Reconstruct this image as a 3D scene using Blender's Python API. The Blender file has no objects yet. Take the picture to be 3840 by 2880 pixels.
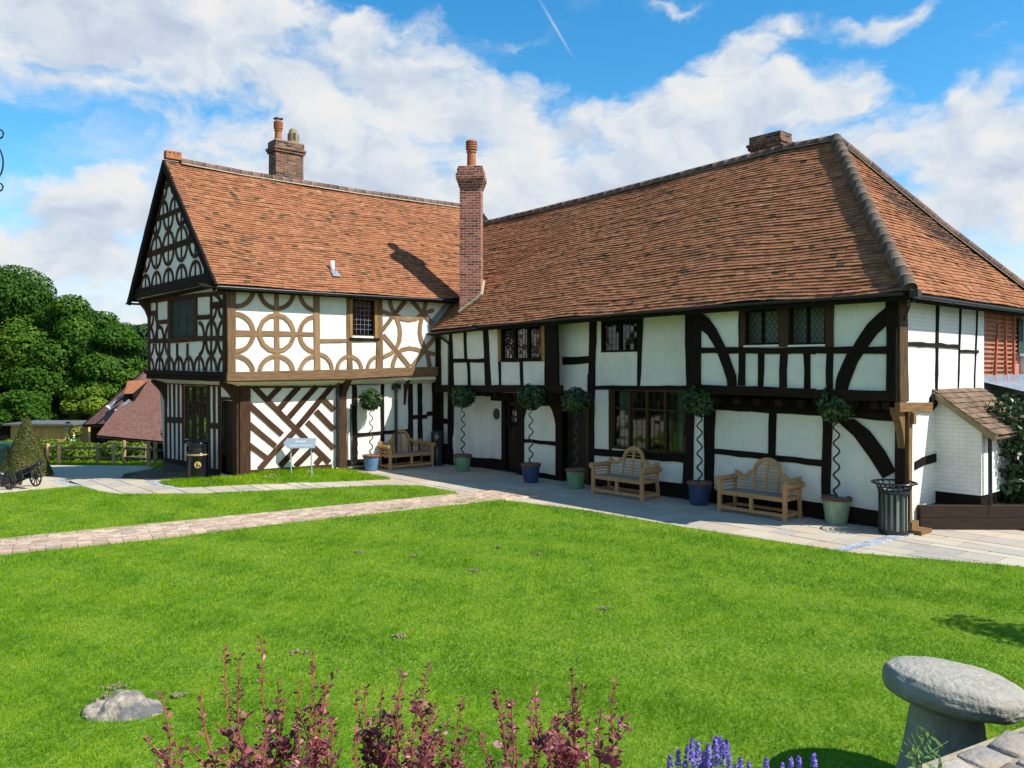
import bpy, math, random
import numpy as np
from mathutils import Vector, Matrix
random.seed(7); rng = np.random.default_rng(11)
C = bpy.context.scene.collection
R = math.radians

# ------------------------------------------------------------------ camera
EYE = 2.85
cam = bpy.data.objects.new('camera', bpy.data.cameras.new('camera')); C.objects.link(cam)
cam.location = (0, 0, EYE); cam.rotation_euler = (R(90), 0, 0)
cam.data.sensor_width = 36; cam.data.lens = 36*3038/3840; cam.data.shift_y = -51/3840
cam.data.clip_start = 0.1; cam.data.clip_end = 3000
sc = bpy.context.scene; sc.camera = cam

# ------------------------------------------------------------------ sun, sky, exposure
SUN = Vector((0.633, -0.264, 0.728)).normalized()
sun = bpy.data.objects.new('sun', bpy.data.lights.new('sun', 'SUN')); C.objects.link(sun)
sun.data.energy = 5.0; sun.data.angle = R(0.5); sun.data.color = (1.0, 0.955, 0.88)
sun.rotation_euler = SUN.to_track_quat('Z', 'Y').to_euler(); sun.location = (20, -10, 30)
sc.view_settings.view_transform = 'Standard'; sc.view_settings.look = 'None'
sc.view_settings.exposure = 0.45; sc.view_settings.gamma = 1.0
sc.cycles.max_bounces = 6; sc.cycles.transparent_max_bounces = 12; sc.cycles.use_denoising = True

def N(nt, t, ins=None, **kw):
    n = nt.nodes.new(t)
    for k, v in kw.items(): setattr(n, k, v)
    for k, v in (ins or {}).items():
        s = n.inputs[k]
        if isinstance(v, bpy.types.NodeSocket): nt.links.new(v, s)
        elif isinstance(v, bpy.types.Node): nt.links.new(v.outputs[0], s)
        else: s.default_value = v
    return n
def M_(nt, op, a, b=0.0, c=0.0, clamp=False):
    n = N(nt, 'ShaderNodeMath', {0: a, 1: b, 2: c}, operation=op); n.use_clamp = clamp; return n.outputs[0]
def VM(nt, op, a, b=(0, 0, 0)):
    n = N(nt, 'ShaderNodeVectorMath', {0: a, 1: b}, operation=op)
    return n.outputs['Value'] if op in ('LENGTH', 'DOT_PRODUCT', 'DISTANCE') else n.outputs[0]
def ramp(nt, fac, stops, interp='LINEAR'):
    n = N(nt, 'ShaderNodeValToRGB', {'Fac': fac}); cr = n.color_ramp; cr.interpolation = interp
    while len(cr.elements) < len(stops): cr.elements.new(0.5)
    for e, (p, c) in zip(cr.elements, stops): e.position = p; e.color = (*c, 1) if len(c) == 3 else c
    return n.outputs[0]
def mixc(nt, f, a, b, mode='MIX'):
    n = N(nt, 'ShaderNodeMix', data_type='RGBA', blend_type=mode)
    for i, v in ((0, f), (6, a), (7, b)):
        if isinstance(v, bpy.types.NodeSocket): nt.links.new(v, n.inputs[i])
        else: n.inputs[i].default_value = (*v, 1) if isinstance(v, tuple) and len(v) == 3 else v
    return n.outputs[2]

w = bpy.data.worlds.new('World'); sc.world = w; w.use_nodes = True; nt = w.node_tree; nt.nodes.clear()
sky = N(nt, 'ShaderNodeTexSky', sky_type='NISHITA'); sky.sun_disc = False
sky.sun_elevation = math.asin(SUN.z); sky.sun_rotation = math.atan2(SUN.x, SUN.y)
sky.altitude = 100; sky.air_density = 1.0; sky.dust_density = 0.3; sky.ozone_density = 3.0
skyc = N(nt, 'ShaderNodeHueSaturation', {'Hue': 0.489, 'Saturation': 1.36, 'Value': 1.16, 'Color': sky.outputs[0]}).outputs[0]
geo = N(nt, 'ShaderNodeTexCoord'); d = geo.outputs['Generated']
dn = VM(nt, 'NORMALIZE', d)
wv = N(nt, 'ShaderNodeTexNoise', {'Vector': VM(nt, 'MULTIPLY', dn, (6, 6, 9)), 'Scale': 1.0, 'Detail': 5.0, 'Roughness': .6})
dw = VM(nt, 'ADD', dn, VM(nt, 'MULTIPLY', VM(nt, 'SUBTRACT', wv.outputs[1], (.5, .5, .5)), (.13, .13, .10)))
def cloudnoise(off):
    v = VM(nt, 'MULTIPLY', VM(nt, 'ADD', dw, off), (7.5, 7.5, 11.5)); return N(nt, 'ShaderNodeTexNoise', {'Vector': v, 'Scale': 1.0, 'Detail': 13.0, 'Roughness': .57}).outputs[0]
n1 = cloudnoise((0, 0, 0)); n1b = cloudnoise((.016, 0, .022))
# cloud banks: compass direction (x, y, z) of each bank and its half-size
BANKS = [((-0.214, 0.954, 0.212), 0.280, 0.103, 1.00),
         ((0.058, 0.977, 0.205), 0.302, 0.090, 1.00),
         ((0.285, 0.931, 0.230), 0.172, 0.072, 0.90),
         ((0.428, 0.894, 0.132), 0.166, 0.041, 0.35),
         ((-0.417, 0.840, 0.347), 0.246, 0.080, 1.10),
         ((-0.279, 0.881, 0.383), 0.082, 0.035, 0.90),
         ((-0.464, 0.832, 0.303), 0.116, 0.039, 0.90),
         ((-0.169, 0.911, 0.376), 0.034, 0.025, 0.80),
         ((-0.230, 0.921, 0.316), 0.135, 0.043, 0.85),
         ((-0.136, 0.938, 0.319), 0.138, 0.069, 1.05),
         ((-0.038, 0.955, 0.295), 0.118, 0.059, 1.00),
         ((0.057, 0.960, 0.273), 0.133, 0.053, 1.00),
         ((0.161, 0.948, 0.275), 0.117, 0.044, 1.00),
         ((0.242, 0.908, 0.341), 0.048, 0.034, 0.95),
         ((0.215, 0.925, 0.314), 0.057, 0.029, 0.80),
         ((0.295, 0.908, 0.297), 0.105, 0.050, 1.00),
         ((0.355, 0.883, 0.307), 0.038, 0.035, 0.85),
         ((0.239, 0.930, 0.281), 0.129, 0.043, 1.00),
         ((0.504, 0.837, 0.212), 0.080, 0.080, 1.10),
         ((0.489, 0.856, 0.169), 0.092, 0.066, 1.00),
         ((-0.450, 0.875, 0.178), 0.101, 0.054, 1.00),
         ((-0.483, 0.866, 0.128), 0.187, 0.067, 1.00),
         ((-0.350, 0.908, 0.230), 0.084, 0.031, 0.80),
         ((-0.245, 0.936, 0.254), 0.173, 0.058, 0.90),
         ((0.298, 0.880, 0.369), 0.049, 0.012, 0.40),
         ((0.273, 0.893, 0.358), 0.028, 0.008, 0.30),
         ((0.377, 0.847, 0.374), 0.052, 0.010, 0.36),
         ((0.197, 0.895, 0.401), 0.033, 0.007, 0.40),
         ((-0.008, 0.925, 0.379), 0.040, 0.009, 0.36),
         ((0.469, 0.848, 0.249), 0.065, 0.005, 0.36),
         ((.9, .2, .2), .5, .2, .8),
         ((-.9, -.1, .3), .5, .25, .8),
         ((0, -.9, .35), .6, .25, .8),
         ((.5, -.7, .2), .4, .2, .8)]
best = None
for c, rx, rz, wgt in BANKS:
    L = math.sqrt(sum(q*q for q in c)); c = tuple(q/L for q in c)
    v = VM(nt, 'MULTIPLY', VM(nt, 'SUBTRACT', dw, c), (1/rx, 1/max(rx, .3), 1/rz))
    m = M_(nt, 'MULTIPLY', M_(nt, 'SUBTRACT', 1.0, VM(nt, 'LENGTH', v), clamp=False), wgt)
    best = m if best is None else M_(nt, 'SMOOTH_MAX', best, m, .08)
best = M_(nt, 'MAXIMUM', best, -0.42)
den = M_(nt, 'ADD', M_(nt, 'MULTIPLY', best, .95), M_(nt, 'MULTIPLY', M_(nt, 'SUBTRACT', n1, .5), 2.2))
cov = N(nt, 'ShaderNodeMapRange', {'Value': den, 'From Min': -.05, 'From Max': .52}, interpolation_type='SMOOTHSTEP').outputs[0]
wis = N(nt, 'ShaderNodeTexNoise', {'Vector': VM(nt, 'MULTIPLY', dw, (4.5, 4.5, 13)), 'Scale': 1.3, 'Detail': 9.0, 'Roughness': .62}).outputs[0]
cov = M_(nt, 'MAXIMUM', cov, N(nt, 'ShaderNodeMapRange', {'Value': M_(nt, 'ADD', wis, M_(nt, 'MULTIPLY', best, .22)), 'From Min': .46, 'From Max': .78, 'To Max': .5}, interpolation_type='SMOOTHSTEP').outputs[0])
lit = M_(nt, 'MULTIPLY', M_(nt, 'SUBTRACT', n1, n1b), 3.2)
thick = N(nt, 'ShaderNodeMapRange', {'Value': den, 'From Min': .1, 'From Max': 1.25}).outputs[0]
tone = M_(nt, 'ADD', M_(nt, 'SUBTRACT', .80, M_(nt, 'MULTIPLY', thick, .42)), lit, clamp=True)
cc = ramp(nt, tone, [(0, (.60, .70, .86)), (.35, (.72, .81, .94)), (.7, (.88, .94, 1.0)), (1, (1.0, 1.0, 1.0))])
# thin vapour trail high up
t1 = Vector((.034, 1, .457)).normalized(); t2 = Vector((.072, 1, .392)).normalized(); tn = t1.cross(t2).normalized(); tm = (t1+t2).normalized(); td = (t2-t1).normalized()
ln = M_(nt, 'ABSOLUTE', VM(nt, 'DOT_PRODUCT', dn, tuple(tn)))
al = M_(nt, 'ABSOLUTE', VM(nt, 'DOT_PRODUCT', VM(nt, 'SUBTRACT', dn, tuple(tm)), tuple(td)))
tr = M_(nt, 'MULTIPLY', M_(nt, 'SUBTRACT', 1.0, M_(nt, 'DIVIDE', ln, .0022), clamp=True), M_(nt, 'SUBTRACT', 1.0, M_(nt, 'DIVIDE', al, .042), clamp=True))
cov = M_(nt, 'MAXIMUM', cov, M_(nt, 'MULTIPLY', tr, .55))
elv = N(nt, 'ShaderNodeSeparateXYZ', {0: dw}).outputs[2]
cov = M_(nt, 'MAXIMUM', cov, N(nt, 'ShaderNodeMapRange', {'Value': elv, 'From Min': .03, 'From Max': .24, 'To Min': .95, 'To Max': 0.0}, interpolation_type='SMOOTHSTEP').outputs[0])
b1 = N(nt, 'ShaderNodeBackground', {'Color': skyc, 'Strength': 0.13})
b2 = N(nt, 'ShaderNodeBackground', {'Color': cc, 'Strength': 0.63})
ms = N(nt, 'ShaderNodeMixShader', {0: cov, 1: b1.outputs[0], 2: b2.outputs[0]})
wo = N(nt, 'ShaderNodeOutputWorld', {0: ms.outputs[0]})

# ------------------------------------------------------------------ materials
MATS = {}
def newmat(name):
    m = bpy.data.materials.new(name); m.use_nodes = True; nt = m.node_tree; nt.nodes.clear()
    out = N(nt, 'ShaderNodeOutputMaterial'); MATS[name] = m
    return m, nt, out
def pbsdf(nt, out, col, rough=.8, spec=.3, metal=0.0, normal=None, **ex):
    ins = {'Base Color': col if not isinstance(col, tuple) else (*col, 1), 'Roughness': rough, 'Specular IOR Level': spec, 'Metallic': metal}
    ins.update(ex)
    p = N(nt, 'ShaderNodeBsdfPrincipled', ins)
    if normal is not None: nt.links.new(normal, p.inputs['Normal'])
    nt.links.new(p.outputs[0], out.inputs[0]); return p
def tintf(nt, amt):
    a = N(nt, 'ShaderNodeAttribute', attribute_name='tint', attribute_type='GEOMETRY').outputs['Fac']
    return M_(nt, 'ADD', 1-amt/2, M_(nt, 'MULTIPLY', a, amt))
def pm(name, c1, c2=None, scale=4.0, detail=6.0, rough=.8, spec=.25, bump=0.0, bscale=20.0, tint=0.0, grain=None, metal=0.0, lo=.35, hi=.65):
    m, nt, out = newmat(name); c2 = c2 or c1
    co = N(nt, 'ShaderNodeTexCoord')
    vec = co.outputs['Object'] if grain is None else VM(nt, 'MULTIPLY', co.outputs['UV'], (*grain, 1))
    no = N(nt, 'ShaderNodeTexNoise', {'Vector': vec, 'Scale': scale, 'Detail': detail, 'Roughness': .62}).outputs[0]
    col = ramp(nt, no, [(lo, c1), (hi, c2)])
    if tint: 
        g = tintf(nt, tint); cb = N(nt, 'ShaderNodeCombineColor', {0: g, 1: g, 2: g}).outputs[0]
        col = mixc(nt, 1.0, col, cb, 'MULTIPLY')
    nrm = None
    if bump:
        b = N(nt, 'ShaderNodeTexNoise', {'Vector': vec, 'Scale': bscale, 'Detail': 4.0}).outputs[0]
        nrm = N(nt, 'ShaderNodeBump', {'Strength': bump, 'Distance': .02, 'Height': b}).outputs[0]
    pbsdf(nt, out, col, rough, spec, metal, nrm); return m
def brickmat(name, cols, mortar, bw=.225, rh=.075, ms=.010, bump=.6, rough=.88, noise=.25):
    m, nt, out = newmat(name); uv = N(nt, 'ShaderNodeTexCoord').outputs['UV']
    uw = VM(nt, 'ADD', uv, VM(nt, 'MULTIPLY', N(nt, 'ShaderNodeTexNoise', {'Vector': uv, 'Scale': 3.0, 'Detail': 3.0}).outputs[1], (.012, .012, 0)))
    bt = N(nt, 'ShaderNodeTexBrick', {'Vector': uw, 'Color1': (0, 0, 0, 1), 'Color2': (1, 1, 1, 1), 'Mortar': (.5, .5, .5, 1), 'Scale': 1.0, 'Mortar Size': ms, 'Mortar Smooth': .2, 'Bias': 0.0, 'Brick Width': bw, 'Row Height': rh})
    no = N(nt, 'ShaderNodeTexNoise', {'Vector': uv, 'Scale': 14.0, 'Detail': 5.0}).outputs[0]
    f = M_(nt, 'ADD', bt.outputs[0], M_(nt, 'MULTIPLY', M_(nt, 'SUBTRACT', no, .5), noise*3))
    k = len(cols); col = ramp(nt, f, [((i+.5)/k, c) for i, c in enumerate(cols)])
    col = mixc(nt, bt.outputs[1], col, mortar)
    h = M_(nt, 'ADD', M_(nt, 'MULTIPLY', bt.outputs[1], -1.0), M_(nt, 'MULTIPLY', no, .5))
    nrm = N(nt, 'ShaderNodeBump', {'Strength': bump, 'Distance': .008, 'Height': h}).outputs[0]
    pbsdf(nt, out, col, rough, .2, 0, nrm); return m
def leafmat(name, stops, trans=.3, rough=.55, patch=None, spec=.35):
    m, nt, out = newmat(name)
    a = N(nt, 'ShaderNodeAttribute', attribute_name='tint', attribute_type='GEOMETRY').outputs['Fac']
    if patch:
        co = N(nt, 'ShaderNodeTexCoord').outputs['Object']
        no = N(nt, 'ShaderNodeTexNoise', {'Vector': VM(nt, 'MULTIPLY', co, patch[1]), 'Scale': patch[0], 'Detail': 4.0, 'Roughness': .6}).outputs[0]
        a = M_(nt, 'ADD', M_(nt, 'MULTIPLY', a, 1-patch[2]), M_(nt, 'MULTIPLY', N(nt, 'ShaderNodeMapRange', {'Value': no, 'From Min': .3, 'From Max': .7}).outputs[0], patch[2]))
    col = ramp(nt, a, stops)
    p = N(nt, 'ShaderNodeBsdfPrincipled', {'Base Color': col, 'Roughness': rough, 'Specular IOR Level': spec})
    t = N(nt, 'ShaderNodeBsdfTranslucent', {'Color': col})
    ms = N(nt, 'ShaderNodeMixShader', {0: trans, 1: p.outputs[0], 2: t.outputs[0]})
    nt.links.new(ms.outputs[0], out.inputs[0]); return m

def plaster(name, c, brick=0.0):
    m, nt, out = newmat(name); co = N(nt, 'ShaderNodeTexCoord')
    no = N(nt, 'ShaderNodeTexNoise', {'Vector': co.outputs['Object'], 'Scale': 2.2, 'Detail': 7.0, 'Roughness': .62}).outputs[0]
    col = ramp(nt, no, [(.25, tuple(q*.86 for q in c)), (.55, c), (.8, tuple(min(q*1.04, .9) for q in c))])
    st = N(nt, 'ShaderNodeTexNoise', {'Vector': VM(nt, 'MULTIPLY', co.outputs['Object'], (3, 3, .55)), 'Scale': 2.0, 'Detail': 6.0, 'Roughness': .7}).outputs[0]
    col = mixc(nt, N(nt, 'ShaderNodeMapRange', {'Value': st, 'From Min': .55, 'From Max': .8, 'To Max': .45}).outputs[0], col, (.56, .57, .42))
    vd = VM(nt, 'ADD', co.outputs['Object'], VM(nt, 'MULTIPLY', N(nt, 'ShaderNodeTexNoise', {'Vector': co.outputs['Object'], 'Scale': 3.0, 'Detail': 4.0}).outputs[1], (.5, .5, .5)))
    ck = N(nt, 'ShaderNodeTexVoronoi', {'Vector': vd, 'Scale': .9}, feature='DISTANCE_TO_EDGE').outputs[0]
    crk = M_(nt, 'MULTIPLY', N(nt, 'ShaderNodeMapRange', {'Value': ck, 'From Min': .004, 'From Max': .012, 'To Min': .24, 'To Max': 0.0}).outputs[0], N(nt, 'ShaderNodeMapRange', {'Value': no, 'From Min': .48, 'From Max': .6}).outputs[0])
    col = mixc(nt, crk, col, (.30, .28, .24))
    zz = N(nt, 'ShaderNodeSeparateXYZ', {0: co.outputs['Object']}).outputs[2]
    col = mixc(nt, M_(nt, 'MULTIPLY', N(nt, 'ShaderNodeMapRange', {'Value': M_(nt, 'ADD', zz, M_(nt, 'MULTIPLY', st, -.7)), 'From Min': -.25, 'From Max': .35, 'To Min': .5, 'To Max': 0.0}).outputs[0], .8), col, (.45, .41, .32))
    f2 = N(nt, 'ShaderNodeTexNoise', {'Vector': co.outputs['Object'], 'Scale': 26.0, 'Detail': 4.0}).outputs[0]
    h = M_(nt, 'ADD', M_(nt, 'MULTIPLY', no, 1.2), M_(nt, 'MULTIPLY', f2, .25))
    if brick:
        uv = co.outputs['UV']
        uw = VM(nt, 'ADD', uv, VM(nt, 'MULTIPLY', N(nt, 'ShaderNodeTexNoise', {'Vector': uv, 'Scale': 3.0, 'Detail': 3.0}).outputs[1], (.02, .02, 0)))
        bt = N(nt, 'ShaderNodeTexBrick', {'Vector': uw, 'Scale': 1.0, 'Mortar Size': .009, 'Mortar Smooth': .6, 'Brick Width': .225, 'Row Height': .075})
        h = M_(nt, 'ADD', h, M_(nt, 'MULTIPLY', bt.outputs[1], -1.6*brick)); col = mixc(nt, M_(nt, 'MULTIPLY', bt.outputs[1], .30), col, (.42, .41, .36))
        sp = N(nt, 'ShaderNodeTexNoise', {'Vector': VM(nt, 'MULTIPLY', uv, (9, 26, 1)), 'Scale': 1.0, 'Detail': 4.0}).outputs[0]
        col = mixc(nt, N(nt, 'ShaderNodeMapRange', {'Value': sp, 'From Min': .67, 'From Max': .78, 'To Max': .5}).outputs[0], col, (.36, .34, .28))
    nrm = N(nt, 'ShaderNodeBump', {'Strength': .35, 'Distance': .02, 'Height': h}).outputs[0]
    pbsdf(nt, out, col, .9, .15, 0, nrm); return m

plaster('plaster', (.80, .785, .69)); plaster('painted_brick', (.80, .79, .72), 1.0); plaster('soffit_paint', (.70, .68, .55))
pm('o', (.30, .185, .098), (.16, .096, .052), 1.0, grain=(26, 2.2), rough=.88, bump=.6, bscale=1.6, tint=.55, spec=.1)
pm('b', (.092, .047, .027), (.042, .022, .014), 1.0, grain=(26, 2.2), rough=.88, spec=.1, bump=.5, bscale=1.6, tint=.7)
pm('k', (.012, .009, .0075), (.022, .016, .012), 1.0, grain=(24, 2.0), rough=.85, bump=.5, bscale=1.6, tint=.5, spec=.08)
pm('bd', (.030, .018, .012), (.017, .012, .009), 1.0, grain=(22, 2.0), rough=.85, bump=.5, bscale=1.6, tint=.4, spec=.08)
pm('bj', (.07, .034, .014), (.04, .021, .010), 1.0, grain=(26, 2.2), rough=.7, bump=.3, tint=.3)
pm('g', (.36, .19, .055), (.24, .12, .035), 1.0, grain=(26, 2.2), rough=.7, bump=.3, tint=.3)
pm('bp', (.27, .15, .055), (.13, .07, .03), 1.0, grain=(26, 2.2), rough=.75, bump=.4, tint=.3)
pm('bw', (.15, .095, .055), (.07, .045, .03), 1.0, grain=(30, 2.2), rough=.9, bump=.7, tint=.3, spec=.08)
pm('door_dark', (.030, .017, .009), (.018, .011, .007), 1.0, grain=(20, 2), rough=.55, bump=.4, spec=.3)
pm('door_brown', (.055, .028, .013), (.03, .016, .009), 1.0, grain=(20, 2), rough=.6, bump=.4)
pm('iron', (.012, .013, .016), (.022, .023, .026), 8, rough=.38, spec=.5, bump=.1)
pm('bin_black', (.010, .012, .018), (.015, .017, .022), 8, rough=.22, spec=.6)
pm('lead', (.17, .20, .24), (.28, .31, .35), 5, rough=.6, spec=.3, bump=.2)
pm('mortar', (.42, .35, .23), (.29, .24, .16), 9, rough=.95, bump=.5)
pm('terracotta', (.42, .17, .075), (.30, .11, .05), 6, rough=.8, bump=.2, tint=.4)
pm('rim_clay', (.22, .10, .065), (.13, .06, .045), 9, rough=.8, bump=.2)
pm('buff_clay', (.34, .26, .14), (.22, .17, .10), 6, rough=.85, bump=.3)
pm('ridge_clay', (.20, .115, .085), (.11, .07, .06), 5, rough=.85, bump=.3, tint=.8)
pm('old_tile', (.21, .135, .085), (.13, .09, .06), 4, rough=.9, bump=.4, tint=.8)
pm('hip_clay', (.085, .068, .052), (.15, .10, .07), 3, rough=.85, bump=.4, tint=.8)
pm('soil', (.035, .024, .016), (.07, .05, .033), 14, rough=1, bump=.8, bscale=40)
pm('green_glaze', (.17, .30, .17), (.12, .235, .125), 5, rough=.25, spec=.5)
pm('blue_glaze', (.04, .062, .15), (.03, .048, .11), 5, rough=.28, spec=.5)
pm('sunlit_blue_glaze', (.10, .22, .36), (.08, .17, .29), 5, rough=.28, spec=.5)  # lighter copy of the blue glaze, sunlight put into the colour
pm('sage_glaze', (.30, .40, .25), (.24, .34, .2), 5, rough=.2, spec=.5)
pm('teak', (.55, .31, .13), (.40, .215, .09), 1.0, grain=(22, 3), rough=.65, bump=.2, tint=.45)
pm('teak_grey', (.36, .29, .22), (.27, .22, .17), 1.0, grain=(22, 3), rough=.75, bump=.2, tint=.4)
pm('stem_bark', (.10, .075, .055), (.055, .042, .032), 12, rough=.85, bump=.4)
pm('stem_grey', (.085, .08, .07), (.05, .045, .04), 12, rough=.8, bump=.3)
pm('staddle', (.27, .25, .205), (.39, .365, .30), 7, detail=12, rough=.95, bump=1.0, bscale=26, lo=.3, hi=.7)
pm('stone', (.36, .30, .23), (.26, .24, .22), 5, detail=8, rough=.95, bump=.8, bscale=22, tint=.9)
pm('rock', (.40, .34, .25), (.13, .125, .12), 6, detail=12, rough=.95, bump=1.0, bscale=26, lo=.4, hi=.58)
pm('rail_grey', (.16, .13, .09), (.09, .075, .055), 6, rough=.9, bump=.3, tint=.6)
pm('plinth_stone', (.06, .055, .05), (.12, .11, .095), 6, rough=.95, bump=.8, bscale=14)
pm('bin_liner', (.40, .46, .38), (.32, .38, .32), 4, rough=.5)
pm('rail_wood', (.50, .34, .16), (.36, .25, .13), 6, rough=.9, bump=.3, tint=.6)
pm('shed_wood', (.72, .44, .15), (.58, .34, .11), 3, rough=.8, bump=.2, tint=.3)
pm('shed_felt', (.10, .11, .11), (.15, .16, .16), 6, rough=.9)
pm('sleeper', (.055, .034, .022), (.032, .022, .015), 1.0, grain=(14, 2), rough=.9, bump=.6)
pm('sign_metal', (.36, .42, .46), (.40, .46, .50), 3, rough=.35, spec=.5, metal=.35)
pm('white_paint', (.80, .82, .80), None, rough=.5)
pm('teal_sign', (.10, .36, .32), None, rough=.4)
pm('gold_paint', (.55, .38, .12), (.45, .30, .09), 8, rough=.4)
pm('silver_paint', (.55, .56, .56), None, rough=.3)
pm('plaque', (.022, .024, .034), (.035, .037, .045), 20, rough=.4, spec=.5)
pm('bin_green', (.008, .05, .038), (.012, .07, .052), 5, rough=.4, spec=.4)
pm('red_tile', (.42, .13, .085), (.52, .26, .2), 3, rough=.85, bump=.3, tint=.5)
pm('red_bar', (.55, .13, .05), (.42, .10, .04), 5, rough=.7)
pm('batten', (.48, .24, .12), (.38, .17, .09), 4, rough=.8, tint=.3)
pm('mesh_green', (.02, .06, .05), (.03, .08, .06), 60, rough=.7)
pm('curtain', (.30, .42, .34), (.38, .48, .38), 4, rough=.9)
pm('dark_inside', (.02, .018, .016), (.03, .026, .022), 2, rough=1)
pm('mud', (.20, .155, .09), (.30, .24, .15), 30, rough=1, bump=.6)
pm('kerb_stone', (.30, .33, .38), (.42, .44, .47), 7, rough=.9, bump=.5, tint=.6)
pm('path_brick', (.43, .29, .205), (.50, .40, .30), 6, rough=.95, bump=.4, bscale=40, tint=.55)
pm('trunk', (.06, .045, .032), (.10, .08, .06), 3, rough=.95, bump=.6)
brickmat('brick_red', [(.10, .035, .028), (.26, .07, .045), (.33, .10, .06), (.22, .055, .04), (.40, .16, .10)], (.42, .33, .26))
brickmat('brick_dark', [(.035, .025, .022), (.14, .06, .04), (.24, .10, .06), (.09, .05, .04), (.28, .15, .09)], (.22, .17, .12))
brickmat('barn_tile', [(.19, .09, .07), (.24, .11, .082), (.28, .135, .10), (.21, .10, .07), (.25, .14, .10)], (.09, .05, .042), .17, .11, .012, .8)

def roofmat():
    m, nt, out = newmat('roof_tile')
    a = N(nt, 'ShaderNodeAttribute', attribute_name='tint', attribute_type='GEOMETRY').outputs['Fac']
    co = N(nt, 'ShaderNodeTexCoord').outputs['Object']
    no = N(nt, 'ShaderNodeTexNoise', {'Vector': co, 'Scale': .55, 'Detail': 5.0, 'Roughness': .6}).outputs[0]
    no2 = N(nt, 'ShaderNodeTexNoise', {'Vector': co, 'Scale': 18.0, 'Detail': 4.0}).outputs[0]
    f = M_(nt, 'ADD', a, M_(nt, 'ADD', M_(nt, 'MULTIPLY', M_(nt, 'SUBTRACT', no, .5), -.50), M_(nt, 'MULTIPLY', M_(nt, 'SUBTRACT', no2, .5), .22)))
    col = ramp(nt, f, [(.02, (.09, .068, .04)), (.10, (.18, .105, .058)), (.28, (.26, .108, .056)), (.48, (.325, .142, .068)), (.68, (.37, .172, .084)), (.86, (.31, .115, .066)), (1, (.41, .22, .125))])
    nrm = N(nt, 'ShaderNodeBump', {'Strength': .5, 'Distance': .006, 'Height': no2}).outputs[0]
    pbsdf(nt, out, col, .92, .08, 0, nrm)
roofmat()
def glassmat():
    m, nt, out = newmat('glass')
    fr = N(nt, 'ShaderNodeFresnel', {'IOR': 1.5}).outputs[0]
    t = N(nt, 'ShaderNodeBsdfTransparent', {'Color': (.70, .76, .74, 1)}); g = N(nt, 'ShaderNodeBsdfGlossy', {'Color': (1, 1, 1, 1), 'Roughness': .03})
    ms = N(nt, 'ShaderNodeMixShader', {0: M_(nt, 'ADD', M_(nt, 'MULTIPLY', fr, 1.1), .02), 1: t.outputs[0], 2: g.outputs[0]}); nt.links.new(ms.outputs[0], out.inputs[0])
glassmat()
def lampmat():
    m, nt, out = newmat('lamp_glow'); e = N(nt, 'ShaderNodeEmission', {'Color': (1, .50, .14, 1), 'Strength': 2.2}); nt.links.new(e.outputs[0], out.inputs[0])
lampmat()
def slabmat():
    m, nt, out = newmat('paving')
    a = N(nt, 'ShaderNodeAttribute', attribute_name='tint', attribute_type='GEOMETRY').outputs['Fac']
    co = N(nt, 'ShaderNodeTexCoord').outputs['Object']
    no = N(nt, 'ShaderNodeTexNoise', {'Vector': co, 'Scale': 2.5, 'Detail': 8.0, 'Roughness': .65}).outputs[0]
    f = M_(nt, 'ADD', M_(nt, 'MULTIPLY', a, .8), M_(nt, 'MULTIPLY', no, .3))
    col = ramp(nt, f, [(.08, (.26, .26, .25)), (.22, (.42, .37, .29)), (.5, (.50, .44, .34)), (.75, (.47, .36, .26)), (.95, (.38, .355, .31))])
    nrm = N(nt, 'ShaderNodeBump', {'Strength': .4, 'Distance': .01, 'Height': no}).outputs[0]
    pbsdf(nt, out, col, .85, .25, 0, nrm)
slabmat()
def gravelmat(name, cs, scale):
    m, nt, out = newmat(name); co = N(nt, 'ShaderNodeTexCoord').outputs['Object']
    vo = N(nt, 'ShaderNodeTexVoronoi', {'Vector': co, 'Scale': scale}); no = N(nt, 'ShaderNodeTexNoise', {'Vector': co, 'Scale': 1.2, 'Detail': 5.0}).outputs[0]
    s = N(nt, 'ShaderNodeSeparateColor', {0: vo.outputs['Color']}).outputs[0]
    col = ramp(nt, M_(nt, 'ADD', M_(nt, 'MULTIPLY', s, .7), M_(nt, 'MULTIPLY', no, .4)), [(.2, cs[0]), (.6, cs[1]), (.9, cs[2])])
    nrm = N(nt, 'ShaderNodeBump', {'Strength': .8, 'Distance': .02, 'Height': vo.outputs['Distance']}).outputs[0]
    pbsdf(nt, out, col, .95, .2, 0, nrm)
gravelmat('gravel', [(.40, .33, .22), (.54, .46, .33), (.62, .55, .42)], 28)
gravelmat('bed_soil', [(.07, .045, .025), (.15, .10, .055), (.22, .15, .09)], 22)
gravelmat('lawn_ground', [(.07, .16, .010), (.11, .21, .014), (.15, .24, .025)], 24)
gravelmat('field', [(.03, .06, .012), (.05, .09, .018), (.07, .11, .025)], 2)
leafmat('grass', [(0, (.055, .17, .002)), (.3, (.145, .31, .003)), (.55, (.26, .43, .004)), (.8, (.42, .50, .012)), (1, (.58, .53, .08))], .42, .6, patch=(1.4, (1, 1, 1), .30), spec=.12)
leafmat('bay_leaf', [(0, (.014, .036, .009)), (.55, (.035, .08, .016)), (1, (.14, .21, .04))], .18, .3, spec=.5)
leafmat('oak_leaf', [(0, (.014, .048, .004)), (.5, (.040, .115, .007)), (1, (.13, .22, .016))], .28, .6, spec=.15)
leafmat('pine_leaf', [(0, (.018, .052, .014)), (.5, (.032, .085, .02)), (1, (.06, .13, .03))], .2, .6)
leafmat('yew_leaf', [(0, (.055, .075, .012)), (.55, (.10, .11, .022)), (.85, (.19, .135, .03)), (1, (.30, .165, .04))], .2, .6, patch=(1.3, (1, 1, .8), .4))
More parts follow.
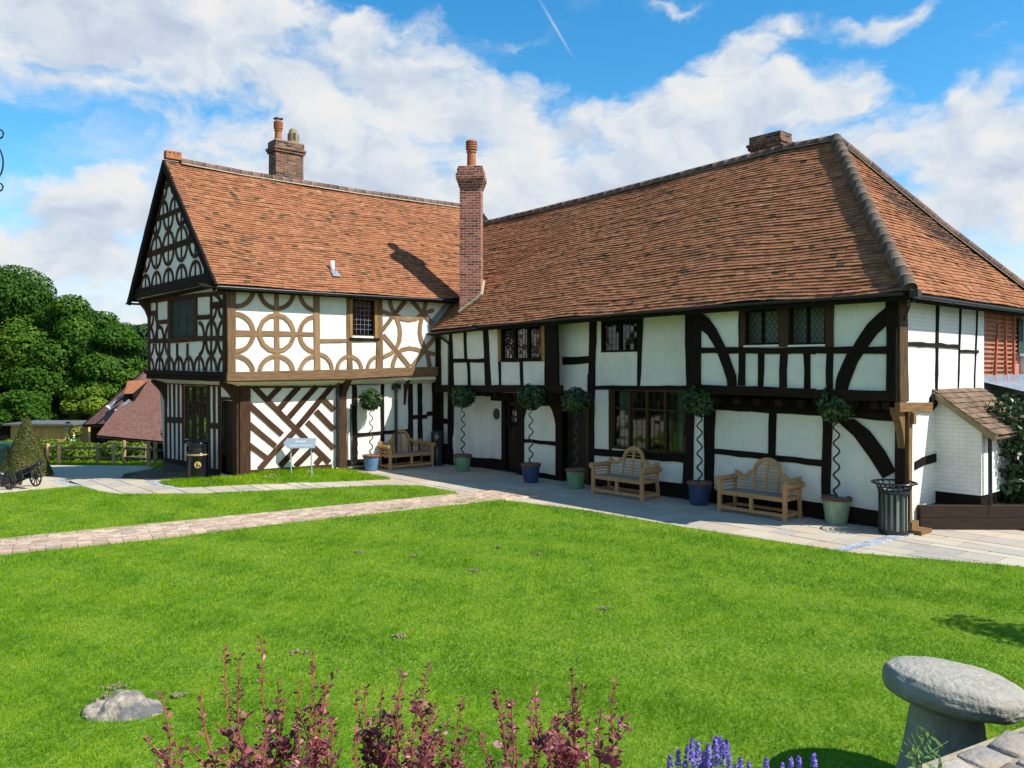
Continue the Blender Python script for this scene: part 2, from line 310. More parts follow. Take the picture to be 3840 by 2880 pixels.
leafmat('hedge_leaf', [(0, (.045, .10, .008)), (.5, (.12, .21, .013)), (1, (.27, .32, .026))], .3, .6, spec=.15)
leafmat('creeper_leaf', [(0, (.012, .038, .010)), (.6, (.03, .085, .014)), (1, (.14, .22, .03))], .3, .4, spec=.5)
leafmat('barberry_leaf', [(0, (.06, .018, .03)), (.35, (.20, .05, .07)), (.7, (.40, .11, .13)), (1, (.55, .23, .22))], .30, .45)
pm('barberry_stem', (.42, .11, .06), (.30, .08, .05), 12, rough=.7)
pm('lavender_stem', (.10, .16, .06), None, rough=.8)
leafmat('lavender_flower', [(0, (.10, .05, .30)), (.5, (.20, .12, .52)), (1, (.34, .26, .68))], .2, .7)
leafmat('weed_leaf', [(0, (.06, .15, .02)), (1, (.18, .30, .05))], .3, .5)

# ------------------------------------------------------------------ helpers
class MB:
    def __init__(s): s.v = []; s.f = []; s.t = []; s.uv = []
    def add(s, vs, fs, tint=.5, uvs=None):
        n = len(s.v); s.v += [tuple(map(float, p)) for p in vs]
        for i, f in enumerate(fs):
            s.f.append(tuple(n+k for k in f)); s.t.append(tint); s.uv.append(uvs[i] if uvs else None)
    def box(s, c, h, rot=None, tint=.5):
        c = Vector(c); vs = []
        for z in (-1, 1):
            for x, y in ((-1, -1), (1, -1), (1, 1), (-1, 1)):
                p = Vector((x*h[0], y*h[1], z*h[2])); vs.append(c+(rot @ p if rot is not None else p))
        fs = [(3, 2, 1, 0), (4, 5, 6, 7), (0, 1, 5, 4), (1, 2, 6, 5), (2, 3, 7, 6), (3, 0, 4, 7)]
        dims = [(0, 1), (0, 1), (0, 2), (1, 2), (0, 2), (1, 2)]; uvs = []
        for a, b in dims:
            A, B = 2*h[a], 2*h[b]
            uvs.append([(0, 0), (A, 0), (A, B), (0, B)] if B >= A or b == 2 else [(0, 0), (0, A), (B, A), (B, 0)])
        s.add(vs, fs, tint, uvs); return s
    def bar(s, a, b, wd, th, up=(0, 0, 1), tint=.5):
        a, b = Vector(a), Vector(b); d = (b-a); L = d.length; d.normalize(); u = Vector(up)
        if abs(d.dot(u)) > .95: u = Vector((1, 0, 0)) if abs(d.x) < .9 else Vector((0, 1, 0))
        x = d.cross(u).normalized(); y = x.cross(d)
        s.box((a+b)/2, (wd/2, th/2, L/2), Matrix((x, y, d)).transposed(), tint); return s
    def tube(s, pts, r, n=8, cap=True, tint=.5):
        pts = [Vector(p) for p in pts]; rs = r if isinstance(r, (list, tuple)) else [r]*len(pts); base = len(s.v); vs = []
        ref = Vector((0, 0, 1))
        for i, p in enumerate(pts):
            d = (pts[min(i+1, len(pts)-1)]-pts[max(i-1, 0)]).normalized()
            x = d.cross(ref if abs(d.dot(ref)) < .9 else Vector((1, 0, 0))).normalized(); y = d.cross(x)
            for k in range(n):
                a = 2*math.pi*k/n; vs.append(p+rs[i]*(math.cos(a)*x+math.sin(a)*y))
        fs = []
        for i in range(len(pts)-1):
            for k in range(n): fs.append((i*n+k, (i+1)*n+k, (i+1)*n+(k+1) % n, i*n+(k+1) % n))
        if cap: fs.append(tuple(range(n))); fs.append(tuple((len(pts)-1)*n+k for k in reversed(range(n))))
        s.add(vs, fs, tint); return s
    def lathe(s, prof, n=24, c=(0, 0, 0), tint=.5, cap=True, jit=0):
        vs = []; fs = []
        for r, z in prof:
            for k in range(n):
                a = 2*math.pi*k/n; j = 1+jit*random.uniform(-1, 1); vs.append((c[0]+r*j*math.cos(a), c[1]+r*j*math.sin(a), c[2]+z))
        for i in range(len(prof)-1):
            for k in range(n): fs.append((i*n+k, i*n+(k+1) % n, (i+1)*n+(k+1) % n, (i+1)*n+k))
        if cap: fs.append(tuple(reversed(range(n)))); fs.append(tuple((len(prof)-1)*n+k for k in range(n)))
        s.add(vs, fs, tint); return s
    def build(s, name, mat, parent=None, smooth=False):
        off = rootloc(parent); me = bpy.data.meshes.new(name)
        me.from_pydata([(p[0]-off[0], p[1]-off[1], p[2]-off[2]) for p in s.v], [], s.f)
        return finish(me, name, mat, parent, s.t, s.uv if any(u is not None for u in s.uv) else None, smooth)
def rootloc(o):
    if o is None: return (0, 0, 0)
    while o.parent: o = o.parent
    return tuple(o.location)
def finish(me, name, mat, parent, tint=None, uv=None, smooth=False):
    if tint is not None:
        at = me.attributes.new('tint', 'FLOAT', 'FACE'); at.data.foreach_set('value', np.asarray(tint, np.float32))
    if uv is not None:
        ul = me.uv_layers.new(name='UVMap'); fl = []
        for p, u in zip(me.polygons, uv): fl += [q for k in (u or [(0, 0)]*p.loop_total) for q in k]
        ul.data.foreach_set('uv', np.asarray(fl, np.float32))
    me.materials.append(MATS[mat] if isinstance(mat, str) else mat)
    if smooth: me.polygons.foreach_set('use_smooth', np.ones(len(me.polygons), bool))
    me.update(); o = bpy.data.objects.new(name, me); C.objects.link(o); o.parent = parent
    return o
def npmesh(name, V, k, mat, parent=None, tint=None, smooth=False):
    """V (n*k,3) vertices forming n separate k-gons"""
    V = np.asarray(V, np.float32).reshape(-1, 3)-np.asarray(rootloc(parent), np.float32); n = len(V)//k
    me = bpy.data.meshes.new(name); me.vertices.add(n*k); me.vertices.foreach_set('co', V.ravel())
    me.loops.add(n*k); me.loops.foreach_set('vertex_index', np.arange(n*k, dtype=np.int32))
    me.polygons.add(n); me.polygons.foreach_set('loop_start', np.arange(0, n*k, k, dtype=np.int32))
    me.update(calc_edges=True); return finish(me, name, mat, parent, tint, None, smooth)
def tag(o, label=None, cat=None, group=None, kind=None):
    for k, v in (('label', label), ('category', cat), ('group', group), ('kind', kind)):
        if v: o[k] = v
    return o
def thing(name, label, cat, loc=(0, 0, 0), rz=0, group=None):
    o = bpy.data.objects.new(name, None); C.objects.link(o); o.location = loc; o.rotation_euler = (0, 0, rz); o.empty_display_size = .2
    return tag(o, label, cat, group)
def dup(root, loc, rz, label):
    r = root.copy(); C.objects.link(r); r.location = loc; r.rotation_euler = (0, 0, rz); r['label'] = label
    for ch in list(root.children):
        c = ch.copy(); C.objects.link(c); c.parent = r
        for g in list(ch.children):
            e = g.copy(); C.objects.link(e); e.parent = c
    return r
def leaves(P, Nn, size, aspect=.5, jit=.35, fold=0.0):
    """diamond leaf quads at P facing roughly Nn"""
    n = len(P); Nn = Nn+rng.normal(0, jit, (n, 3)); Nn /= np.linalg.norm(Nn, axis=1)[:, None]+1e-9
    t = rng.normal(0, 1, (n, 3)); t -= (t*Nn).sum(1)[:, None]*Nn; t /= np.linalg.norm(t, axis=1)[:, None]+1e-9
    b = np.cross(Nn, t); sz = (size*rng.uniform(.7, 1.3, n))[:, None] if np.isscalar(size) else size[:, None]
    m = P+t*sz*.08
    return np.stack([P-t*sz*.5, m+b*sz*aspect*.5+Nn*sz*fold, P+t*sz*.5, m-b*sz*aspect*.5+Nn*sz*fold], 1)
def sph(n):
    v = rng.normal(0, 1, (n, 3)); return v/np.linalg.norm(v, axis=1)[:, None]
def smooth01(a, b, x):
    t = min(1, max(0, (x-a)/(b-a))); return t*t*(3-2*t)
def sstep(a, b, x):
    t = np.clip((x-a)/(b-a), 0, 1); return t*t*(3-2*t)
def inpoly(P, poly):
    x, y = P[:, 0], P[:, 1]; r = np.zeros(len(P), bool); n = len(poly)
    for i in range(n):
        x0, y0 = poly[i]; x1, y1 = poly[(i+1) % n]
        c = ((y0 > y) != (y1 > y)); r ^= c & (x < (x1-x0)*(y-y0)/((y1-y0) or 1e-9)+x0)
    return r

# ------------------------------------------------------------------ site frame: two ranges meeting at a right angle
aL = np.array([.755, .655]); aL /= np.linalg.norm(aL); nLo = np.array([aL[1], -aL[0]]); nLi = -nLo
bR = np.array([.655, -.755]); bR /= np.linalg.norm(bR); nR = np.array([-bR[1], bR[0]])
OL = np.array([-2.344, 24.876]); G0 = OL-aL*6.19; R0 = np.array([-2.2235, 24.9812]); SE = 14.071
PL = dict(LG=(G0, aL, nLo), LU=(G0+nLo*.42, aL, nLo), GG=(G0, nLi, -aL), GU=(G0-aL*.42, nLi, -aL), GT=(G0-aL*.72, nLi, -aL),
          RL=(R0, bR, -nR), RU=(R0-nR*.39, bR, -nR), E=(R0+bR*SE, nR, bR))
def pt(pl, s, z, o=0.0):
    P, d_, n_ = PL[pl] if isinstance(pl, str) else pl
    q = P+d_*s+n_*o; return (q[0], q[1], z)
def LW(a, o, z): q = OL+aL*a+nLo*o; return np.array([q[0], q[1], z])
def RW(s, q, z): p = R0+bR*s+nR*q; return np.array([p[0], p[1], z])
def zg(x, y):
    x = np.asarray(x, float); y = np.asarray(y, float)
    t = 1-sstep(-10.5, -7.2, x)
    dr = -.068*np.maximum(0, np.minimum(y, 30)-21)*t-.115*np.maximum(0, np.minimum(y, 46)-30)*t
    bump = .165*np.exp(-(((x+6.2)*.755+(y-21.4)*.655)/1.9)**2-(((x+6.2)*.655-(y-21.4)*.755)/.75)**2)
    return dr+bump
# ------------------------------------------------------------------ ground
def grid_sheet(name, xs, ys, dz, mat):
    X, Y = np.meshgrid(xs, ys); Z = zg(X, Y)+dz; n = len(xs)
    V = np.stack([X, Y, Z], -1).reshape(-1, 3); F = [(j*n+i, j*n+i+1, (j+1)*n+i+1, (j+1)*n+i) for j in range(len(ys)-1) for i in range(n-1)]
    m = MB(); m.add(V, F); return m.build(name, mat, None, True)
xs = [-900, -400, -200, -120, -80]+list(np.arange(-60, 61, 1.0))+[80, 120, 200, 400, 900]
ys = [-300, -120, -60, -30, -15]+list(np.arange(-8, 71, 1.0))+[90, 130, 200, 400, 900]
tag(grid_sheet('ground', xs, ys, -.06, 'field'), kind='structure')

# paving: sandstone flags in courses parallel to the hall front
PAVE = [(-11.85, 21.1), (-11.3, 20.4), (-10.5, 19.75), (-9.9, 19.1), (-9.0, 18.2), (-8, 17), (-3, 13), (0, 9), (4, 7.5), (22, 4), (22, 12), (7.7, 15.2), (7.0, 14.6), (-2.0, 25.4), (-5.0, 23.1), (-7.5, 21.0), (-9.2, 21.6), (-10.4, 21.75)]
def paving():
    m = MB(); q = -11.0
    while q < 1.6:
        h = random.choice([.28, .42, .42, .56, .56]); s = -4.5+random.random()
        while s < 24:
            wd = random.choice([.42, .56, .56, .7, .84]); c = RW(s+wd/2, q+h/2, 0)
            if inpoly(np.array([[c[0], c[1]]]), PAVE)[0]:
                g = .011; t = random.random(); z = random.uniform(-.002, .002)
                P = [RW(s+g, q+g, 0), RW(s+wd-g, q+g, 0), RW(s+wd-g, q+h-g, 0), RW(s+g, q+h-g, 0)]
                T = [(p[0], p[1], float(zg(p[0], p[1]))+z+random.uniform(-.0015, .0015)) for p in P]; B = [(p[0], p[1], p[2]-.03) for p in T]
                m.add(T+B, [(0, 1, 2, 3), (0, 4, 5, 1), (1, 5, 6, 2), (2, 6, 7, 3), (3, 7, 4, 0)], t)
            s += wd
        q += h
    return m.build('paving', 'paving')
tag(paving(), kind='structure')
def poly_sheet(name, poly, dz, mat, step=.5, skirt=.05):
    """flat area following the ground, with a short cut edge"""
    pl = []
    for i in range(len(poly)):
        a, b = np.array(poly[i]), np.array(poly[(i+1) % len(poly)]); k = max(1, int(np.linalg.norm(b-a)/step))
        for j in range(k):
            p = a+(b-a)*j/k; pl.append((p[0]+random.uniform(-.012, .012), p[1]+random.uniform(-.012, .012)))
    me = bpy.data.meshes.new(name); V = [(x, y, 0) for x, y in pl]; me.from_pydata(V, [], [tuple(range(len(V)))])
    import bmesh
    bm = bmesh.new(); bm.from_mesh(me); bmesh.ops.triangulate(bm, faces=bm.faces[:])
    for _ in range(3):
        es = [e for e in bm.edges if not e.is_boundary and e.calc_length() > 2.0]
        if es: bmesh.ops.subdivide_edges(bm, edges=es, cuts=1); bmesh.ops.triangulate(bm, faces=bm.faces[:])
    bd = [e for e in bm.edges if e.is_boundary]; r = bmesh.ops.extrude_edge_only(bm, edges=bd)
    low = set(v for v in r['geom'] if isinstance(v, bmesh.types.BMVert))
    for v in bm.verts: v.co.z = float(zg(v.co.x, v.co.y))+dz-(skirt if v in low else 0)
    bmesh.ops.recalc_face_normals(bm, faces=bm.faces[:]); bm.to_mesh(me); bm.free()
    return finish(me, name, mat, None, None)
LAWN_A = [(-14, 8.6), (-7.84, 12.41), (-5.91, 13.62), (-3.66, 15.5), (-2.3, 16.74), (-.93, 17.83), (-.5, 17.85), (-.12, 17.65), (1.55, 16.36), (2.91, 14.88), (4.23, 13.59), (5.35, 12.55), (7.39, 11.69), (10.5, 10.6), (10.5, 4.6), (-9, 4.6), (-14, 6)]
LAWN_B = [(-15, 17.4), (-11.79, 18.66), (-11.24, 19.34), (-10.59, 19.87), (-10.21, 19.56), (-9.7, 19.01), (-9.0, 18.56), (-7.04, 18.66), (-5.11, 19.34), (-3.03, 20.03), (-2.16, 19.87), (-1.37, 19.01), (-1.12, 18.39), (-3.55, 17.08), (-5.46, 15.62), (-7.03, 14.33), (-8.43, 13.35), (-15, 9.2)]
LAWN_C = [(-9.01, 20.62), (-8.57, 20.0), (-8.03, 19.52), (-7.4, 19.6), (-5.4, 20.41), (-3.18, 21.2), (-3.45, 21.62), (-4.35, 22.55), (-4.78, 22.74), (-7.04, 20.78), (-8.3, 20.95)]
tag(poly_sheet('paving_bed', PAVE, -.05, 'soil', .6), kind='structure')
for P_, lb in ((LAWN_A, 'a'), (LAWN_B, 'b'), (LAWN_C, 'c')):
    tag(poly_sheet('lawn', P_, .018, 'lawn_ground'), kind='structure')
tag(poly_sheet('gravel_drive', [(-30, 17), (-9.0, 18.0), (-9.85, 19.0), (-10.45, 19.75), (-11.25, 20.4), (-11.8, 21.15), (-10.5, 21.75), (-11.5, 24), (-12.2, 28.6), (-30, 30.4)], .004, 'gravel', 1.0), kind='structure')
tag(poly_sheet('planting_bed', [(-10.4, 21.9), (-9.2, 21.35), (-8.4, 20.95), (-7.1, 20.85), (-7.4, 21.4), (-10.9, 25.9), (-11.6, 25.6)], .02, 'bed_soil', .4), kind='structure')
tag(poly_sheet('verge', [(-30, 30.3), (-13.2, 28.9), (-12.1, 27.4), (-11.4, 25.9), (-8, 29), (-8, 32), (-30, 36)], .012, 'lawn_ground', 1.0), kind='structure')
m = MB()          # setts along the path end and across the patio
for A, B_ in (((-11.9, 21.15), (-11.3, 20.42)), ((-11.3, 20.42), (-10.5, 19.78)), ((-10.5, 19.78), (-9.85, 19.0)), ((-9.85, 19.0), (-9.1, 18.6)), ((7.62, 14.9), (7.05, 14.25)), ((7.05, 14.25), (5.75, 13.25)), ((5.75, 13.25), (4.9, 12.6)),
              ((-9.3, 20.75), (-8.62, 20.03)), ((-8.62, 20.03), (-8.05, 19.5))):
    A, B_ = np.array(A), np.array(B_); L = np.linalg.norm(B_-A); d_ = (B_-A)/L; k = int(L/.12)
    for i in range(k):
        for w_ in (-.055, .055):
            c = A+d_*(i+.5)*L/k+np.array([-d_[1], d_[0]])*w_; z = float(zg(*c))
            m.box((c[0], c[1], z+random.uniform(-.012, -.008)), (.052, .05, .02), Matrix.Rotation(math.atan2(d_[1], d_[0])+random.uniform(-.06, .06), 3, 'Z'), random.random())
tag(m.build('kerb_setts', 'kerb_stone'), kind='structure')
m = MB()          # brick path between the two lawns
pa, pb = np.array([-14.5, 8.85]), np.array([-.6, 18.25]); pd = (pb-pa)/np.linalg.norm(pb-pa); pn = np.array([-pd[1], pd[0]])
L = np.linalg.norm(pb-pa); s = 0
for r in range(12):
    s = random.random()*.2
    while s < L+.8:
        c = pa+pd*(s+.11)+pn*(-.62+r*.108); z = float(zg(*c))
        m.box((c[0], c[1], z+.004+random.uniform(-.004, .003)), (.108, .05, .03), Matrix.Rotation(math.atan2(pd[1], pd[0])+random.uniform(-.02, .02), 3, 'Z'), random.random()); s += .224
tag(m.build('brick_path', 'path_brick'), kind='structure')

# ------------------------------------------------------------------ timber frame building blocks
def resample(L, Rr, step=.28):
    A, B_ = [], []
    for i in range(len(L)-1):
        d_ = max(math.dist(L[i], L[i+1]), math.dist(Rr[i], Rr[i+1])); k = max(1, int(d_/step))
        for j in range(k):
            t = j/k; A.append([L[i][q]+(L[i+1][q]-L[i][q])*t for q in (0, 1)]); B_.append([Rr[i][q]+(Rr[i+1][q]-Rr[i][q])*t for q in (0, 1)])
    A.append(list(L[-1])); B_.append(list(Rr[-1])); return A, B_
TK = [0]
def timber(pl, name, mat, L, Rr, pr, parent, jit=.006, proud=None):
    A, B_ = resample(L, Rr); TK[0] += 1; jit = .011 if mat == 'k' and jit == .006 else jit; d0 = (.024+.007*pr+.0006*(TK[0] % 9)) if proud is None else proud
    m = MB(); n = len(A); vs = []; ac = 0; tt = random.random()
    for i in range(n):
        j1, j2 = random.uniform(-jit, jit), random.uniform(-jit, jit)
        dx, dz = B_[i][0]-A[i][0], B_[i][1]-A[i][1]; w_ = math.hypot(dx, dz) or 1
        a = (A[i][0]+dx/w_*j1, A[i][1]+dz/w_*j1); b = (B_[i][0]-dx/w_*j2, B_[i][1]-dz/w_*j2)
        f = d0+random.uniform(-.002, .002)
        vs += [pt(pl, *a, f), pt(pl, *b, f), pt(pl, *a, -.03), pt(pl, *b, -.03)]
    u0 = random.random()*9
    for i in range(n-1):
        l = math.dist(A[i], A[i+1]); w_ = math.dist(A[i], B_[i]); k = 4*i
        q = [(u0, ac), (u0+w_, ac), (u0+w_, ac+l), (u0, ac+l)]; e = [(u0, ac), (u0+.05, ac), (u0+.05, ac+l), (u0, ac+l)]
        m.add([vs[k+x] for x in (0, 1, 2, 3, 4, 5, 6, 7)], [(0, 1, 5, 4), (2, 0, 4, 6), (1, 3, 7, 5)], tt, [q, e, e]); ac += l
    m.add([vs[x] for x in (0, 1, 2, 3)], [(1, 0, 2, 3)], tt, [[(0, 0)]*4]); k = 4*(n-1); m.add([vs[k+x] for x in (0, 1, 2, 3)], [(0, 1, 3, 2)], tt, [[(0, 0)]*4])
    return m.build(name, mat, parent)
def wall(pl, name, mat, s0, s1, z0, z1, parent, holes=(), o=0.0, top=None):
    ss = sorted(set([s0, s1]+[h for q in holes for h in q[:2] if s0 < h < s1])); zs = sorted(set([z0, z1]+[h for q in holes for h in q[2:] if z0 < h < z1]))
    def fill(a):
        r = [a[0]]
        for x in a[1:]:
            k = max(1, int((x-r[-1])/.45)); b = r[-1]; r += [b+(x-b)*(i+1)/k for i in range(k)]
        return r
    ss, zs = fill(ss), fill(zs); m = MB()
    for i in range(len(ss)-1):
        for j in range(len(zs)-1):
            cs, cz = (ss[i]+ss[i+1])/2, (zs[j]+zs[j+1])/2
            if any(h[0] < cs < h[1] and h[2] < cz < h[3] for h in holes): continue
            c = [(ss[i], zs[j]), (ss[i+1], zs[j]), (ss[i+1], zs[j+1]), (ss[i], zs[j+1])]
            m.add([pt(pl, *q, o) for q in c], [(0, 1, 2, 3)], .5, [c])
    return m.build(name, mat, parent)
def quad(name, mat, P, parent, uv=None):
    m = MB(); a, b = math.dist(P[0], P[1]), math.dist(P[0], P[3]); m.add(P, [tuple(range(len(P)))], .5, [uv or [(0, 0), (a, 0), (a, b), (0, b)][:len(P)]]); return m.build(name, mat, parent)
def window(pl, s0, s1, z0, z1, lights, rows, cols, parent, fmat='bj', diamond=False, o=0.0, leadmat='iron', bar=.05, transom=None):
    m = MB(); D0, D1 = o-.075, o+.012
    def fr(a0, a1, b0, b1, f=D1):
        V = [pt(pl, a0, b0, D0), pt(pl, a1, b0, D0), pt(pl, a1, b1, D0), pt(pl, a0, b1, D0), pt(pl, a0, b0, f), pt(pl, a1, b0, f), pt(pl, a1, b1, f), pt(pl, a0, b1, f)]
        g = [(0, 0), (a1-a0, 0), (a1-a0, b1-b0), (0, b1-b0)]
        m.add(V, [(4, 5, 6, 7), (0, 1, 5, 4), (1, 2, 6, 5), (2, 3, 7, 6), (3, 0, 4, 7)], .5, [g]*5)
    fr(s0, s0+bar, z0, z1); fr(s1-bar, s1, z0, z1); fr(s0+bar, s1-bar, z0, z0+bar, D1-.002); fr(s0+bar, s1-bar, z1-bar, z1, D1-.002)
    wl = (s1-s0-bar)/lights
    for i in range(1, lights): fr(s0+bar/2+i*wl-bar/2, s0+bar/2+i*wl+bar/2, z0+bar, z1-bar, D1-.004)
    if transom: fr(s0+bar, s1-bar, transom, transom+.03, D1-.012)
    fo = m.build('window', fmat, parent); ld = MB()
    for i in range(lights):
        gl = MB()
        a0, a1, b0, b1 = s0+bar/2+i*wl+bar/2, s0+bar/2+(i+1)*wl-bar/2, z0+bar, z1-bar
        for r in range(rows):
            for c in range(cols):
                x0, x1 = a0+(a1-a0)*c/cols, a0+(a1-a0)*(c+1)/cols; y0, y1 = b0+(b1-b0)*r/rows, b0+(b1-b0)*(r+1)/rows
                tx, ty = random.gauss(0, .0006), random.gauss(0, .0006)
                gl.add([pt(pl, x0, y0, o-.05-tx-ty), pt(pl, x1, y0, o-.05+tx-ty), pt(pl, x1, y1, o-.05+tx+ty), pt(pl, x0, y1, o-.05-tx+ty)], [(0, 1, 2, 3)])
        gl.build('pane', 'glass', fo)
        n_ = np.array([*PL[pl][2], 0])
        def lbar(p, q, w_=.009): ld.bar(pt(pl, *p, o-.044), pt(pl, *q, o-.044), w_, .008, n_)
        if diamond:
            w_, h_ = a1-a0, b1-b0; k = cols; st = w_/k
            for dr in (1, -1):
                for j in range(-12, 14):
                    x = a0+j*st; pts = []
                    # line z = b0 + dr*1.5*(s-x)
                    sl = 1.45*dr; sA, sB = a0, a1; zA, zB = b0+sl*(sA-x), b0+sl*(sB-x)
                    t0, t1 = 0, 1
                    if dr < 0: zA += 0; 
                    dz = zB-zA
                    ta, tb = (b0-zA)/dz, (b1-zA)/dz; lo, hi = max(0, min(ta, tb)), min(1, max(ta, tb))
                    if hi-lo > .02: lbar((a0+w_*lo, zA+dz*lo), (a0+w_*hi, zA+dz*hi), .007)
        else:
            for r in range(1, rows): lbar((a0, b0+(b1-b0)*r/rows), (a1, b0+(b1-b0)*r/rows))
            for c in range(1, cols): lbar((a0+(a1-a0)*c/cols, b0), (a0+(a1-a0)*c/cols, b1), .007)
    ld.build('leading', leadmat, fo); return fo
def arc_pts(cs, cz, r, a0, a1, n=14): return [(cs+r*math.cos(a0+(a1-a0)*i/n), cz+r*math.sin(a0+(a1-a0)*i/n)) for i in range(n+1)]
def ring(pl, cs, cz, ro, ri, a0, a1, mat, parent, keep=None, pr=0):
    A, B_ = arc_pts(cs, cz, ro, R(a0), R(a1)), arc_pts(cs, cz, ri, R(a0), R(a1))
    run = []
    for i, (p, q) in enumerate(zip(A, B_)):
        if keep is None or (keep(*p) and keep(*q)): run.append((p, q))
        if run and (i == len(A)-1 or not (keep is None or (keep(*p) and keep(*q)))):
            if len(run) > 1: timber(pl, 'curved_brace', mat, [x[0] for x in run], [x[1] for x in run], pr, parent, .003)
            run = []
def vbar(pl, s, wd, z0, z1, mat, parent, name='stud', pr=0): return timber(pl, name, mat, [(s-wd/2, z1), (s-wd/2, z0)], [(s+wd/2, z1), (s+wd/2, z0)], pr, parent)
def hbar(pl, s0, s1, zt, zb, mat, parent, name='rail', pr=0): return timber(pl, name, mat, [(s0, zt), (s1, zt)], [(s0, zb), (s1, zb)], pr, parent)
def gutter(pts, parent, r=.062, mat='iron'):
    m = MB(); n = 7; vs = []; P = [np.array(p, float) for p in pts]
    for i, p in enumerate(P):
        d_ = P[min(i+1, len(P)-1)]-P[max(i-1, 0)]; d_ /= np.linalg.norm(d_); s_ = np.cross(d_, (0, 0, 1)); s_ /= np.linalg.norm(s_)
        for rr in (r, r-.008):
            for k in range(n): a = math.pi*k/(n-1); vs.append(p+s_*rr*math.cos(a)+np.array([0, 0, -rr*math.sin(a)]))
    f = []
    for i in range(len(P)-1):
        for k in range(n-1): f.append((i*2*n+k, i*2*n+k+1, (i+1)*2*n+k+1, (i+1)*2*n+k)); f.append((i*2*n+n+k+1, i*2*n+n+k, (i+1)*2*n+n+k, (i+1)*2*n+n+k+1))
        f.append((i*2*n, (i+1)*2*n, (i+1)*2*n+n, i*2*n+n)); f.append((i*2*n+n-1, i*2*n+2*n-1, (i+1)*2*n+2*n-1, (i+1)*2*n+n-1))
    m.add(vs, f)
    for i in range(len(P)-1):      # brackets
        L = np.linalg.norm(P[i+1]-P[i]); k = max(1, int(L/.9))
        for j in range(k):
            c = P[i]+(P[i+1]-P[i])*(j+.5)/k; m.lathe([(r+.008, -.012), (r+.008, .012)], 10, (0, 0, 0)) if False else m.box(c+np.array([0, 0, -r]), (.02, .02, .012))
    return m.build('gutter', mat, parent, True)

# ------------------------------------------------------------------ roofs laid tile by tile
def tiled(surf, nrm, length, umin, umax, parent, gauge=.1, tw=.165, name='roof', v1=1.0, mat='roof_tile'):
    m = MB(); n = int(length*v1/gauge); nrm = np.array(nrm); 
    for i in range(n):
        v = i*gauge/length; vt = min(v+1.25*gauge/length, v1); lo, hi = umin(v+.4*gauge/length), umax(v+.4*gauge/length); u = lo-random.random()*tw; wob = random.uniform(-.004, .004)
        row = random.uniform(-.002, .002); run = 0
        while u < hi:
            w_ = tw*random.uniform(.94, 1.06); a, b = max(u+.002, lo), min(u+w_-.002, hi); u += w_
            if b-a < .03: continue
            run = .7*run+random.gauss(0, .0035); lf = .030+row+run+random.uniform(-.003, .004); dv = random.uniform(-.035, .035)*gauge/length+wob*.4/length
            p0, p1 = surf(a, v+dv), surf(b, v+dv+random.uniform(-.03, .03)*gauge/length); p2, p3 = surf(b, vt), surf(a, vt); sk = random.uniform(-.003, .003)
            t = .5+.27*random.gauss(0, 1)*.8; t = min(.97, max(.14, t)) if random.random() > .022 else .02
            V = [p0+nrm*(lf+sk), p1+nrm*(lf-sk), p2+nrm*.005, p3+nrm*.005, p0+nrm*(lf+sk-.020), p1+nrm*(lf-sk-.020), p2-nrm*.004, p3-nrm*.004]
            m.add(V, [(0, 1, 2, 3), (4, 5, 1, 0), (5, 6, 2, 1), (7, 4, 0, 3)], t)
    return m.build(name, mat, parent)
def halfpipe(path, r, seg, parent, name, mat, arc=105, n=9, mort='mortar', flange=0.0):
    m = MB(); mm = MB(); P = [np.array(p, float) for p in path]; up = np.array([0, 0, 1.])
    for i in range(len(P)-1):
        L = np.linalg.norm(P[i+1]-P[i]); k = max(1, round(L/seg)); d_ = (P[i+1]-P[i])/L; s_ = np.cross(d_, up); s_ /= np.linalg.norm(s_); u_ = np.cross(s_, d_)
        for j in range(k):
            a, b = P[i]+(P[i+1]-P[i])*j/k+d_*.008, P[i]+(P[i+1]-P[i])*(j+1)/k-d_*.008; t = random.random(); jr = random.uniform(-.006, .006); vs = []
            for q, rr in ((a, r), (b, r*.96)):
                for x in range(n):
                    an = R(-arc+2*arc*x/(n-1)); vs.append(q+s_*rr*math.sin(an)+u_*(rr*math.cos(an)+jr))
            m.add(vs, [(x, x+1, n+x+1, n+x) for x in range(n-1)]+[tuple(range(n)), tuple(reversed(range(n, 2*n)))], t)
            vs = []
            for q in (b-d_*.002, b+d_*.014):
                for x in range(n): an = R(-arc+2*arc*x/(n-1)); vs.append(q+s_*(r+.004)*math.sin(an)+u_*((r+.004)*math.cos(an)))
            mm.add(vs, [(x, x+1, n+x+1, n+x) for x in range(n-1)])
        for sg in (-1, 1):
            if flange:
                o_ = s_*sg; a, b = P[i], P[i+1]
                mm.add([a+o_*r*.85-u_*.03, b+o_*r*.85-u_*.03, b+o_*(r+flange)-u_*(.035+flange*.9), a+o_*(r+flange)-u_*(.035+flange*.9)], [(0, 1, 2, 3) if sg > 0 else (3, 2, 1, 0)])
    o = m.build(name, mat, parent, True); mm.build('mortar', mort, o); return o
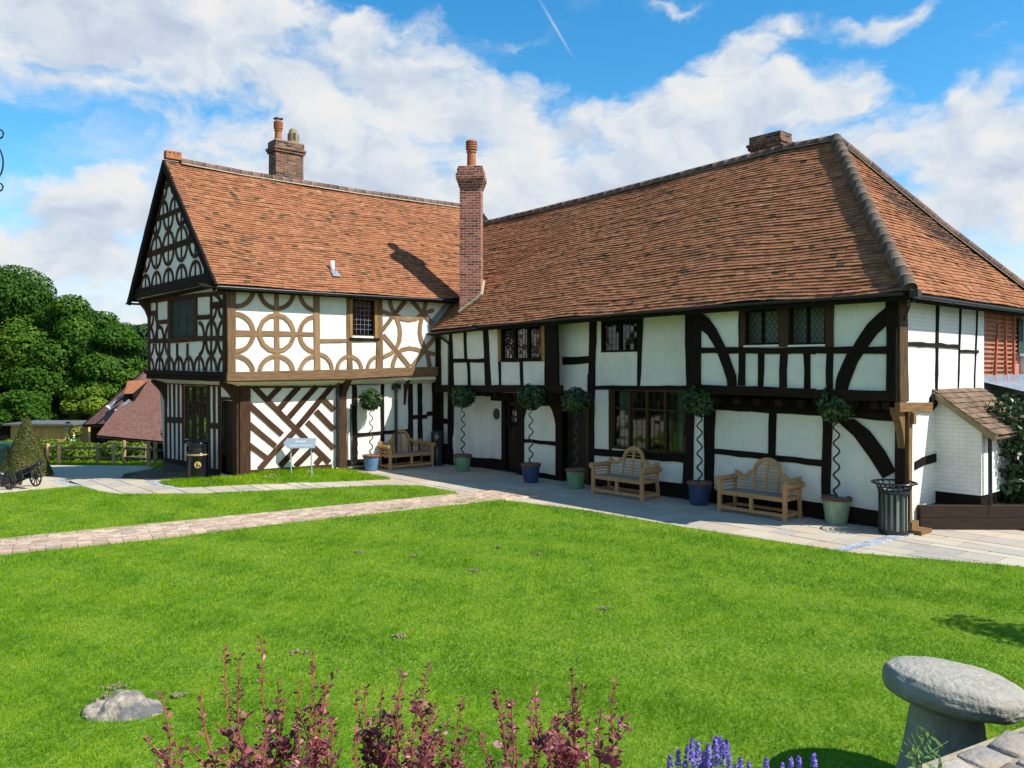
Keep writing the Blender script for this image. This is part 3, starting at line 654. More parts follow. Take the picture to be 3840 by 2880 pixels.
def stack(c, hw, hd, z0, z1, rz, mat, parent, corb=True):
    """brick chimney stack with oversailing courses near the top"""
    m = MB(); rot = Matrix.Rotation(rz, 3, 'Z')
    def blk(a, b, ex):
        x, y = hw+ex, hd+ex; cs = [(-x, -y), (x, -y), (x, y), (-x, y)]; V = [tuple(Vector((c[0], c[1], z))+rot @ Vector((p[0], p[1], 0))) for z in (a, b) for p in cs]; off = 0
        for i in range(4):
            j = (i+1) % 4; w_ = 2*x if i % 2 == 0 else 2*y; m.add([V[i], V[j], V[4+j], V[4+i]], [(0, 1, 2, 3)], .5, [[(off, a), (off+w_, a), (off+w_, b), (off, b)]]); off += w_
        m.add(V, [(4, 5, 6, 7), (3, 2, 1, 0)], .5, [[(0, 0), (x, 0), (x, y), (0, y)]]*2)
    if corb:
        blk(z0, z1-.6, 0)
        for k, (a, b, e) in enumerate(((.6, .525, .03), (.525, .45, .055), (.45, .375, .08), (.375, .225, .105), (.225, .06, .07))): blk(z1-a, z1-b, e)
        blk(z1-.06, z1-.0, .045)
    else:
        blk(z0, z1-.35, 0); blk(z1-.35, z1-.27, .045); blk(z1-.27, z1-.20, .075); blk(z1-.20, z1, .02)
    return m.build('chimney', mat, parent)
def louvre_pot(c, z, h, r, parent, mat='terracotta', cap=False):
    m = MB(); f = h/.85
    m.lathe([(r*1.05, 0), (r*.98, .02), (r*.93, .45*f), (r*1.1, .46*f), (r*1.1, .5*f), (r, .5*f), (r, .53*f), (r*1.25, .55*f), (r*1.25, .60*f)], 16, (c[0], c[1], z))
    for k in range(3): m.lathe([(r*1.02, (.60+.07*k)*f), (r*1.02, (.63+.07*k)*f), (r*1.27, (.63+.07*k)*f), (r*1.22, (.67+.07*k)*f)], 16, (c[0], c[1], z), cap=False)
    m.lathe([(r*1.02, .8*f), (r*1.24, .81*f), (r*1.0, .84*f), (r*.7, .855*f)], 16, (c[0], c[1], z)); o = m.build('chimney_pot', mat, parent)
    if cap:
        k = MB(); k.lathe([(r*.7, .85*f), (r*.7, .93*f)], 12, (c[0], c[1], z)); k.build('flue', 'silver_paint', o)
        k = MB(); k.lathe([(r*.2, .99*f), (r*1.3, .95*f), (r*1.35, .93*f), (r*.2, .93*f)], 16, (c[0], c[1], z)); k.build('cowl', 'iron', o)
    return o
# timber outlines (metres along the wall, metres above ground)
TIMBERS = {
 'LU':[
('corner_post','o',[(-0.485,4.863),(-0.463,2.809)],[(-0.264,4.877),(-0.271,2.808)],3),
('post','o',[(0.755,4.869),(0.778,2.837)],[(0.885,4.877),(0.909,2.837)],0),
('post','o',[(1.867,4.893),(1.901,2.86)],[(2.041,4.903),(2.069,2.86)],1),
('rail','o',[(-0.264,3.864),(1.876,3.876)],[(-0.264,3.709),(1.876,3.768)],0),
('rail','o',[(2.046,3.695),(2.934,3.725)],[(2.046,3.601),(2.934,3.629)],0),
('post','o',[(2.867,4.87),(2.892,2.892)],[(2.952,4.875),(3.058,2.892)],0),
('post','o',[(3.854,4.882),(3.814,2.908)],[(4.011,4.891),(4.029,2.909)],1),
('rail','o',[(3.046,3.704),(3.818,3.723)],[(3.046,3.643),(3.818,3.661)],0),
('window_jamb','g',[(2.957,4.83),(2.969,3.748)],[(3.049,4.835),(3.049,3.75)],2),
('window_jamb','g',[(3.75,4.852),(3.764,3.768)],[(3.857,4.858),(3.845,3.77)],2),
('curved_brace','o',[(4.325,4.866),(4.37,4.709),(4.46,4.545),(4.573,4.358),(4.661,4.145),(4.681,3.927),(4.652,3.676),(4.558,3.481),(4.364,3.305),(4.071,3.18)],[(4.2,4.834),(4.248,4.666),(4.343,4.492),(4.453,4.31),(4.533,4.117),(4.55,3.925),(4.524,3.698),(4.449,3.54),(4.29,3.395),(4.016,3.278)],0),
('curved_brace','o',[(3.859,4.594),(4.069,4.587),(4.291,4.519),(4.517,4.489),(4.722,4.403),(4.927,4.383),(5.152,4.429),(5.337,4.546),(5.544,4.642),(5.788,4.712)],[(3.848,4.485),(4.036,4.48),(4.253,4.412),(4.472,4.383),(4.679,4.296),(4.929,4.271),(5.204,4.327),(5.408,4.452),(5.594,4.538),(5.827,4.604)],0),
('curved_brace','o',[(5.597,4.905),(5.537,4.671),(5.439,4.407),(5.382,4.152),(5.372,3.953),(5.417,3.774),(5.553,3.536),(5.656,3.318),(5.737,2.971)],[(5.462,4.921),(5.404,4.694),(5.306,4.429),(5.246,4.161),(5.236,3.94),(5.288,3.733),(5.427,3.489),(5.522,3.287),(5.6,2.95)],0),
('curved_brace','o',[(4.301,2.967),(4.34,3.131),(4.441,3.336),(4.651,3.499),(4.924,3.558),(5.194,3.538),(5.471,3.461),(5.664,3.425),(5.902,3.387)],[(4.428,2.946),(4.463,3.098),(4.547,3.273),(4.712,3.402),(4.932,3.447),(5.162,3.428),(5.43,3.352),(5.633,3.313),(5.874,3.274)],0),
('brace','o',[(4.084,3.899),(4.527,3.469),(5.0,2.995)],[(3.985,3.823),(4.424,3.394),(4.894,2.921)],0),
('brace','o',[(3.973,4.034),(4.33,4.456),(4.742,4.898)],[(4.078,3.969),(4.435,4.39),(4.847,4.83)],0),
('brace','o',[(5.074,4.919),(5.542,4.53),(5.902,4.217)],[(4.973,4.835),(5.438,4.446),(5.794,4.135)],0),
('brace','o',[(4.988,3.009),(5.376,3.441),(5.802,3.884)],[(5.098,2.94),(5.487,3.371),(5.914,3.812)],0),
('corner_post','k',[(5.872,4.177),(5.872,2.633)],[(6.07,4.184),(6.07,2.631)],4),
('jetty_beam_a','o',[(-0.485,2.809),(2.916,2.876)],[(-0.485,2.528),(2.916,2.62)],5),
 ],
 'LG':[
('corner_post','b',[(0.006,2.462),(0.014,0.162)],[(0.293,2.459),(0.293,0.139)],4),
('post','b',[(2.842,2.428),(2.874,0.119)],[(3.087,2.425),(3.097,0.101)],3),
('sill_beam','b',[(0.293,0.27),(2.643,0.241)],[(0.293,0.13),(2.643,0.09)],0),
('rail','b',[(0.293,2.441),(2.842,2.428)],[(0.293,2.389),(2.842,2.371)],0),
('brace','b',[(0.424,2.488),(1.48,1.459),(2.628,0.341)],[(0.324,2.393),(1.373,1.364),(2.513,0.246)],0),
('brace','b',[(0.322,2.001),(1.226,1.193)],[(0.227,1.902),(1.126,1.094)],0),
('brace','b',[(0.32,1.503),(1.034,0.891)],[(0.229,1.403),(0.939,0.79)],0),
('brace','b',[(0.317,0.971),(0.805,0.587)],[(0.232,0.867),(0.717,0.482)],0),
('brace','b',[(0.494,0.317),(0.97,0.799),(1.469,1.259)],[(0.602,0.217),(1.078,0.698),(1.579,1.155)],0),
('brace','b',[(1.163,2.364),(0.851,2.057)],[(1.055,2.462),(0.745,2.154)],0),
('brace','b',[(1.708,2.357),(1.155,1.79)],[(1.594,2.454),(1.044,1.887)],0),
('brace','b',[(2.24,2.368),(1.425,1.546)],[(2.121,2.466),(1.312,1.644)],0),
('brace','b',[(2.716,2.363),(1.68,1.281)],[(2.592,2.459),(1.563,1.379)],0),
('brace','b',[(2.461,2.073),(2.773,1.793)],[(2.349,1.971),(2.66,1.691)],0),
('brace','b',[(2.217,1.781),(2.764,1.254)],[(2.104,1.683),(2.648,1.157)],0),
('brace','b',[(1.953,1.495),(2.763,0.727)],[(1.844,1.398),(2.649,0.63)],0),
('brace','b',[(1.678,0.731),(1.173,0.259)],[(1.565,0.835),(1.064,0.363)],0),
('brace','b',[(2.105,0.637),(1.617,0.223)],[(1.994,0.746),(1.509,0.331)],0),
('brace','b',[(2.394,0.399),(2.22,0.226)],[(2.273,0.502),(2.1,0.329)],0),
('post','k',[(3.276,2.467),(3.29,0.33)],[(3.431,2.465),(3.443,0.319)],0),
('stud','k',[(4.221,2.477),(4.233,0.262)],[(4.334,2.476),(4.339,0.255)],0),
('post','k',[(5.17,2.51),(5.183,0.194)],[(5.335,2.508),(5.347,0.182)],0),
('stud','k',[(5.513,2.517),(5.539,0.169)],[(5.668,2.516),(5.694,0.158)],0),
('rail','k',[(3.431,1.065),(5.195,1.099)],[(3.431,0.965),(5.195,0.993)],0),
('rail','k',[(5.335,1.504),(5.863,1.502)],[(5.335,1.389),(5.863,1.383)],0),
('rail','k',[(5.85,1.599),(6.073,1.603)],[(5.85,1.47),(6.073,1.473)],0),
('sill_beam','k',[(3.092,0.325),(6.02,0.253)],[(3.092,0.145),(6.02,0.069)],0),
('rail','k',[(3.092,2.469),(5.681,2.526)],[(3.092,2.419),(5.681,2.483)],0),
('corner_post','k',[(6.046,2.664),(6.073,-0.108)],[(6.259,2.663),(6.285,-0.125)],4),
 ],
 'GU':[
('corner_post','o',[(-0.099,4.804),(-0.099,2.799)],[(-0.271,4.792),(-0.271,2.8)],3),
('post','o',[(5.918,4.96),(5.901,2.858)],[(5.77,4.951),(5.738,2.858)],2),
('post','o',[(4.102,4.959),(4.102,2.841)],[(3.922,4.947),(3.932,2.841)],1),
('post','o',[(1.978,4.893),(1.999,3.715)],[(1.745,4.876),(1.745,3.707)],1),
('post','o',[(0.801,4.869),(0.785,3.737)],[(0.676,4.86),(0.668,3.734)],1),
('stud','o',[(5.193,4.931),(5.13,3.79)],[(5.062,4.922),(5.026,3.787)],0),
('rail','o',[(5.836,3.819),(3.932,3.78)],[(5.836,3.681),(3.932,3.641)],1),
('rail','o',[(3.932,3.78),(1.724,3.767)],[(3.932,3.633),(1.724,3.631)],1),
('rail','o',[(1.745,3.775),(-0.117,3.726)],[(1.745,3.639),(-0.117,3.592)],1),
('rail','o',[(5.836,4.669),(5.13,4.655)],[(5.836,4.521),(5.13,4.503)],0),
('rail','o',[(5.088,4.365),(4.078,4.334)],[(5.088,4.238),(4.078,4.211)],0),
('rail','o',[(1.766,4.338),(0.773,4.309)],[(1.766,4.217),(0.773,4.185)],0),
('rail','o',[(0.695,4.62),(-0.154,4.594)],[(0.695,4.452),(-0.154,4.431)],0),
('top_plate','o',[(5.918,5.047),(-0.271,4.862)],[(5.918,4.916),(-0.271,4.763)],2),
('curved_brace','o',[(0.611,4.873),(0.313,4.791),(0.104,4.697),(-0.05,4.583)],[(0.702,4.815),(0.424,4.74),(0.254,4.664),(0.111,4.558)],0),
('stud','o',[(3.393,3.619),(3.393,3.21)],[(3.254,3.616),(3.254,3.208)],0),
('stud','o',[(2.564,3.599),(2.564,3.2)],[(2.432,3.595),(2.432,3.199)],0),
 ],
 'GG':[
('corner_post','b',[(0.279,2.476),(0.266,0.129)],[(-0.009,2.48),(-0.009,0.156)],4),
('post','b',[(5.701,2.466),(5.682,0.039)],[(5.532,2.468),(5.482,0.056)],0),
('stud','b',[(5.296,2.471),(5.204,0.079)],[(5.186,2.472),(5.113,0.087)],0),
('stud','b',[(4.931,2.475),(4.823,0.111)],[(4.769,2.477),(4.752,0.117)],0),
('stud','b',[(4.527,2.479),(4.468,0.141)],[(4.416,2.481),(4.369,0.15)],0),
('stud','b',[(4.179,2.483),(4.138,0.169)],[(3.996,2.486),(3.996,0.181)],0),
('post','b',[(2.137,2.451),(2.051,0.047)],[(1.962,2.453),(1.917,0.06)],0),
('stud','b',[(1.745,2.438),(1.671,0.139)],[(1.574,2.44),(1.56,0.149)],0),
('post','b',[(1.372,2.434),(1.334,0.079)],[(1.192,2.436),(1.178,0.094)],0),
('rail','b',[(5.682,1.42),(4.11,1.458)],[(5.682,1.248),(4.11,1.288)],0),
('rail','b',[(2.026,1.413),(1.296,1.427)],[(2.026,1.257),(1.296,1.267)],0),
('sill_beam','b',[(5.701,0.142),(3.715,0.205)],[(5.701,-0.036),(3.715,0.008)],1),
('sill_beam','b',[(2.051,0.169),(1.272,0.185)],[(2.051,0.01),(1.272,0.049)],1),
('rail','b',[(5.701,2.487),(0.244,2.485)],[(5.701,2.428),(0.244,2.415)],1),
('rail','b',[(1.296,2.132),(0.266,2.152)],[(1.296,2.054),(0.266,2.073)],0),
('rail','b',[(4.138,0.798),(2.026,0.934)],[(4.138,0.698),(2.026,0.841)],0),
 ],
 'RU':[
('corner_post','k',[(0.32,3.988),(0.367,2.167)],[(0.583,3.979),(0.629,2.173)],3),
('post','k',[(1.037,3.998),(1.045,2.386)],[(1.146,3.994),(1.265,2.389)],0),
('stud','k',[(1.708,4.009),(1.765,3.171)],[(1.836,4.004),(1.878,3.17)],0),
('stud','k',[(1.884,3.101),(1.926,2.399)],[(2.005,3.1),(2.047,2.401)],0),
('post','k',[(2.623,3.992),(2.722,2.411)],[(2.837,3.984),(2.969,2.414)],0),
('window_jamb','g',[(3.248,4.067),(3.307,3.097)],[(3.397,4.061),(3.397,3.097)],2),
('window_jamb','g',[(5.019,4.057),(5.06,3.083)],[(5.162,4.05),(5.173,3.082)],2),
('stud','k',[(3.289,3.098),(3.315,2.419)],[(3.384,3.097),(3.402,2.421)],0),
('stud','k',[(4.173,3.09),(4.197,2.432)],[(4.284,3.089),(4.3,2.434)],0),
('post','k',[(5.162,4.05),(5.177,2.284)],[(5.606,4.031),(5.66,2.294)],3),
('rail','k',[(1.17,3.186),(2.704,3.178)],[(1.17,3.071),(2.704,3.074)],0),
('window_sill','k',[(3.294,3.147),(5.162,3.144)],[(3.294,3.081),(5.162,3.082)],1),
('jetty_beam','bd',[(0.32,2.407),(5.79,2.475)],[(0.32,2.203),(5.79,2.282)],5),
('post','k',[(9.783,4.137),(9.766,2.534)],[(9.973,4.127),(9.957,2.537)],3),
('stud','k',[(10.909,4.074),(10.889,2.543)],[(11.059,4.066),(11.044,2.546)],1),
('window_jamb','bj',[(10.954,4.085),(10.939,3.328)],[(11.059,4.079),(11.059,3.325)],2),
('window_jamb','bj',[(11.799,4.075),(11.799,3.309)],[(12.025,4.061),(12.011,3.304)],2),
('window_jamb','bj',[(12.76,4.097),(12.767,3.292)],[(12.924,4.086),(12.918,3.288)],2),
('curved_brace','k',[(9.973,4.072),(10.168,3.94),(10.36,3.703),(10.58,3.329),(10.657,3.189),(10.826,2.739),(10.856,2.536)],[(9.965,3.731),(10.152,3.602),(10.328,3.348),(10.4,3.199),(10.533,2.898),(10.626,2.672),(10.649,2.533)],2),
('rail','k',[(9.957,3.343),(11.228,3.302)],[(9.957,3.224),(11.228,3.182)],1),
('rail','k',[(11.228,3.306),(12.566,3.292)],[(11.228,3.182),(12.566,3.164)],1),
('rail','k',[(12.573,3.29),(13.898,3.267)],[(12.573,3.163),(13.898,3.142)],1),
('stud','k',[(11.349,3.184),(11.349,2.524)],[(11.482,3.182),(11.463,2.526)],0),
('stud','k',[(11.833,3.177),(11.81,2.519)],[(11.987,3.174),(11.966,2.521)],0),
('stud','k',[(12.329,3.169),(12.335,2.503)],[(12.454,3.167),(12.451,2.504)],0),
('stud','k',[(12.78,4.095),(12.776,2.494)],[(12.911,4.087),(12.901,2.496)],0),
('curved_brace','k',[(13.892,3.961),(13.756,3.849),(13.562,3.672),(13.377,3.4),(13.283,3.28),(13.176,3.135),(13.022,2.79),(12.97,2.665),(12.964,2.497)],[(13.898,3.634),(13.72,3.498),(13.568,3.286),(13.513,3.203),(13.476,3.143),(13.377,2.986),(13.264,2.754),(13.214,2.606),(13.182,2.501)],2),
('corner_post','k',[(13.896,4.132),(13.898,2.306)],[(14.079,4.12),(14.074,2.312)],4),
('jetty_beam','bd',[(9.758,2.548),(11.228,2.533)],[(9.758,2.348),(11.228,2.348)],5),
('jetty_beam','bd',[(11.228,2.533),(12.566,2.506)],[(11.228,2.348),(12.566,2.331)],5),
('jetty_beam','bd',[(12.552,2.494),(14.074,2.494)],[(12.552,2.28),(14.074,2.312)],5),
 ],
 'RL':[
('post','k',[(6.377,4.19),(6.303,2.112)],[(6.602,4.179),(6.519,2.118)],2),
('rail','k',[(5.404,3.194),(6.352,3.2)],[(5.404,2.989),(6.352,3.029)],0),
('stud','k',[(7.918,4.113),(7.896,2.475)],[(8.077,4.105),(7.975,2.477)],0),
('post','k',[(9.274,4.109),(9.313,2.472)],[(9.497,4.097),(9.497,2.475)],2),
('rail','k',[(6.5,2.467),(9.42,2.514)],[(6.5,2.383),(9.42,2.426)],1),
('post','k',[(6.302,2.759),(6.31,-0.013)],[(6.52,2.76),(6.494,0.006)],2),
('sill_beam','k',[(6.323,0.902),(9.267,0.997)],[(6.323,0.748),(9.267,0.808)],1),
('window_jamb','bj',[(7.006,2.405),(7.019,0.906)],[(7.094,2.407),(7.081,0.911)],2),
('window_jamb','bj',[(9.257,2.444),(9.236,1.003)],[(9.33,2.445),(9.309,1.009)],2),
('post','k',[(9.309,2.496),(9.204,0.262)],[(9.526,2.499),(9.475,0.291)],2),
('plinth_beam','k',[(6.507,0.275),(9.288,0.331)],[(6.507,0.103),(9.288,0.186)],1),
('post','k',[(9.816,2.035),(9.8,0.327)],[(10.048,2.043),(10.018,0.35)],2),
('plinth_beam','k',[(9.267,0.312),(10.038,0.328)],[(9.267,0.149),(10.038,0.187)],1),
('post','k',[(9.78,2.101),(9.794,0.099)],[(10.06,2.11),(9.994,0.122)],2),
('rail','k',[(9.78,2.101),(12.807,2.071)],[(9.78,2.0),(12.807,1.979)],1),
('rail','k',[(12.807,2.071),(13.889,2.094)],[(12.807,1.979),(13.889,1.933)],1),
('stud','k',[(11.352,2.068),(11.335,1.121)],[(11.522,2.074),(11.48,1.133)],0),
('post','k',[(12.513,2.03),(12.475,0.376)],[(12.694,2.037),(12.642,0.396)],1),
('rail','k',[(10.02,1.168),(12.521,1.132)],[(10.02,1.057),(12.521,1.013)],0),
('rail','k',[(10.02,1.168),(11.34,1.164)],[(10.02,1.057),(11.34,1.055)],0),
('curved_brace','k',[(13.128,1.948),(13.401,1.742),(13.686,1.383),(13.88,1.045)],[(12.807,1.895),(13.108,1.629),(13.401,1.267),(13.648,0.892)],2),
('corner_post','bd',[(13.88,2.233),(13.88,0.118)],[(14.07,2.239),(14.061,0.144)],4),  # front of the post in dark wood, its shade put into the colour
('plinth_beam','k',[(9.794,0.279),(12.475,0.306)],[(9.794,-0.014),(12.475,0.067)],1),
('plinth_beam','k',[(12.475,0.306),(13.889,0.305)],[(12.475,0.067),(13.889,0.101)],1),
 ],
}
# ------------------------------------------------------------------ cross wing (left): decorative framing, gable end
pm('shutter', (.012, .022, .017), (.018, .030, .023), 1.0, grain=(16, 2), rough=.6, bump=.3, spec=.3)
def zeL(a): return np.interp(a, [-7.1, -3, .3], [4.93, 4.95, 5.0])
def zrL(a): return np.interp(a, [-7.05, -4.84, -1, 3.3], [8.73, 8.67, 8.68, 8.77])
def surfL(a, v):
    e, r = LW(a, .75, zeL(a)), LW(a, -3.1, zrL(a)); p = e+(r-e)*v
    p[2] += -.05*math.sin(math.pi*min(max(v, 0), 1))+.016*math.sin(a*1.7+v*3)+.012*math.sin(a*.9-v*7); return p
NL = np.array([nLo[0]*.70, nLo[1]*.70, .714])
wing = thing('timber_framed_house', 'two storey gabled timber framed house wing with circle patterned framing and orange tiled roof', 'house', (OL[0], OL[1], 0))
TB = TIMBERS
lu = wall('LU', 'wall', 'plaster', -.44, 6.25, 2.58, 5.0, wing, [(3.05, 3.75, 3.83, 4.83)])
lg = wall('LG', 'wall', 'plaster', 0, 6.3, -.25, 2.46, wing)
gu = wall('GU', 'wall', 'plaster', -.42, 5.95, 2.58, 5.1, wing, [(2.03, 3.92, 3.77, 4.93)])
gg = wall('GG', 'wall', 'plaster', 0, 5.75, -.7, 2.46, wing, [(2.17, 3.95, .84, 2.41), (.3, 1.18, .1, 2.05)])
TB['GU'] = [(k_, 'b' if m_ == 'o' else m_, a_, b_, p_) for k_, m_, a_, b_, p_ in TB['GU']]  # same oak as the front, swapped to darker brown to stand for shade
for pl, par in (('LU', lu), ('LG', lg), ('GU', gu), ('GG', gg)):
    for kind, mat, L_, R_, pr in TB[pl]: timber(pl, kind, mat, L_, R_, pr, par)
timber('LU', 'jetty_beam', 'o', [(-.5, 2.808), (2.9, 2.878), (4.97, 2.945), (6.05, 2.96)], [(-.5, 2.585), (2.9, 2.62), (4.97, 2.70), (6.05, 2.72)], 5, lu, .003, .09)
timber('LU', 'jetty_moulding', 'o', [(-.46, 2.60), (2.9, 2.635), (6.05, 2.735)], [(-.46, 2.545), (2.9, 2.58), (6.05, 2.68)], 5, lu, .002, .05)
timber('GU', 'jetty_beam', 'bd', [(-.5, 2.808), (5.98, 2.87)], [(-.5, 2.70), (5.98, 2.75)], 5, gu, .003, .12)  # gable beam coloured dark for its shaded side; front beam stays pale oak
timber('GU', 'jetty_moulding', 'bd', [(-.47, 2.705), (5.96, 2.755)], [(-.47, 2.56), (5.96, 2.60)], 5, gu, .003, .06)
timber('LU', 'top_plate', 'o', [(-.44, 5.02), (6.1, 5.06)], [(-.44, 4.87), (6.1, 4.93)], 2, lu)
# circles of the front: two full rows of rings between posts
for cs, z_, a0, a1 in ((-.27, 3.80, -90, 90), (.83, 3.82, -90, 270), (1.95, 3.82, 90, 270), (-.27, 4.93, -90, 0), (.83, 4.93, 180, 360), (1.95, 4.93, 180, 270), (-.27, 2.74, 0, 90), (.83, 2.75, 0, 180), (1.95, 2.76, 90, 180)):
    ring('LU', cs, z_, .53, .415, a0, a1, 'o', lu, (lambda s, z: 2.80 < z < 5.0 and s > -.3))
for cs, a0, a1, r_ in ((1.98, 0, 90, .49), (2.96, 0, 180, .43), (3.92, 90, 180, .44)): ring('LU', cs, 2.86, r_, r_-.10, a0, a1, 'o', lu)
window('LU', 3.05, 3.76, 3.83, 4.84, 1, 7, 5, wing, 'k', leadmat='lead', bar=.04)
hbar('LU', 2.95, 3.90, 3.76, 3.71, 'k', lu, 'window_sill', 6)
# gable, upper floor: half rings above and below the rails
cols = [-.1, .74, 1.62, 2.41, 3.2, 3.98, 4.86, 5.78]
for i, c in enumerate(cols):
    lo, hi = (90 if i == 7 else 0), (180 if i != 0 else 90); lo = 0 if i != 7 else 0; zb = 2.83+.005*i; zr = 3.62+.006*i
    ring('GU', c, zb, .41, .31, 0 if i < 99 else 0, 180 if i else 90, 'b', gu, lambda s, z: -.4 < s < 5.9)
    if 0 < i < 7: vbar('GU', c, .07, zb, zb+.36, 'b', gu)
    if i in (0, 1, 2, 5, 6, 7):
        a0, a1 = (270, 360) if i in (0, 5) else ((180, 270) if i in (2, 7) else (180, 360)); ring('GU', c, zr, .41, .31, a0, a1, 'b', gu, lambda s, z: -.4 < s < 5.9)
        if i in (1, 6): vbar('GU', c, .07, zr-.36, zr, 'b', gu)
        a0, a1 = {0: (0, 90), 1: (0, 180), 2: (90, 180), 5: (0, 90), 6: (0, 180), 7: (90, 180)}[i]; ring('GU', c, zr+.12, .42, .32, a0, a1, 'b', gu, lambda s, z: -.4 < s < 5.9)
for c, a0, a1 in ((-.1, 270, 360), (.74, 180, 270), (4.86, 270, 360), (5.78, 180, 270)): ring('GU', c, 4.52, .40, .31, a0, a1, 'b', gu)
m = MB()
for k in range(3):
    a, b = 2.03+.63*k+.012, 2.03+.63*(k+1)-.012; V = [pt('GU', x, z, -.02) for x, z in ((a, 3.79), (b, 3.79), (b, 4.92), (a, 4.92))]+[pt('GU', x, z, -.06) for x, z in ((a, 3.79), (b, 3.79), (b, 4.92), (a, 4.92))]
    m.add(V, [(0, 1, 2, 3), (4, 5, 1, 0), (5, 6, 2, 1), (6, 7, 3, 2), (7, 4, 0, 3)], .5, [[(a, 0), (b, 0), (b, 1.1), (a, 1.1)]]*5)
sh = m.build('shutter', 'shutter', wing)
m = MB(); m.box(pt('GU', 2.62, 4.25, -.008), (.02, .02, .03)); m.build('latch', 'iron', sh)
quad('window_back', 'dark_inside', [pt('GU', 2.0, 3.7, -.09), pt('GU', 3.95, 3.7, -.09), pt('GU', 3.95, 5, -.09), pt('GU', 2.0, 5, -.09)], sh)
hbar('GU', 1.98, 3.97, 3.775, 3.70, 'b', gu, 'window_sill', 6)
window('GG', 2.17, 3.95, .84, 2.41, 3, 7, 3, wing, 'bj', transom=1.95)
def plank_door(pl, s0, s1, z0, z1, o, mat, parent, n=6):
    m = MB(); w_ = (s1-s0)/n
    for k in range(n):
        a, b = s0+k*w_+.004, s0+(k+1)*w_-.004; j = random.uniform(-.003, .003)
        V = [pt(pl, x, z, o+j) for x, z in ((a, z0), (b, z0), (b, z1), (a, z1))]+[pt(pl, x, z, o-.05) for x, z in ((a, z0), (b, z0), (b, z1), (a, z1))]
        m.add(V, [(0, 1, 2, 3), (4, 5, 1, 0), (5, 6, 2, 1), (6, 7, 3, 2), (7, 4, 0, 3)], .5, [[(a, 0), (b, 0), (b, 2), (a, 2)]]*5)
    d_ = m.build('door', mat, parent); m = MB()
    m.tube([pt(pl, s0+.10, 1.0+z0, o+.01), pt(pl, s0+.10, 1.0+z0, o+.05), pt(pl, s0+.2, 1.0+z0, o+.05)], .012, 6); m.build('handle', 'iron', d_); return d_
plank_door('GG', .3, 1.18, .1, 2.02, -.12, 'door_brown', wing)
# gable triangle
gt = MB(); T = [(-.32, 5.02), (6.08, 5.02), (3.1, 8.52)]; rows = 14
for i in range(rows):
    t0, t1 = i/rows, (i+1)/rows; f = lambda t: ((-.32+3.42*t), 6.08-2.98*t, 5.02+3.5*t)
    a, b = f(t0), f(t1); P = [(a[0], a[2]), (a[1], a[2]), (b[1], b[2]), (b[0], b[2])]
    gt.add([pt('GT', *q) for q in P], [(0, 1, 2, 3)], .5, [P])
gt = gt.build('wall', 'plaster', wing)
gtop = lambda s: 8.52-(1.02 if s < 3.1 else 1.175)*abs(s-3.1)
keep = lambda s, z: z < gtop(s)-.02 and z > 5.25
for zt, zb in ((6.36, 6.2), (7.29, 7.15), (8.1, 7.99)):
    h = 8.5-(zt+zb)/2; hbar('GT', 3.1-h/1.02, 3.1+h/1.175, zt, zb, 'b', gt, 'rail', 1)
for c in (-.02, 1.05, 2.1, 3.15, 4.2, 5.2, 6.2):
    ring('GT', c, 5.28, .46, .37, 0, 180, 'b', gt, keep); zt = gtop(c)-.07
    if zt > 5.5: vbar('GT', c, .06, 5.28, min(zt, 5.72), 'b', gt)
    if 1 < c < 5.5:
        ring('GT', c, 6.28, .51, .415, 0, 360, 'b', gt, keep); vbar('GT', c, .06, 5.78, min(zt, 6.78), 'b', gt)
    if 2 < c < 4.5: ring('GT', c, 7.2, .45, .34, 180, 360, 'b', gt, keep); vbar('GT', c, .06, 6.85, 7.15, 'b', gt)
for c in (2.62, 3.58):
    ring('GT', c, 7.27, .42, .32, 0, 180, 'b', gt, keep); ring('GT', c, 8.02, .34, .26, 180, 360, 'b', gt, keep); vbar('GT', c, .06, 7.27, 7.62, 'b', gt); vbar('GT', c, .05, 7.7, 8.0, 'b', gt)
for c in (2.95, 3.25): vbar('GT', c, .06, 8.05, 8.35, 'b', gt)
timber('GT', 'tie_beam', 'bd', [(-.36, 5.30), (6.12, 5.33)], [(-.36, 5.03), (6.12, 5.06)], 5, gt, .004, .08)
VG = (G0-aL*.87, nLi, -aL)
timber(VG, 'bargeboard', 'k', [(-.78, 4.93), (3.1, 8.73)], [(-.62, 4.78), (3.1, 8.47)], 1, wing); timber(VG, 'bargeboard', 'k', [(6.46, 4.98), (3.1, 8.73)], [(6.28, 4.86), (3.1, 8.47)], 2, wing)
for a0, a1, P, mt in ((0, 0, [pt('GT', -.42, 5.03, .02), pt('GT', 6.12, 5.03, .02), pt('GU', 5.95, 4.98, -.02), pt('GU', -.42, 4.98, -.02)], 'bd'), (0, 0, [pt('LU', -.44, 2.575, .02), pt('LU', 6.1, 2.71, .02), pt('LG', 6.1, 2.44, -.02), pt('LG', -.02, 2.44, -.02)], 'soffit_paint'),
                      (0, 0, [pt('GU', 5.95, 2.6, .02), pt('GU', -.44, 2.575, .02), pt('GG', -.02, 2.44, -.02), pt('GG', 5.75, 2.44, -.02)], 'soffit_paint'), (0, 0, [pt('LU', -1.2, 4.86, .36), pt('LU', 6.4, 4.93, .36), pt('LU', 6.4, 5.03, -.02), pt('LU', -1.2, 4.98, -.02)], 'bd')):
    quad('soffit', mt, P, wing)
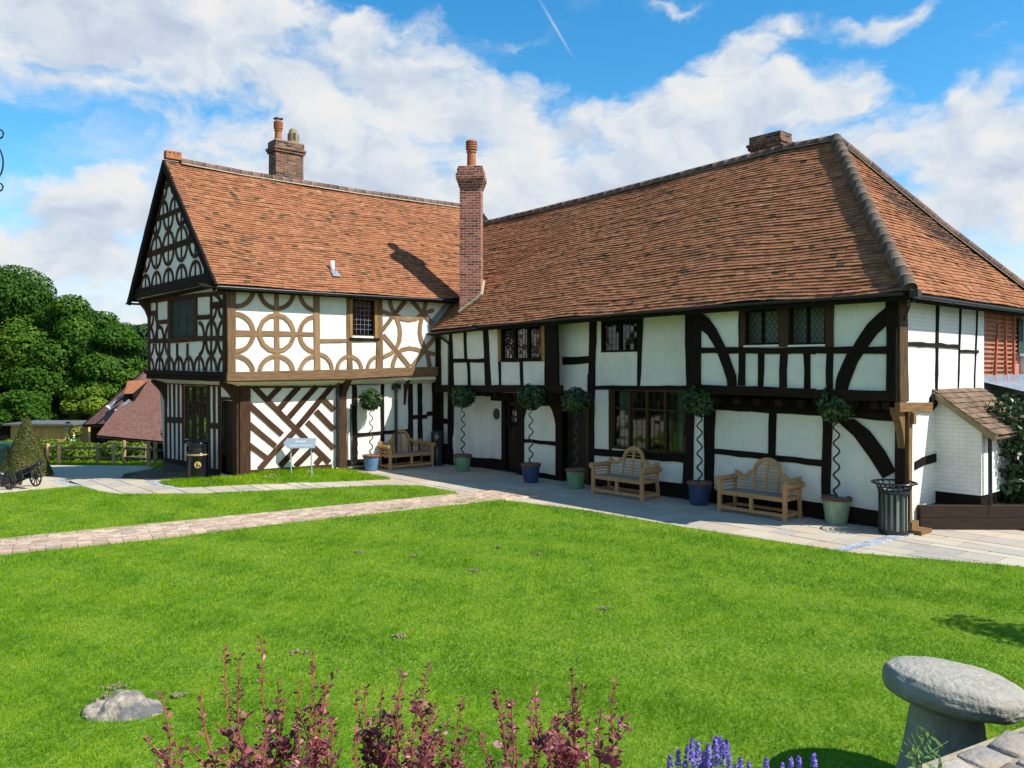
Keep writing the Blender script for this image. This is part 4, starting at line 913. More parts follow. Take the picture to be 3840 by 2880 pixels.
def bracket(pl, s0, s1, prof, mat, parent):
    m = MB(); n = len(prof); V = [pt(pl, s0, z, o) for o, z in prof]+[pt(pl, s1, z, o) for o, z in prof]
    uv = [(o, z) for o, z in prof]; m.add(V, [tuple(range(n)), tuple(reversed(range(n, 2*n)))]+[(i, n+i, n+(i+1) % n, (i+1) % n) for i in range(n)], .5, [uv, uv[::-1]]+[[(0, 0), (.1, 0), (.1, .2), (0, .2)]]*n); return m.build('bracket', mat, parent)
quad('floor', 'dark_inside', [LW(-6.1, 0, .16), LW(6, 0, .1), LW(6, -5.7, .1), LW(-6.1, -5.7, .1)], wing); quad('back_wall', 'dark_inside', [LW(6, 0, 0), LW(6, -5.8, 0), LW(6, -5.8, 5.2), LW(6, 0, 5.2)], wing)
quad('door_back', 'k', [pt('GG', .15, 0, -.19), pt('GG', 1.35, 0, -.19), pt('GG', 1.35, 2.2, -.19), pt('GG', .15, 2.2, -.19)], wing)
bp_ = [(0, 1.72), (.05, 1.95), (.13, 2.15), (.27, 2.33), (.44, 2.5), (.40, 2.6), (0, 2.6)]
bracket('GG', 5.5, 5.68, bp_, 'b', wing); bracket('LG', 2.9, 3.06, [(o*.95, z+.08) for o, z in bp_], 'b', wing); bracket('LG', 5.02, 5.10, [(o*.6, z+.1) for o, z in bp_], 'b', wing)
bracket('GU', 5.72, 5.9, [(0, 4.25), (.06, 4.5), (.14, 4.7), (.30, 4.9), (.32, 5.04), (0, 5.04)], 'b', wing)
bracket('GG', .02, .2, bp_, 'b', wing)
wall('GG', 'plinth', 'plinth_stone', -.05, 5.8, -.75, .03, wing, o=.05); wall('LG', 'plinth', 'plinth_stone', -.05, 6.2, -.4, .10, wing, o=.035)
for P in ([LW(-6.19, -5.8, 0), LW(6, -5.8, 0), LW(6, -5.8, 5.2), LW(-6.5, -5.8, 5.2)],): quad('back_wall', 'plaster', P, wing)
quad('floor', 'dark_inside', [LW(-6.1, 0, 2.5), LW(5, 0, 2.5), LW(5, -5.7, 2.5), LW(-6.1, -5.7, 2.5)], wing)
quad('fascia_shadow', 'k', [LW(-7.04, .74, 4.78), LW(.2, .74, 4.86), LW(.2, .74, 5.0), LW(-7.04, .74, 4.93)], wing)  # black board under the eave, also paints the shadow behind the gutter
# roof
def umaxL(v):
    z = surfL(0, v)[2]
    return (z-4.12)/1.045-.69-.16+.35 if z < 7.95 else 3.3+(1-v)*3.2
roof = tiled(surfL, NL, 5.4, lambda v: -7.04, umaxL, wing)
m = MB()
for k in range(12):
    a, b = -7.0+k*.95, -7.0+(k+1)*.95
    m.add([surfL(a, .0)-NL*.05, surfL(b, .0)-NL*.05, surfL(b, .5)-NL*.05, surfL(a, .5)-NL*.05, surfL(b, 1)-NL*.05, surfL(a, 1)-NL*.05], [(0, 1, 2, 3), (3, 2, 4, 5)])
m.add([LW(-7.04, -3.1, 8.73), LW(3.3, -3.1, 8.77), LW(6.5, -6.4, 4.99), LW(-7.04, -6.4, 4.98), LW(6.5, .75, 4.97)], [(1, 0, 3, 2), (1, 2, 4)])
m.build('roof_underside', 'bd', roof)
hp = tiled(lambda o, v: LW(3.3+(1-v)*3.2, o, 4.95+3.82*v), np.array([aL[0]*.76, aL[1]*.76, .64]), 5.0, lambda v: -6.4+v*3.3, lambda v: .75-v*3.85, wing)
halfpipe([LW(a, -3.1, zrL(a)+.02) for a in (-6.62, -4.84, -1, 3.3)], .115, .33, roof, 'ridge_tile', 'ridge_clay', flange=.05)
halfpipe([LW(3.3, -3.1, 8.79), LW(6.5, .75, 5.0)], .115, .33, roof, 'hip_tile', 'ridge_clay')
m = MB(); rz = math.atan2(aL[1], aL[0]); rot = Matrix.Rotation(rz, 3, 'Z'); c = LW(-6.82, -3.1, 8.84); m.box(c, (.21, .11, .07), rot)
for k in range(4): m.box(c+np.array([*(aL*(-.17+.115*k)), .085]), (.035, .10, .025), rot)
m.box(c+np.array([0, 0, .125]), (.21, .10, .02), rot); m.build('ridge_finial', 'terracotta', roof)
gutter([LW(a, .80, zeL(a)-.03) for a in (-7.06, -5, -3, -1, .12)], wing, .068)
gutter([LW(a, -6.46, 4.95) for a in (-7.12, -6)], wing)
m = MB(); m.tube([pt('LG', 2.785, 2.5, .16), pt('LG', 2.785, 2.3, .09), pt('LG', 2.79, .15, .09)], .048, 8)
for z in (2.2, 1.3, .4): m.lathe([(.06, -.03), (.06, .03)], 10, pt('LG', 2.787, z, .09))
m.build('downpipe', 'iron', wing)
m = MB(); m.tube([pt('LG', 4.70, 2.45, .09), pt('LG', 4.70, .5, .09), pt('LG', 4.66, .12, .12)], .045, 8); m.box(pt('LG', 4.70, 2.36, .10), (.10, .10, .08), rot); m.build('downpipe', 'iron', wing)
m = MB(); m.tube([pt('LG', 3.19, 1.9, .1), pt('LG', 3.2, .3, .1), pt('LG', 3.24, .2, .14)], .022, 6); m.build('downpipe', 'iron', wing)
c = LW(-3.56, .07, 5.55); m = MB(); m.tube([c, c+np.array([0, 0, .34])], .06, 12); v_ = m.build('vent_pipe', 'white_paint', wing, True)
quadp = [surfL(-3.64, .17)+NL*.06, surfL(-3.46, .17)+NL*.06, surfL(-3.42, .12)+NL*.065, surfL(-3.68, .12)+NL*.065]; quad('flashing', 'lead', quadp, v_)
ch = stack(LW(-3.065, -3.86, 0)[:2], .465, .26, 7.6, 10.06, rz, 'brick_dark', wing, False)
louvre_pot(LW(-3.33, -3.86, 0), 10.05, .68, .115, ch, cap=True)
m = MB(); cb = LW(-2.82, -3.86, 10.05); m.lathe([(.15, 0), (.17, .10), (.165, .34), (.13, .46), (.10, .52), (.03, .54)], 16, cb); pb_ = m.build('chimney_pot', 'buff_clay', ch)
m = MB()
for k in range(8):
    if k % 2 == 0: a = R(-150+45*k); m.box(cb+np.array([.155*math.cos(a), .155*math.sin(a), .25]), (.022, .03, .11), Matrix.Rotation(a, 3, 'Z'))
m.build('pot_opening', 'plaque', pb_)
m = MB(); m.box(LW(-3.065, -3.86, 10.075), (.46, .26, .018), rot); m.build('flaunching', 'mortar', ch)

# ------------------------------------------------------------------ hall range (right): jettied end bays, recessed hall, hipped roof
def zeR(s): return np.interp(s, [-1, .1, 2.8, 5.3, 8.2, 11.1, 14.5], [3.98, 4.0, 4.10, 4.12, 4.165, 4.185, 4.18])
def zrR(s): return np.interp(s, [-4, -1.5, 3, 7.2, 9.9, 11.15], [7.86, 7.94, 8.0, 8.11, 8.19, 8.14])
def surfR(s, v):
    e, r = RW(s, -.69, zeR(s)), RW(s, 3.1, zrR(min(s, 11.15))); p = e+(r-e)*v
    p[2] += -.07*math.sin(math.pi*min(max(v, 0), 1))*(.6+.4*math.sin(s*.45+1))+.018*math.sin(s*1.3+v*4)+.012*math.sin(s*2.3-v*9); return p
NR = np.array([-nR[0]*.72, -nR[1]*.72, .69])
hall = thing('timber_framed_house', 'long white hall house range with black timbers, jettied end bays and hipped brown tile roof', 'house', (R0[0], R0[1], 0))
ru = wall('RU', 'wall', 'plaster', .42, 5.2, 2.25, 4.2, hall, [(3.38, 5.05, 3.12, 4.08)])
rb = wall('RU', 'wall', 'plaster', 9.97, SE, 2.40, 4.25, hall, [(11.04, 11.82, 3.36, 4.06), (12.02, 12.77, 3.335, 4.09)])
rl = wall('RL', 'wall', 'plaster', 5.2, SE, 0, 4.25, hall, [(7.08, 9.26, .96, 2.42), (6.74, 7.92, 3.29, 4.1), (5.38, 6.3, 0, 2.1)])
po = wall('RL', 'wall', 'plaster', 3.88, 5.2, 0, 2.3, hall)
RET = (R0+bR*5.2-nR*.39, nR, bR); wall(RET, 'wall', 'plaster', 0, .39, 2.25, 4.25, hall)
for kind, mat, L_, R_, pr in TB['RU']: timber('RU', kind, mat, L_, R_, pr, ru if L_[0][0] < 6 else rb)
for kind, mat, L_, R_, pr in TB['RL']: timber('RL', kind, mat, L_, R_, pr, rl)
timber('RU', 'wall_plate', 'bd', [(.4, 4.2), (3.3, 4.25), (SE, 4.3)], [(.4, 3.965), (3.3, 4.07), (SE, 4.10)], 2, hall)
window('RU', 3.38, 5.05, 3.12, 4.08, 3, 8, 4, hall, 'k', bar=.065)
window('RU', 11.04, 11.82, 3.36, 4.06, 2, 1, 3, hall, 'k', True, bar=.04); window('RU', 12.02, 12.77, 3.335, 4.09, 2, 1, 3, hall, 'k', True, bar=.04)
for a, b, z in ((11.04, 11.82, 3.335), (12.02, 12.77, 3.32)): timber('RU', 'window_sill', 'plaster', [(a, z+.018), (b, z+.018)], [(a, z-.018), (b, z-.018)], 6, rb, .001)
window('RL', 6.74, 7.92, 3.29, 4.1, 2, 5, 4, hall, 'k', bar=.05)
hw_ = window('RL', 7.08, 9.26, .96, 2.42, 4, 6, 3, hall, 'bj', bar=.06, transom=1.93)
m = MB()          # half-drawn curtains behind the hall window
for s0, s1 in ((7.16, 7.58), (8.93, 9.24)):
    n = 26; P = [(s0+(s1-s0)*i/n, -.22+.035*math.sin(i*1.6)+.012*math.sin(i*.7)) for i in range(n+1)]
    for i in range(n): m.add([pt('RL', P[i][0], .98, P[i][1]), pt('RL', P[i+1][0], .98, P[i+1][1]), pt('RL', P[i+1][0], 2.4, P[i+1][1]), pt('RL', P[i][0], 2.4, P[i][1])], [(0, 1, 2, 3)])
m.build('curtain', 'curtain', hw_)
for s_, q_, z_ in ((9.05, .75, 2.12), (9.09, .76, 2.03), (8.42, 1.5, 1.98), (8.52, 1.5, 1.975)):
    m = MB(); m.lathe([(.006, -.035), (.03, -.01), (.032, .012), (.018, .035), (.004, .05)], 10, RW(s_, q_, z_)); m.build('lamp', 'lamp_glow', hall)
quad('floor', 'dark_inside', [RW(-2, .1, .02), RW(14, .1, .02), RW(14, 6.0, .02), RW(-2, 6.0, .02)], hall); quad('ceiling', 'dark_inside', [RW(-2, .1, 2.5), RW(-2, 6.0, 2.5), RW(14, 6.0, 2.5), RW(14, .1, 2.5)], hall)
quad('back_wall', 'plaster', [RW(-2, 6.2, 0), RW(14.07, 6.2, 0), RW(14.07, 6.2, 4.3), RW(-2, 6.2, 4.3)], hall)
# jetty undersides and joist ends
for s0, s1 in ((.4, 5.25), (9.95, SE)): quad('soffit', 'bd', [pt('RU', s0, 2.27, .02), pt('RU', s1, 2.3, .02), pt('RL', s1, 2.31, -.02), pt('RL', s0, 2.28, -.02)], hall)
rzR = math.atan2(bR[1], bR[0]); rotR = Matrix.Rotation(rzR, 3, 'Z')
for k in range(9): m = MB(); c = RW(10.32+.475*k*(1 if k < 8 else .93), -.19, 2.225); m.box(c, (.07, .155, .075), rotR, random.random()); m.build('joist', 'bd', hall)
for k in range(6): m = MB(); c = RW(2.2+.42*k, -.05, 2.19); m.box(c, (.06, .28, .07), rotR, random.random()); m.build('joist', 'bd', hall)
timber('RL', 'rail', 'k', [(9.95, 2.36), (SE, 2.36)], [(9.95, 2.04), (SE, 1.98)], 0, rl)  # dark strip covering the white wall between the joists
timber('RL', 'plinth_beam', 'bd', [(6.4, .30), (9.9, .16), (SE, .14)], [(6.4, -.05), (9.9, -.05), (SE, -.05)], 3, rl)
timber('RL', 'rail', 'k', [(5.2, 4.25), (SE, 4.3)], [(5.2, 4.1), (SE, 4.12)], 3, rl)
# porch under the left bay: stepped white brick, half-glazed door
m = MB(); prof = [(-.15, .0), (.66, .0), (.67, -.10), (1.59, -.10), (2.04, -.34), (2.66, -.34)]; ac = 0
for i in range(len(prof)-1):
    l = math.dist(prof[i], prof[i+1]); a, b = prof[i], prof[i+1]
    m.add([pt('RL', a[0], 0, a[1]), pt('RL', b[0], 0, b[1]), pt('RL', b[0], 2.3, b[1]), pt('RL', a[0], 2.3, a[1])], [(0, 1, 2, 3)], .5, [[(ac, 0), (ac+l, 0), (ac+l, 2.3), (ac, 2.3)]]); ac += l
pw = m.build('wall', 'painted_brick', hall)
m = MB()
for i in range(2, 5):
    a, b = prof[i], prof[i+1]; zt = .29+random.uniform(-.02, .02)
    V = [pt('RL', a[0], 0, a[1]+.035), pt('RL', b[0], 0, b[1]+.035), pt('RL', b[0], zt, b[1]+.035), pt('RL', a[0], zt, a[1]+.035), pt('RL', b[0], zt, b[1]-.02), pt('RL', a[0], zt, a[1]-.02)]; m.add(V, [(0, 1, 2, 3), (3, 2, 4, 5)], .5, [[(0, 0), (1, 0), (1, .3), (0, .3)], [(0, 0), (1, 0), (1, .1), (0, .1)]])
m.build('plinth', 'k', hall)
timber('RL', 'post', 'k', [(-.12, 2.3), (-.12, 0)], [(.20, 2.3), (.20, 0)], 4, pw); timber('RL', 'post', 'k', [(.50, 2.3), (.50, 0)], [(.67, 2.3), (.67, 0)], 3, pw); timber('RL', 'rail', 'k', [(.2, 1.37), (.5, 1.37)], [(.2, 1.22), (.5, 1.22)], 2, pw); timber('RL', 'rail', 'k', [(.2, .62), (.5, .62)], [(.2, 0), (.5, 0)], 2, pw)
DR = (R0+nR*.34, bR, -nR)
for a, b, z0, z1 in ((2.60, 2.75, 0, 2.3), (3.65, 3.9, 0, 2.3)): timber(DR if a < 3 else 'RL', 'door_post', 'bd', [(a, z1), (a, z0)], [(b, z1), (b, z0)], 5, pw, .003)
timber(DR, 'lintel', 'bd', [(2.1, 2.3), (3.7, 2.3)], [(2.1, 1.97), (3.7, 1.97)], 3, pw)
quad('wall', 'k', [pt('RL', 3.67, 0, .0), pt('RL', 3.67, 0, -.45), pt('RL', 3.67, 2.3, -.45), pt('RL', 3.67, 2.3, 0)], hall)
quad('door_back', 'k', [pt(DR, 2.4, 0, -.13), pt(DR, 3.9, 0, -.13), pt(DR, 3.9, 1.26, -.13), pt(DR, 2.4, 1.26, -.13)], hall)
d_ = plank_door(DR, 2.75, 3.66, .06, 1.26, -.06, 'door_dark', hall, 5)
m = MB()
for a, b, z0, z1 in ((2.75, 2.86, 1.26, 1.97), (3.55, 3.66, 1.26, 1.97), (3.17, 3.24, 1.26, 1.97), (2.86, 3.17, 1.83, 1.97), (3.24, 3.55, 1.83, 1.97), (2.86, 3.17, 1.52, 1.56), (3.24, 3.55, 1.52, 1.56)): timber(DR, 'door_frame', 'door_dark', [(a, z1), (a, z0)], [(b, z1), (b, z0)], 0, d_, .001, -.05+.001*(TK[0] % 5))
for a, b in ((2.86, 3.17), (3.24, 3.55)):
    for z0, z1 in ((1.26, 1.53), (1.55, 1.83)):
        for i in range(2):
            for j in range(2):
                x0, x1 = a+(b-a)*i/2, a+(b-a)*(i+1)/2; y0, y1 = z0+(z1-z0)*j/2, z0+(z1-z0)*(j+1)/2; tx, ty = random.gauss(0, .004), random.gauss(0, .004)
                m.add([pt(DR, x0, y0, -.075-tx-ty), pt(DR, x1, y0, -.075+tx-ty), pt(DR, x1, y1, -.075+tx+ty), pt(DR, x0, y1, -.075-tx+ty)], [(0, 1, 2, 3)])
m.build('pane', 'glass', d_); m = MB()
for a, b in ((2.86, 3.17), (3.24, 3.55)):
    m.bar(pt(DR, (a+b)/2, 1.26, -.068), pt(DR, (a+b)/2, 1.83, -.068), .012, .01, (*-nR, 0))
    for z in (1.395, 1.69): m.bar(pt(DR, a, z, -.068), pt(DR, b, z, -.068), .012, .01, (*-nR, 0))
m.build('leading', 'iron', d_)
m = MB(); pr_ = [(.125*math.cos(2*math.pi*k/28), .16*math.sin(2*math.pi*k/28)) for k in range(28)]
m.add([pt('RL', 2.34+x, 1.59+z, -.30) for x, z in pr_]+[pt('RL', 2.34+x, 1.59+z, -.345) for x, z in pr_], [tuple(range(28))]+[(28+k, 28+(k+1) % 28, (k+1) % 28, k) for k in range(28)]); pq = m.build('plaque', 'plaque', hall)
m = MB()
for k in range(28):
    a, b = pr_[k], pr_[(k+1) % 28]; m.bar(pt('RL', 2.34+a[0]*.93, 1.59+a[1]*.93, -.297), pt('RL', 2.34+b[0]*.93, 1.59+b[1]*.93, -.297), .008, .008, (*-nR, 0))
m.build('plaque_rim', 'iron', pq)
timber('RL', 'rail', 'k', [(3.9, 2.3), (5.4, 2.3)], [(3.9, 1.9), (5.4, 1.93)], 2, po); timber('RL', 'rail', 'k', [(3.9, .99), (5.2, .99)], [(3.9, .90), (5.2, .89)], 1, po); timber('RL', 'post', 'bd', [(5.17, 2.3), (5.17, 0)], [(5.39, 2.3), (5.39, 0)], 4, po); timber('RL', 'sill_beam', 'k', [(3.85, .14), (5.3, .12)], [(3.85, -.02), (5.3, -.02)], 2, po)
timber('RL', 'curved_brace', 'bd', [(4.92, 1.94), (5.03, 1.82), (5.12, 1.62), (5.18, 1.38)], [(5.2, 1.96), (5.2, 1.84), (5.2, 1.64), (5.2, 1.38)], 3, po); timber('RL', 'curved_brace', 'bd', [(3.88, 1.94), (3.88, 1.75), (3.88, 1.5)], [(4.12, 1.94), (3.98, 1.75), (3.9, 1.5)], 3, po)
quad('door_back', 'k', [pt('RL', 5.2, 0, -.25), pt('RL', 6.5, 0, -.25), pt('RL', 6.5, 2.2, -.25), pt('RL', 5.2, 2.2, -.25)], hall)
plank_door('RL', 5.38, 6.3, .03, 2.08, -.18, 'door_dark', hall, 7)
timber('RL', 'door_post', 'bj', [(6.27, 2.12), (6.27, 0)], [(6.37, 2.12), (6.37, 0)], 5, rl); timber('RL', 'lintel', 'k', [(5.3, 2.17), (6.4, 2.17)], [(5.3, 2.05), (6.4, 2.05)], 4, rl)
m = MB(); m.box(RW(5.26, -.2, 2.2), (.2, .24, .12), rotR); m.build('beam_end', 'bd', hall)
# east end: painted brick, studs, bracketed corner post
eu = wall('E', 'wall', 'painted_brick', -.38, 3.65, 2.12, 4.3, hall); el = wall('E', 'wall', 'painted_brick', 0, 3.6, 0, 2.14, hall)
for L_, R_ in (([(1.213, 4.3), (1.177, 2.5)], [(1.378, 4.3), (1.305, 2.5)]), ([(2.339, 4.3), (2.239, 2.5)], [(2.475, 4.3), (2.30, 2.5)]), ([(3.23, 4.3), (3.07, 2.5)], [(3.33, 4.3), (3.14, 2.5)]), ([(-.05, 3.36), (2.3, 3.36)], [(-.05, 3.29), (2.3, 3.28)]), ([(2.34, 3.26), (3.3, 3.255)], [(2.34, 3.2), (3.3, 3.2)])):
    timber('E', 'stud' if L_[0][1] > 4 else 'rail', 'k', [(q[0]+.025*(L_[0][1] > 4), q[1]) for q in L_], [(q[0]-.025*(L_[0][1] > 4), q[1]) for q in R_], 0, eu, .012)
timber('E', 'corner_post', 'bw', [(-.39, 4.3), (-.38, 2.3)], [(-.08, 4.3), (-.04, 2.3)], 3, eu, .012); timber('E', 'corner_post', 'bp', [(-.01, 2.12), (-.01, 0)], [(.13, 2.12), (.12, 0)], 2, el, .006)  # sunlit side of the posts coloured lighter than their shaded fronts
timber('E', 'beam', 'bp', [(-.42, 2.295), (.94, 2.26)], [(-.42, 2.13), (.94, 2.09)], 5, eu, .006); timber('E', 'beam', 'k', [(.94, 2.34), (1.2, 2.5)], [(.94, 2.08), (1.19, 2.2)], 4, eu)
timber('E', 'rail', 'k', [(.3, 1.20), (.62, 1.27), (1.22, 1.29)], [(.3, 1.08), (.62, 1.13), (1.22, 1.14)], 1, el)
bracket('RL', 13.93, 14.06, [(.02, 1.2), (.06, 1.5), (.12, 1.75), (.22, 1.95), (.36, 2.12), (.36, 2.2), (0.02, 2.2)], 'bp', hall)
m = MB(); m.box(RW(14.12, .08, 2.0), (.06, .05, .1), rotR); m.build('peg', 'bp', hall); m = MB(); m.box(RW(14.08, -.03, .10), (.15, .14, .10), rotR); m.build('pad', 'bp', hall); m = MB(); m.box(RW(14.14, .02, .035), (.26, .22, .035), rotR); m.build('pad', 'bp', hall)
quad('soffit', 'bd', [RW(5, -.62, 4.12), RW(SE+.3, -.62, 4.12), RW(SE+.3, .05, 4.24), RW(5, .05, 4.24)], hall); quad('soffit', 'bd', [RW(.3, -.62, 3.98), RW(5, -.62, 4.1), RW(5, .05, 4.2), RW(.3, .05, 4.15)], hall); quad('soffit', 'bd', [RW(SE+.3, -.62, 4.12), RW(SE+.3, 6.8, 4.12), RW(SE-.05, 6.8, 4.26), RW(SE-.05, -.4, 4.26)], hall)
# tile-hung section beyond, stripped to battens
rd = wall('E', 'wall', 'red_tile', 3.65, 7.2, 2.2, 4.3, hall, o=-.12)
m = MB()
for k in range(15): z = 2.75+.098*k; m.bar(pt('E', 3.68, z, -.09), pt('E', 5.85+random.uniform(-.03, .05), z+random.uniform(-.01, .01), -.09), .035, .03, (*bR, 0), random.random())
m.build('batten', 'batten', rd)
for q_, z0, z1, tl in ((4.62, 2.35, 3.85, -.28), (5.05, 2.5, 4.1, .05), (5.62, 2.45, 4.1, -.06), (3.68, 2.35, 2.95, 0)): m = MB(); m.bar(pt('E', q_+tl, z0, -.04), pt('E', q_, z1, -.06), .055, .035, (*bR, 0)); m.build('counter_batten', 'red_bar', rd)
m = MB(); V = [pt('E', x, z, -.05) for x, z in ((5.9, 3.25), (7.0, 3.25), (7.0, 4.0), (5.9, 4.0))]; m.add(V, [(0, 1, 2, 3)]); m.build('window', 'mesh_green', rd)
m = MB(); m.bar(pt('E', 5.75, 3.2, -.02), pt('E', 7.1, 3.2, -.02), .06, .08, (*bR, 0)); m.build('window_sill', 'lead', rd)
m = MB()          # lead and corrugated lean-to behind the oven house
for k in range(34):
    a = 3.7+k*.1; f = lambda q: .018*math.sin(q*2*math.pi/.2)
    m.add([RW(14.0, a, 2.62+f(a)), RW(14.0, a+.1, 2.62+f(a+.1)), RW(15.9, a+.1, 2.16+f(a+.1)), RW(15.9, a, 2.16+f(a))], [(3, 2, 1, 0)])
m.build('lean_to_roof', 'lead', hall)
quad('flashing', 'lead', [pt('E', 3.7, 2.3, -.02), pt('E', 7.0, 2.3, -.02), pt('E', 7.0, 2.78, -.03), pt('E', 3.7, 2.74, -.03)], hall)
quad('wall', 'k', [RW(15.8, 3.7, 0), RW(15.8, 7, 0), RW(15.8, 7, 2.15), RW(15.8, 3.7, 2.15)], hall)
# oven house: small white brick lean-to
m = MB(); A = [(14.07, .60), (14.87, .60), (14.87, 1.80), (14.07, 2.34)]
m.add([RW(s, 1.19, z) for s, z in A], [(0, 1, 2, 3)], .5, [A]); m.add([RW(14.87, 1.19, .6), RW(14.87, 3.4, .6), RW(14.87, 3.4, 1.8), RW(14.87, 1.19, 1.8)], [(0, 1, 2, 3)], .5, [[(0, .6), (2.2, .6), (2.2, 1.8), (0, 1.8)]])
ov = m.build('outhouse', 'painted_brick', hall); m = MB(); m.box(RW(14.45, 2.3, .3), (.38, 1.08, .3), rotR); m.build('plinth', 'k', ov)
m = MB(); m.tube([RW(14.97, 1.3, 1.72), RW(14.97, 1.32, .4)], .035, 8); m.build('downpipe', 'iron', ov)
tiled(lambda q, v: RW(15.14-1.08*v, q, 1.70+.80*v), np.array([bR[0]*.6, bR[1]*.6, .8]), 1.35, lambda v: 1.06, lambda v: 3.5, ov, .15, .19, mat='old_tile')
m = MB(); m.bar(RW(15.12, 1.10, 1.66), RW(14.07, 1.10, 2.42), .10, .09, (*nR, 0)); m.bar(RW(15.1, 2.3, 1.63), RW(14.07, 2.3, 2.38), 2.4, .05, np.array([bR[0]*.6, bR[1]*.6, .8])); m.build('verge', 'buff_clay', ov)
m = MB()
for k in range(14):
    a, b = .5+k*.995, .5+(k+1)*.995; m.add([RW(a, -.68, zeR(a)-.15), RW(b, -.68, zeR(b)-.15), RW(b, -.68, zeR(b)+.02), RW(a, -.68, zeR(a)+.02)], [(0, 1, 2, 3)])
m.add([RW(14.40, -.68, 4.0), RW(14.40, 6.9, 4.0), RW(14.40, 6.9, 4.17), RW(14.40, -.68, 4.17)], [(0, 1, 2, 3)])
m.build('fascia_shadow', 'k', hall)  # black eave boards that double as painted gutter shadow
# roof
def uminR(v): z = surfR(5, v)[2]; return .44 if z < 4.9 else .44-(z-4.9)/.979-.35
rf = tiled(surfR, NR, 5.5, uminR, lambda v: 14.4-v*3.25, hall)
surfH = lambda q, v: RW(14.4-v*3.25, q, np.interp(v, [0, 1], [4.17, 8.14])-.06*math.sin(math.pi*min(max(v, 0), 1))+.01*math.sin(q*2+v*6))
rh = tiled(surfH, np.array([bR[0]*.77, bR[1]*.77, .635]), 5.15, lambda v: -.69+v*3.79, lambda v: 6.89-v*3.79, hall)
m = MB()
for k in range(15):
    a, b = -3.0+k*1.16, -3.0+(k+1)*1.16; f = lambda s, v: surfR(min(s, 14.38-v*3.25), v)-NR*.05
    m.add([f(a, 0), f(b, 0), f(b, .5), f(a, .5), f(b, 1), f(a, 1)], [(0, 1, 2, 3), (3, 2, 4, 5)])
m.add([RW(-3, 3.1, 7.9), RW(11.15, 3.1, 8.12), RW(14.4, 6.89, 4.15), RW(-3, 6.89, 4.15), RW(14.38, -.67, 4.1)], [(1, 0, 3, 2), (1, 2, 4)])
m.build('roof_underside', 'bd', rf)
halfpipe([RW(s, 3.1, zrR(s)+.02) for s in (-3.2, -1.5, 3, 7.2, 9.9, 11.1)], .105, .34, rf, 'ridge_tile', 'ridge_clay', flange=.03)
halfpipe([surfR(11.15, 1.0)+np.array([0, 0, .05]), surfR(14.4-3.25*.5, .5)+np.array([0, 0, .05]), surfR(14.42, -.005)+np.array([0, 0, .05])], .128, .30, rf, 'hip_tile', 'hip_clay', 100)
halfpipe([surfH(3.1, 1.0)+np.array([0, 0, .03]), surfH(6.89-3.79*.5, .5)+np.array([0, 0, .04]), surfH(6.93, -.01)+np.array([0, 0, .03])], .115, .32, rf, 'hip_tile', 'ridge_clay', flange=.03)
gutter([RW(s, -.75, zeR(s)-.05) for s in (.16, 1.5, 2.8)], hall, .06); gutter([RW(s, -.75, zeR(s)-.01) for s in (2.9, 5.3, 8.2, 11.1, 14.35)], hall, .06); gutter([RW(14.47, q, 4.12) for q in (-.62, 1.5, 4, 6.9)], hall, .06)
m = MB(); m.tube([RW(14.47, -.66, 4.10), RW(14.30, -.42, 3.98), RW(14.12, -.22, 3.72)], .02, 6); m.tube([RW(14.1, -.35, 4.0), RW(14.45, -.6, 4.02)], .012, 6); m.build('gutter_stay', 'iron', hall)
m = MB(); m.box(RW(14.50, -.68, 4.14), (.07, .07, .06), rotR); m.build('hip_iron', 'iron', hall)
m = MB(); m.tube([pt('RU', .64, 3.95, .33), pt('RU', .66, 3.86, .12), pt('RU', .72, 3.82, .08), pt('RU', 1.05, 3.66, .07), pt('RU', 1.09, 3.58, .07), pt('RU', 1.09, 2.2, .07), pt('RL', .62, 2.1, .12), pt('RL', .58, .1, .1)], .035, 8); m.build('downpipe', 'iron', hall, True)
quad('flashing', 'lead', [RW(.47, -.62, 4.10), RW(.47, .18, 4.97), RW(.40, .02, 5.0), RW(.36, -.72, 4.18)], hall); quad('flashing', 'lead', [RW(.435, -.75, 4.02), RW(.435, .20, 4.98), RW(.435, .02, 5.02), RW(.435, -.78, 4.22)], hall)
al_ = R(-4); cc_ = np.array([-1.205, 24.06]); ch = stack(cc_, .31, .31, 4.1, 8.84, al_, 'brick_red', hall, True)
m = MB(); m.lathe([(.26, 0), (.16, .06)], 16, (cc_[0], cc_[1], 8.84)); m.build('flaunching', 'mortar', ch); louvre_pot(cc_, 8.88, .80, .135, ch)
ca, sa = math.cos(al_), math.sin(al_)
cl = lambda x, y: np.array([cc_[0]+ca*x-sa*y, cc_[1]+sa*x+ca*y]); roofz = lambda p: 4.12+1.045*(float((p-R0) @ nR)+.69)
m = MB()
for (x0, y0), (x1, y1) in (((-.33, -.325), (.33, -.325)), ((.325, -.33), (.325, .33))):
    P = [cl(x0+(x1-x0)*k/8, y0+(y1-y0)*k/8) for k in range(9)]; m.tube([(p[0], p[1], roofz(p)+.03+.012*(k % 2)) for k, p in enumerate(P)], .055, 6)
m.build('fillet', 'mortar', ch)
stack(RW(8.9, 4.05, 0)[:2], .43, .25, 7.3, 8.90, rzR, 'brick_dark', hall, False)
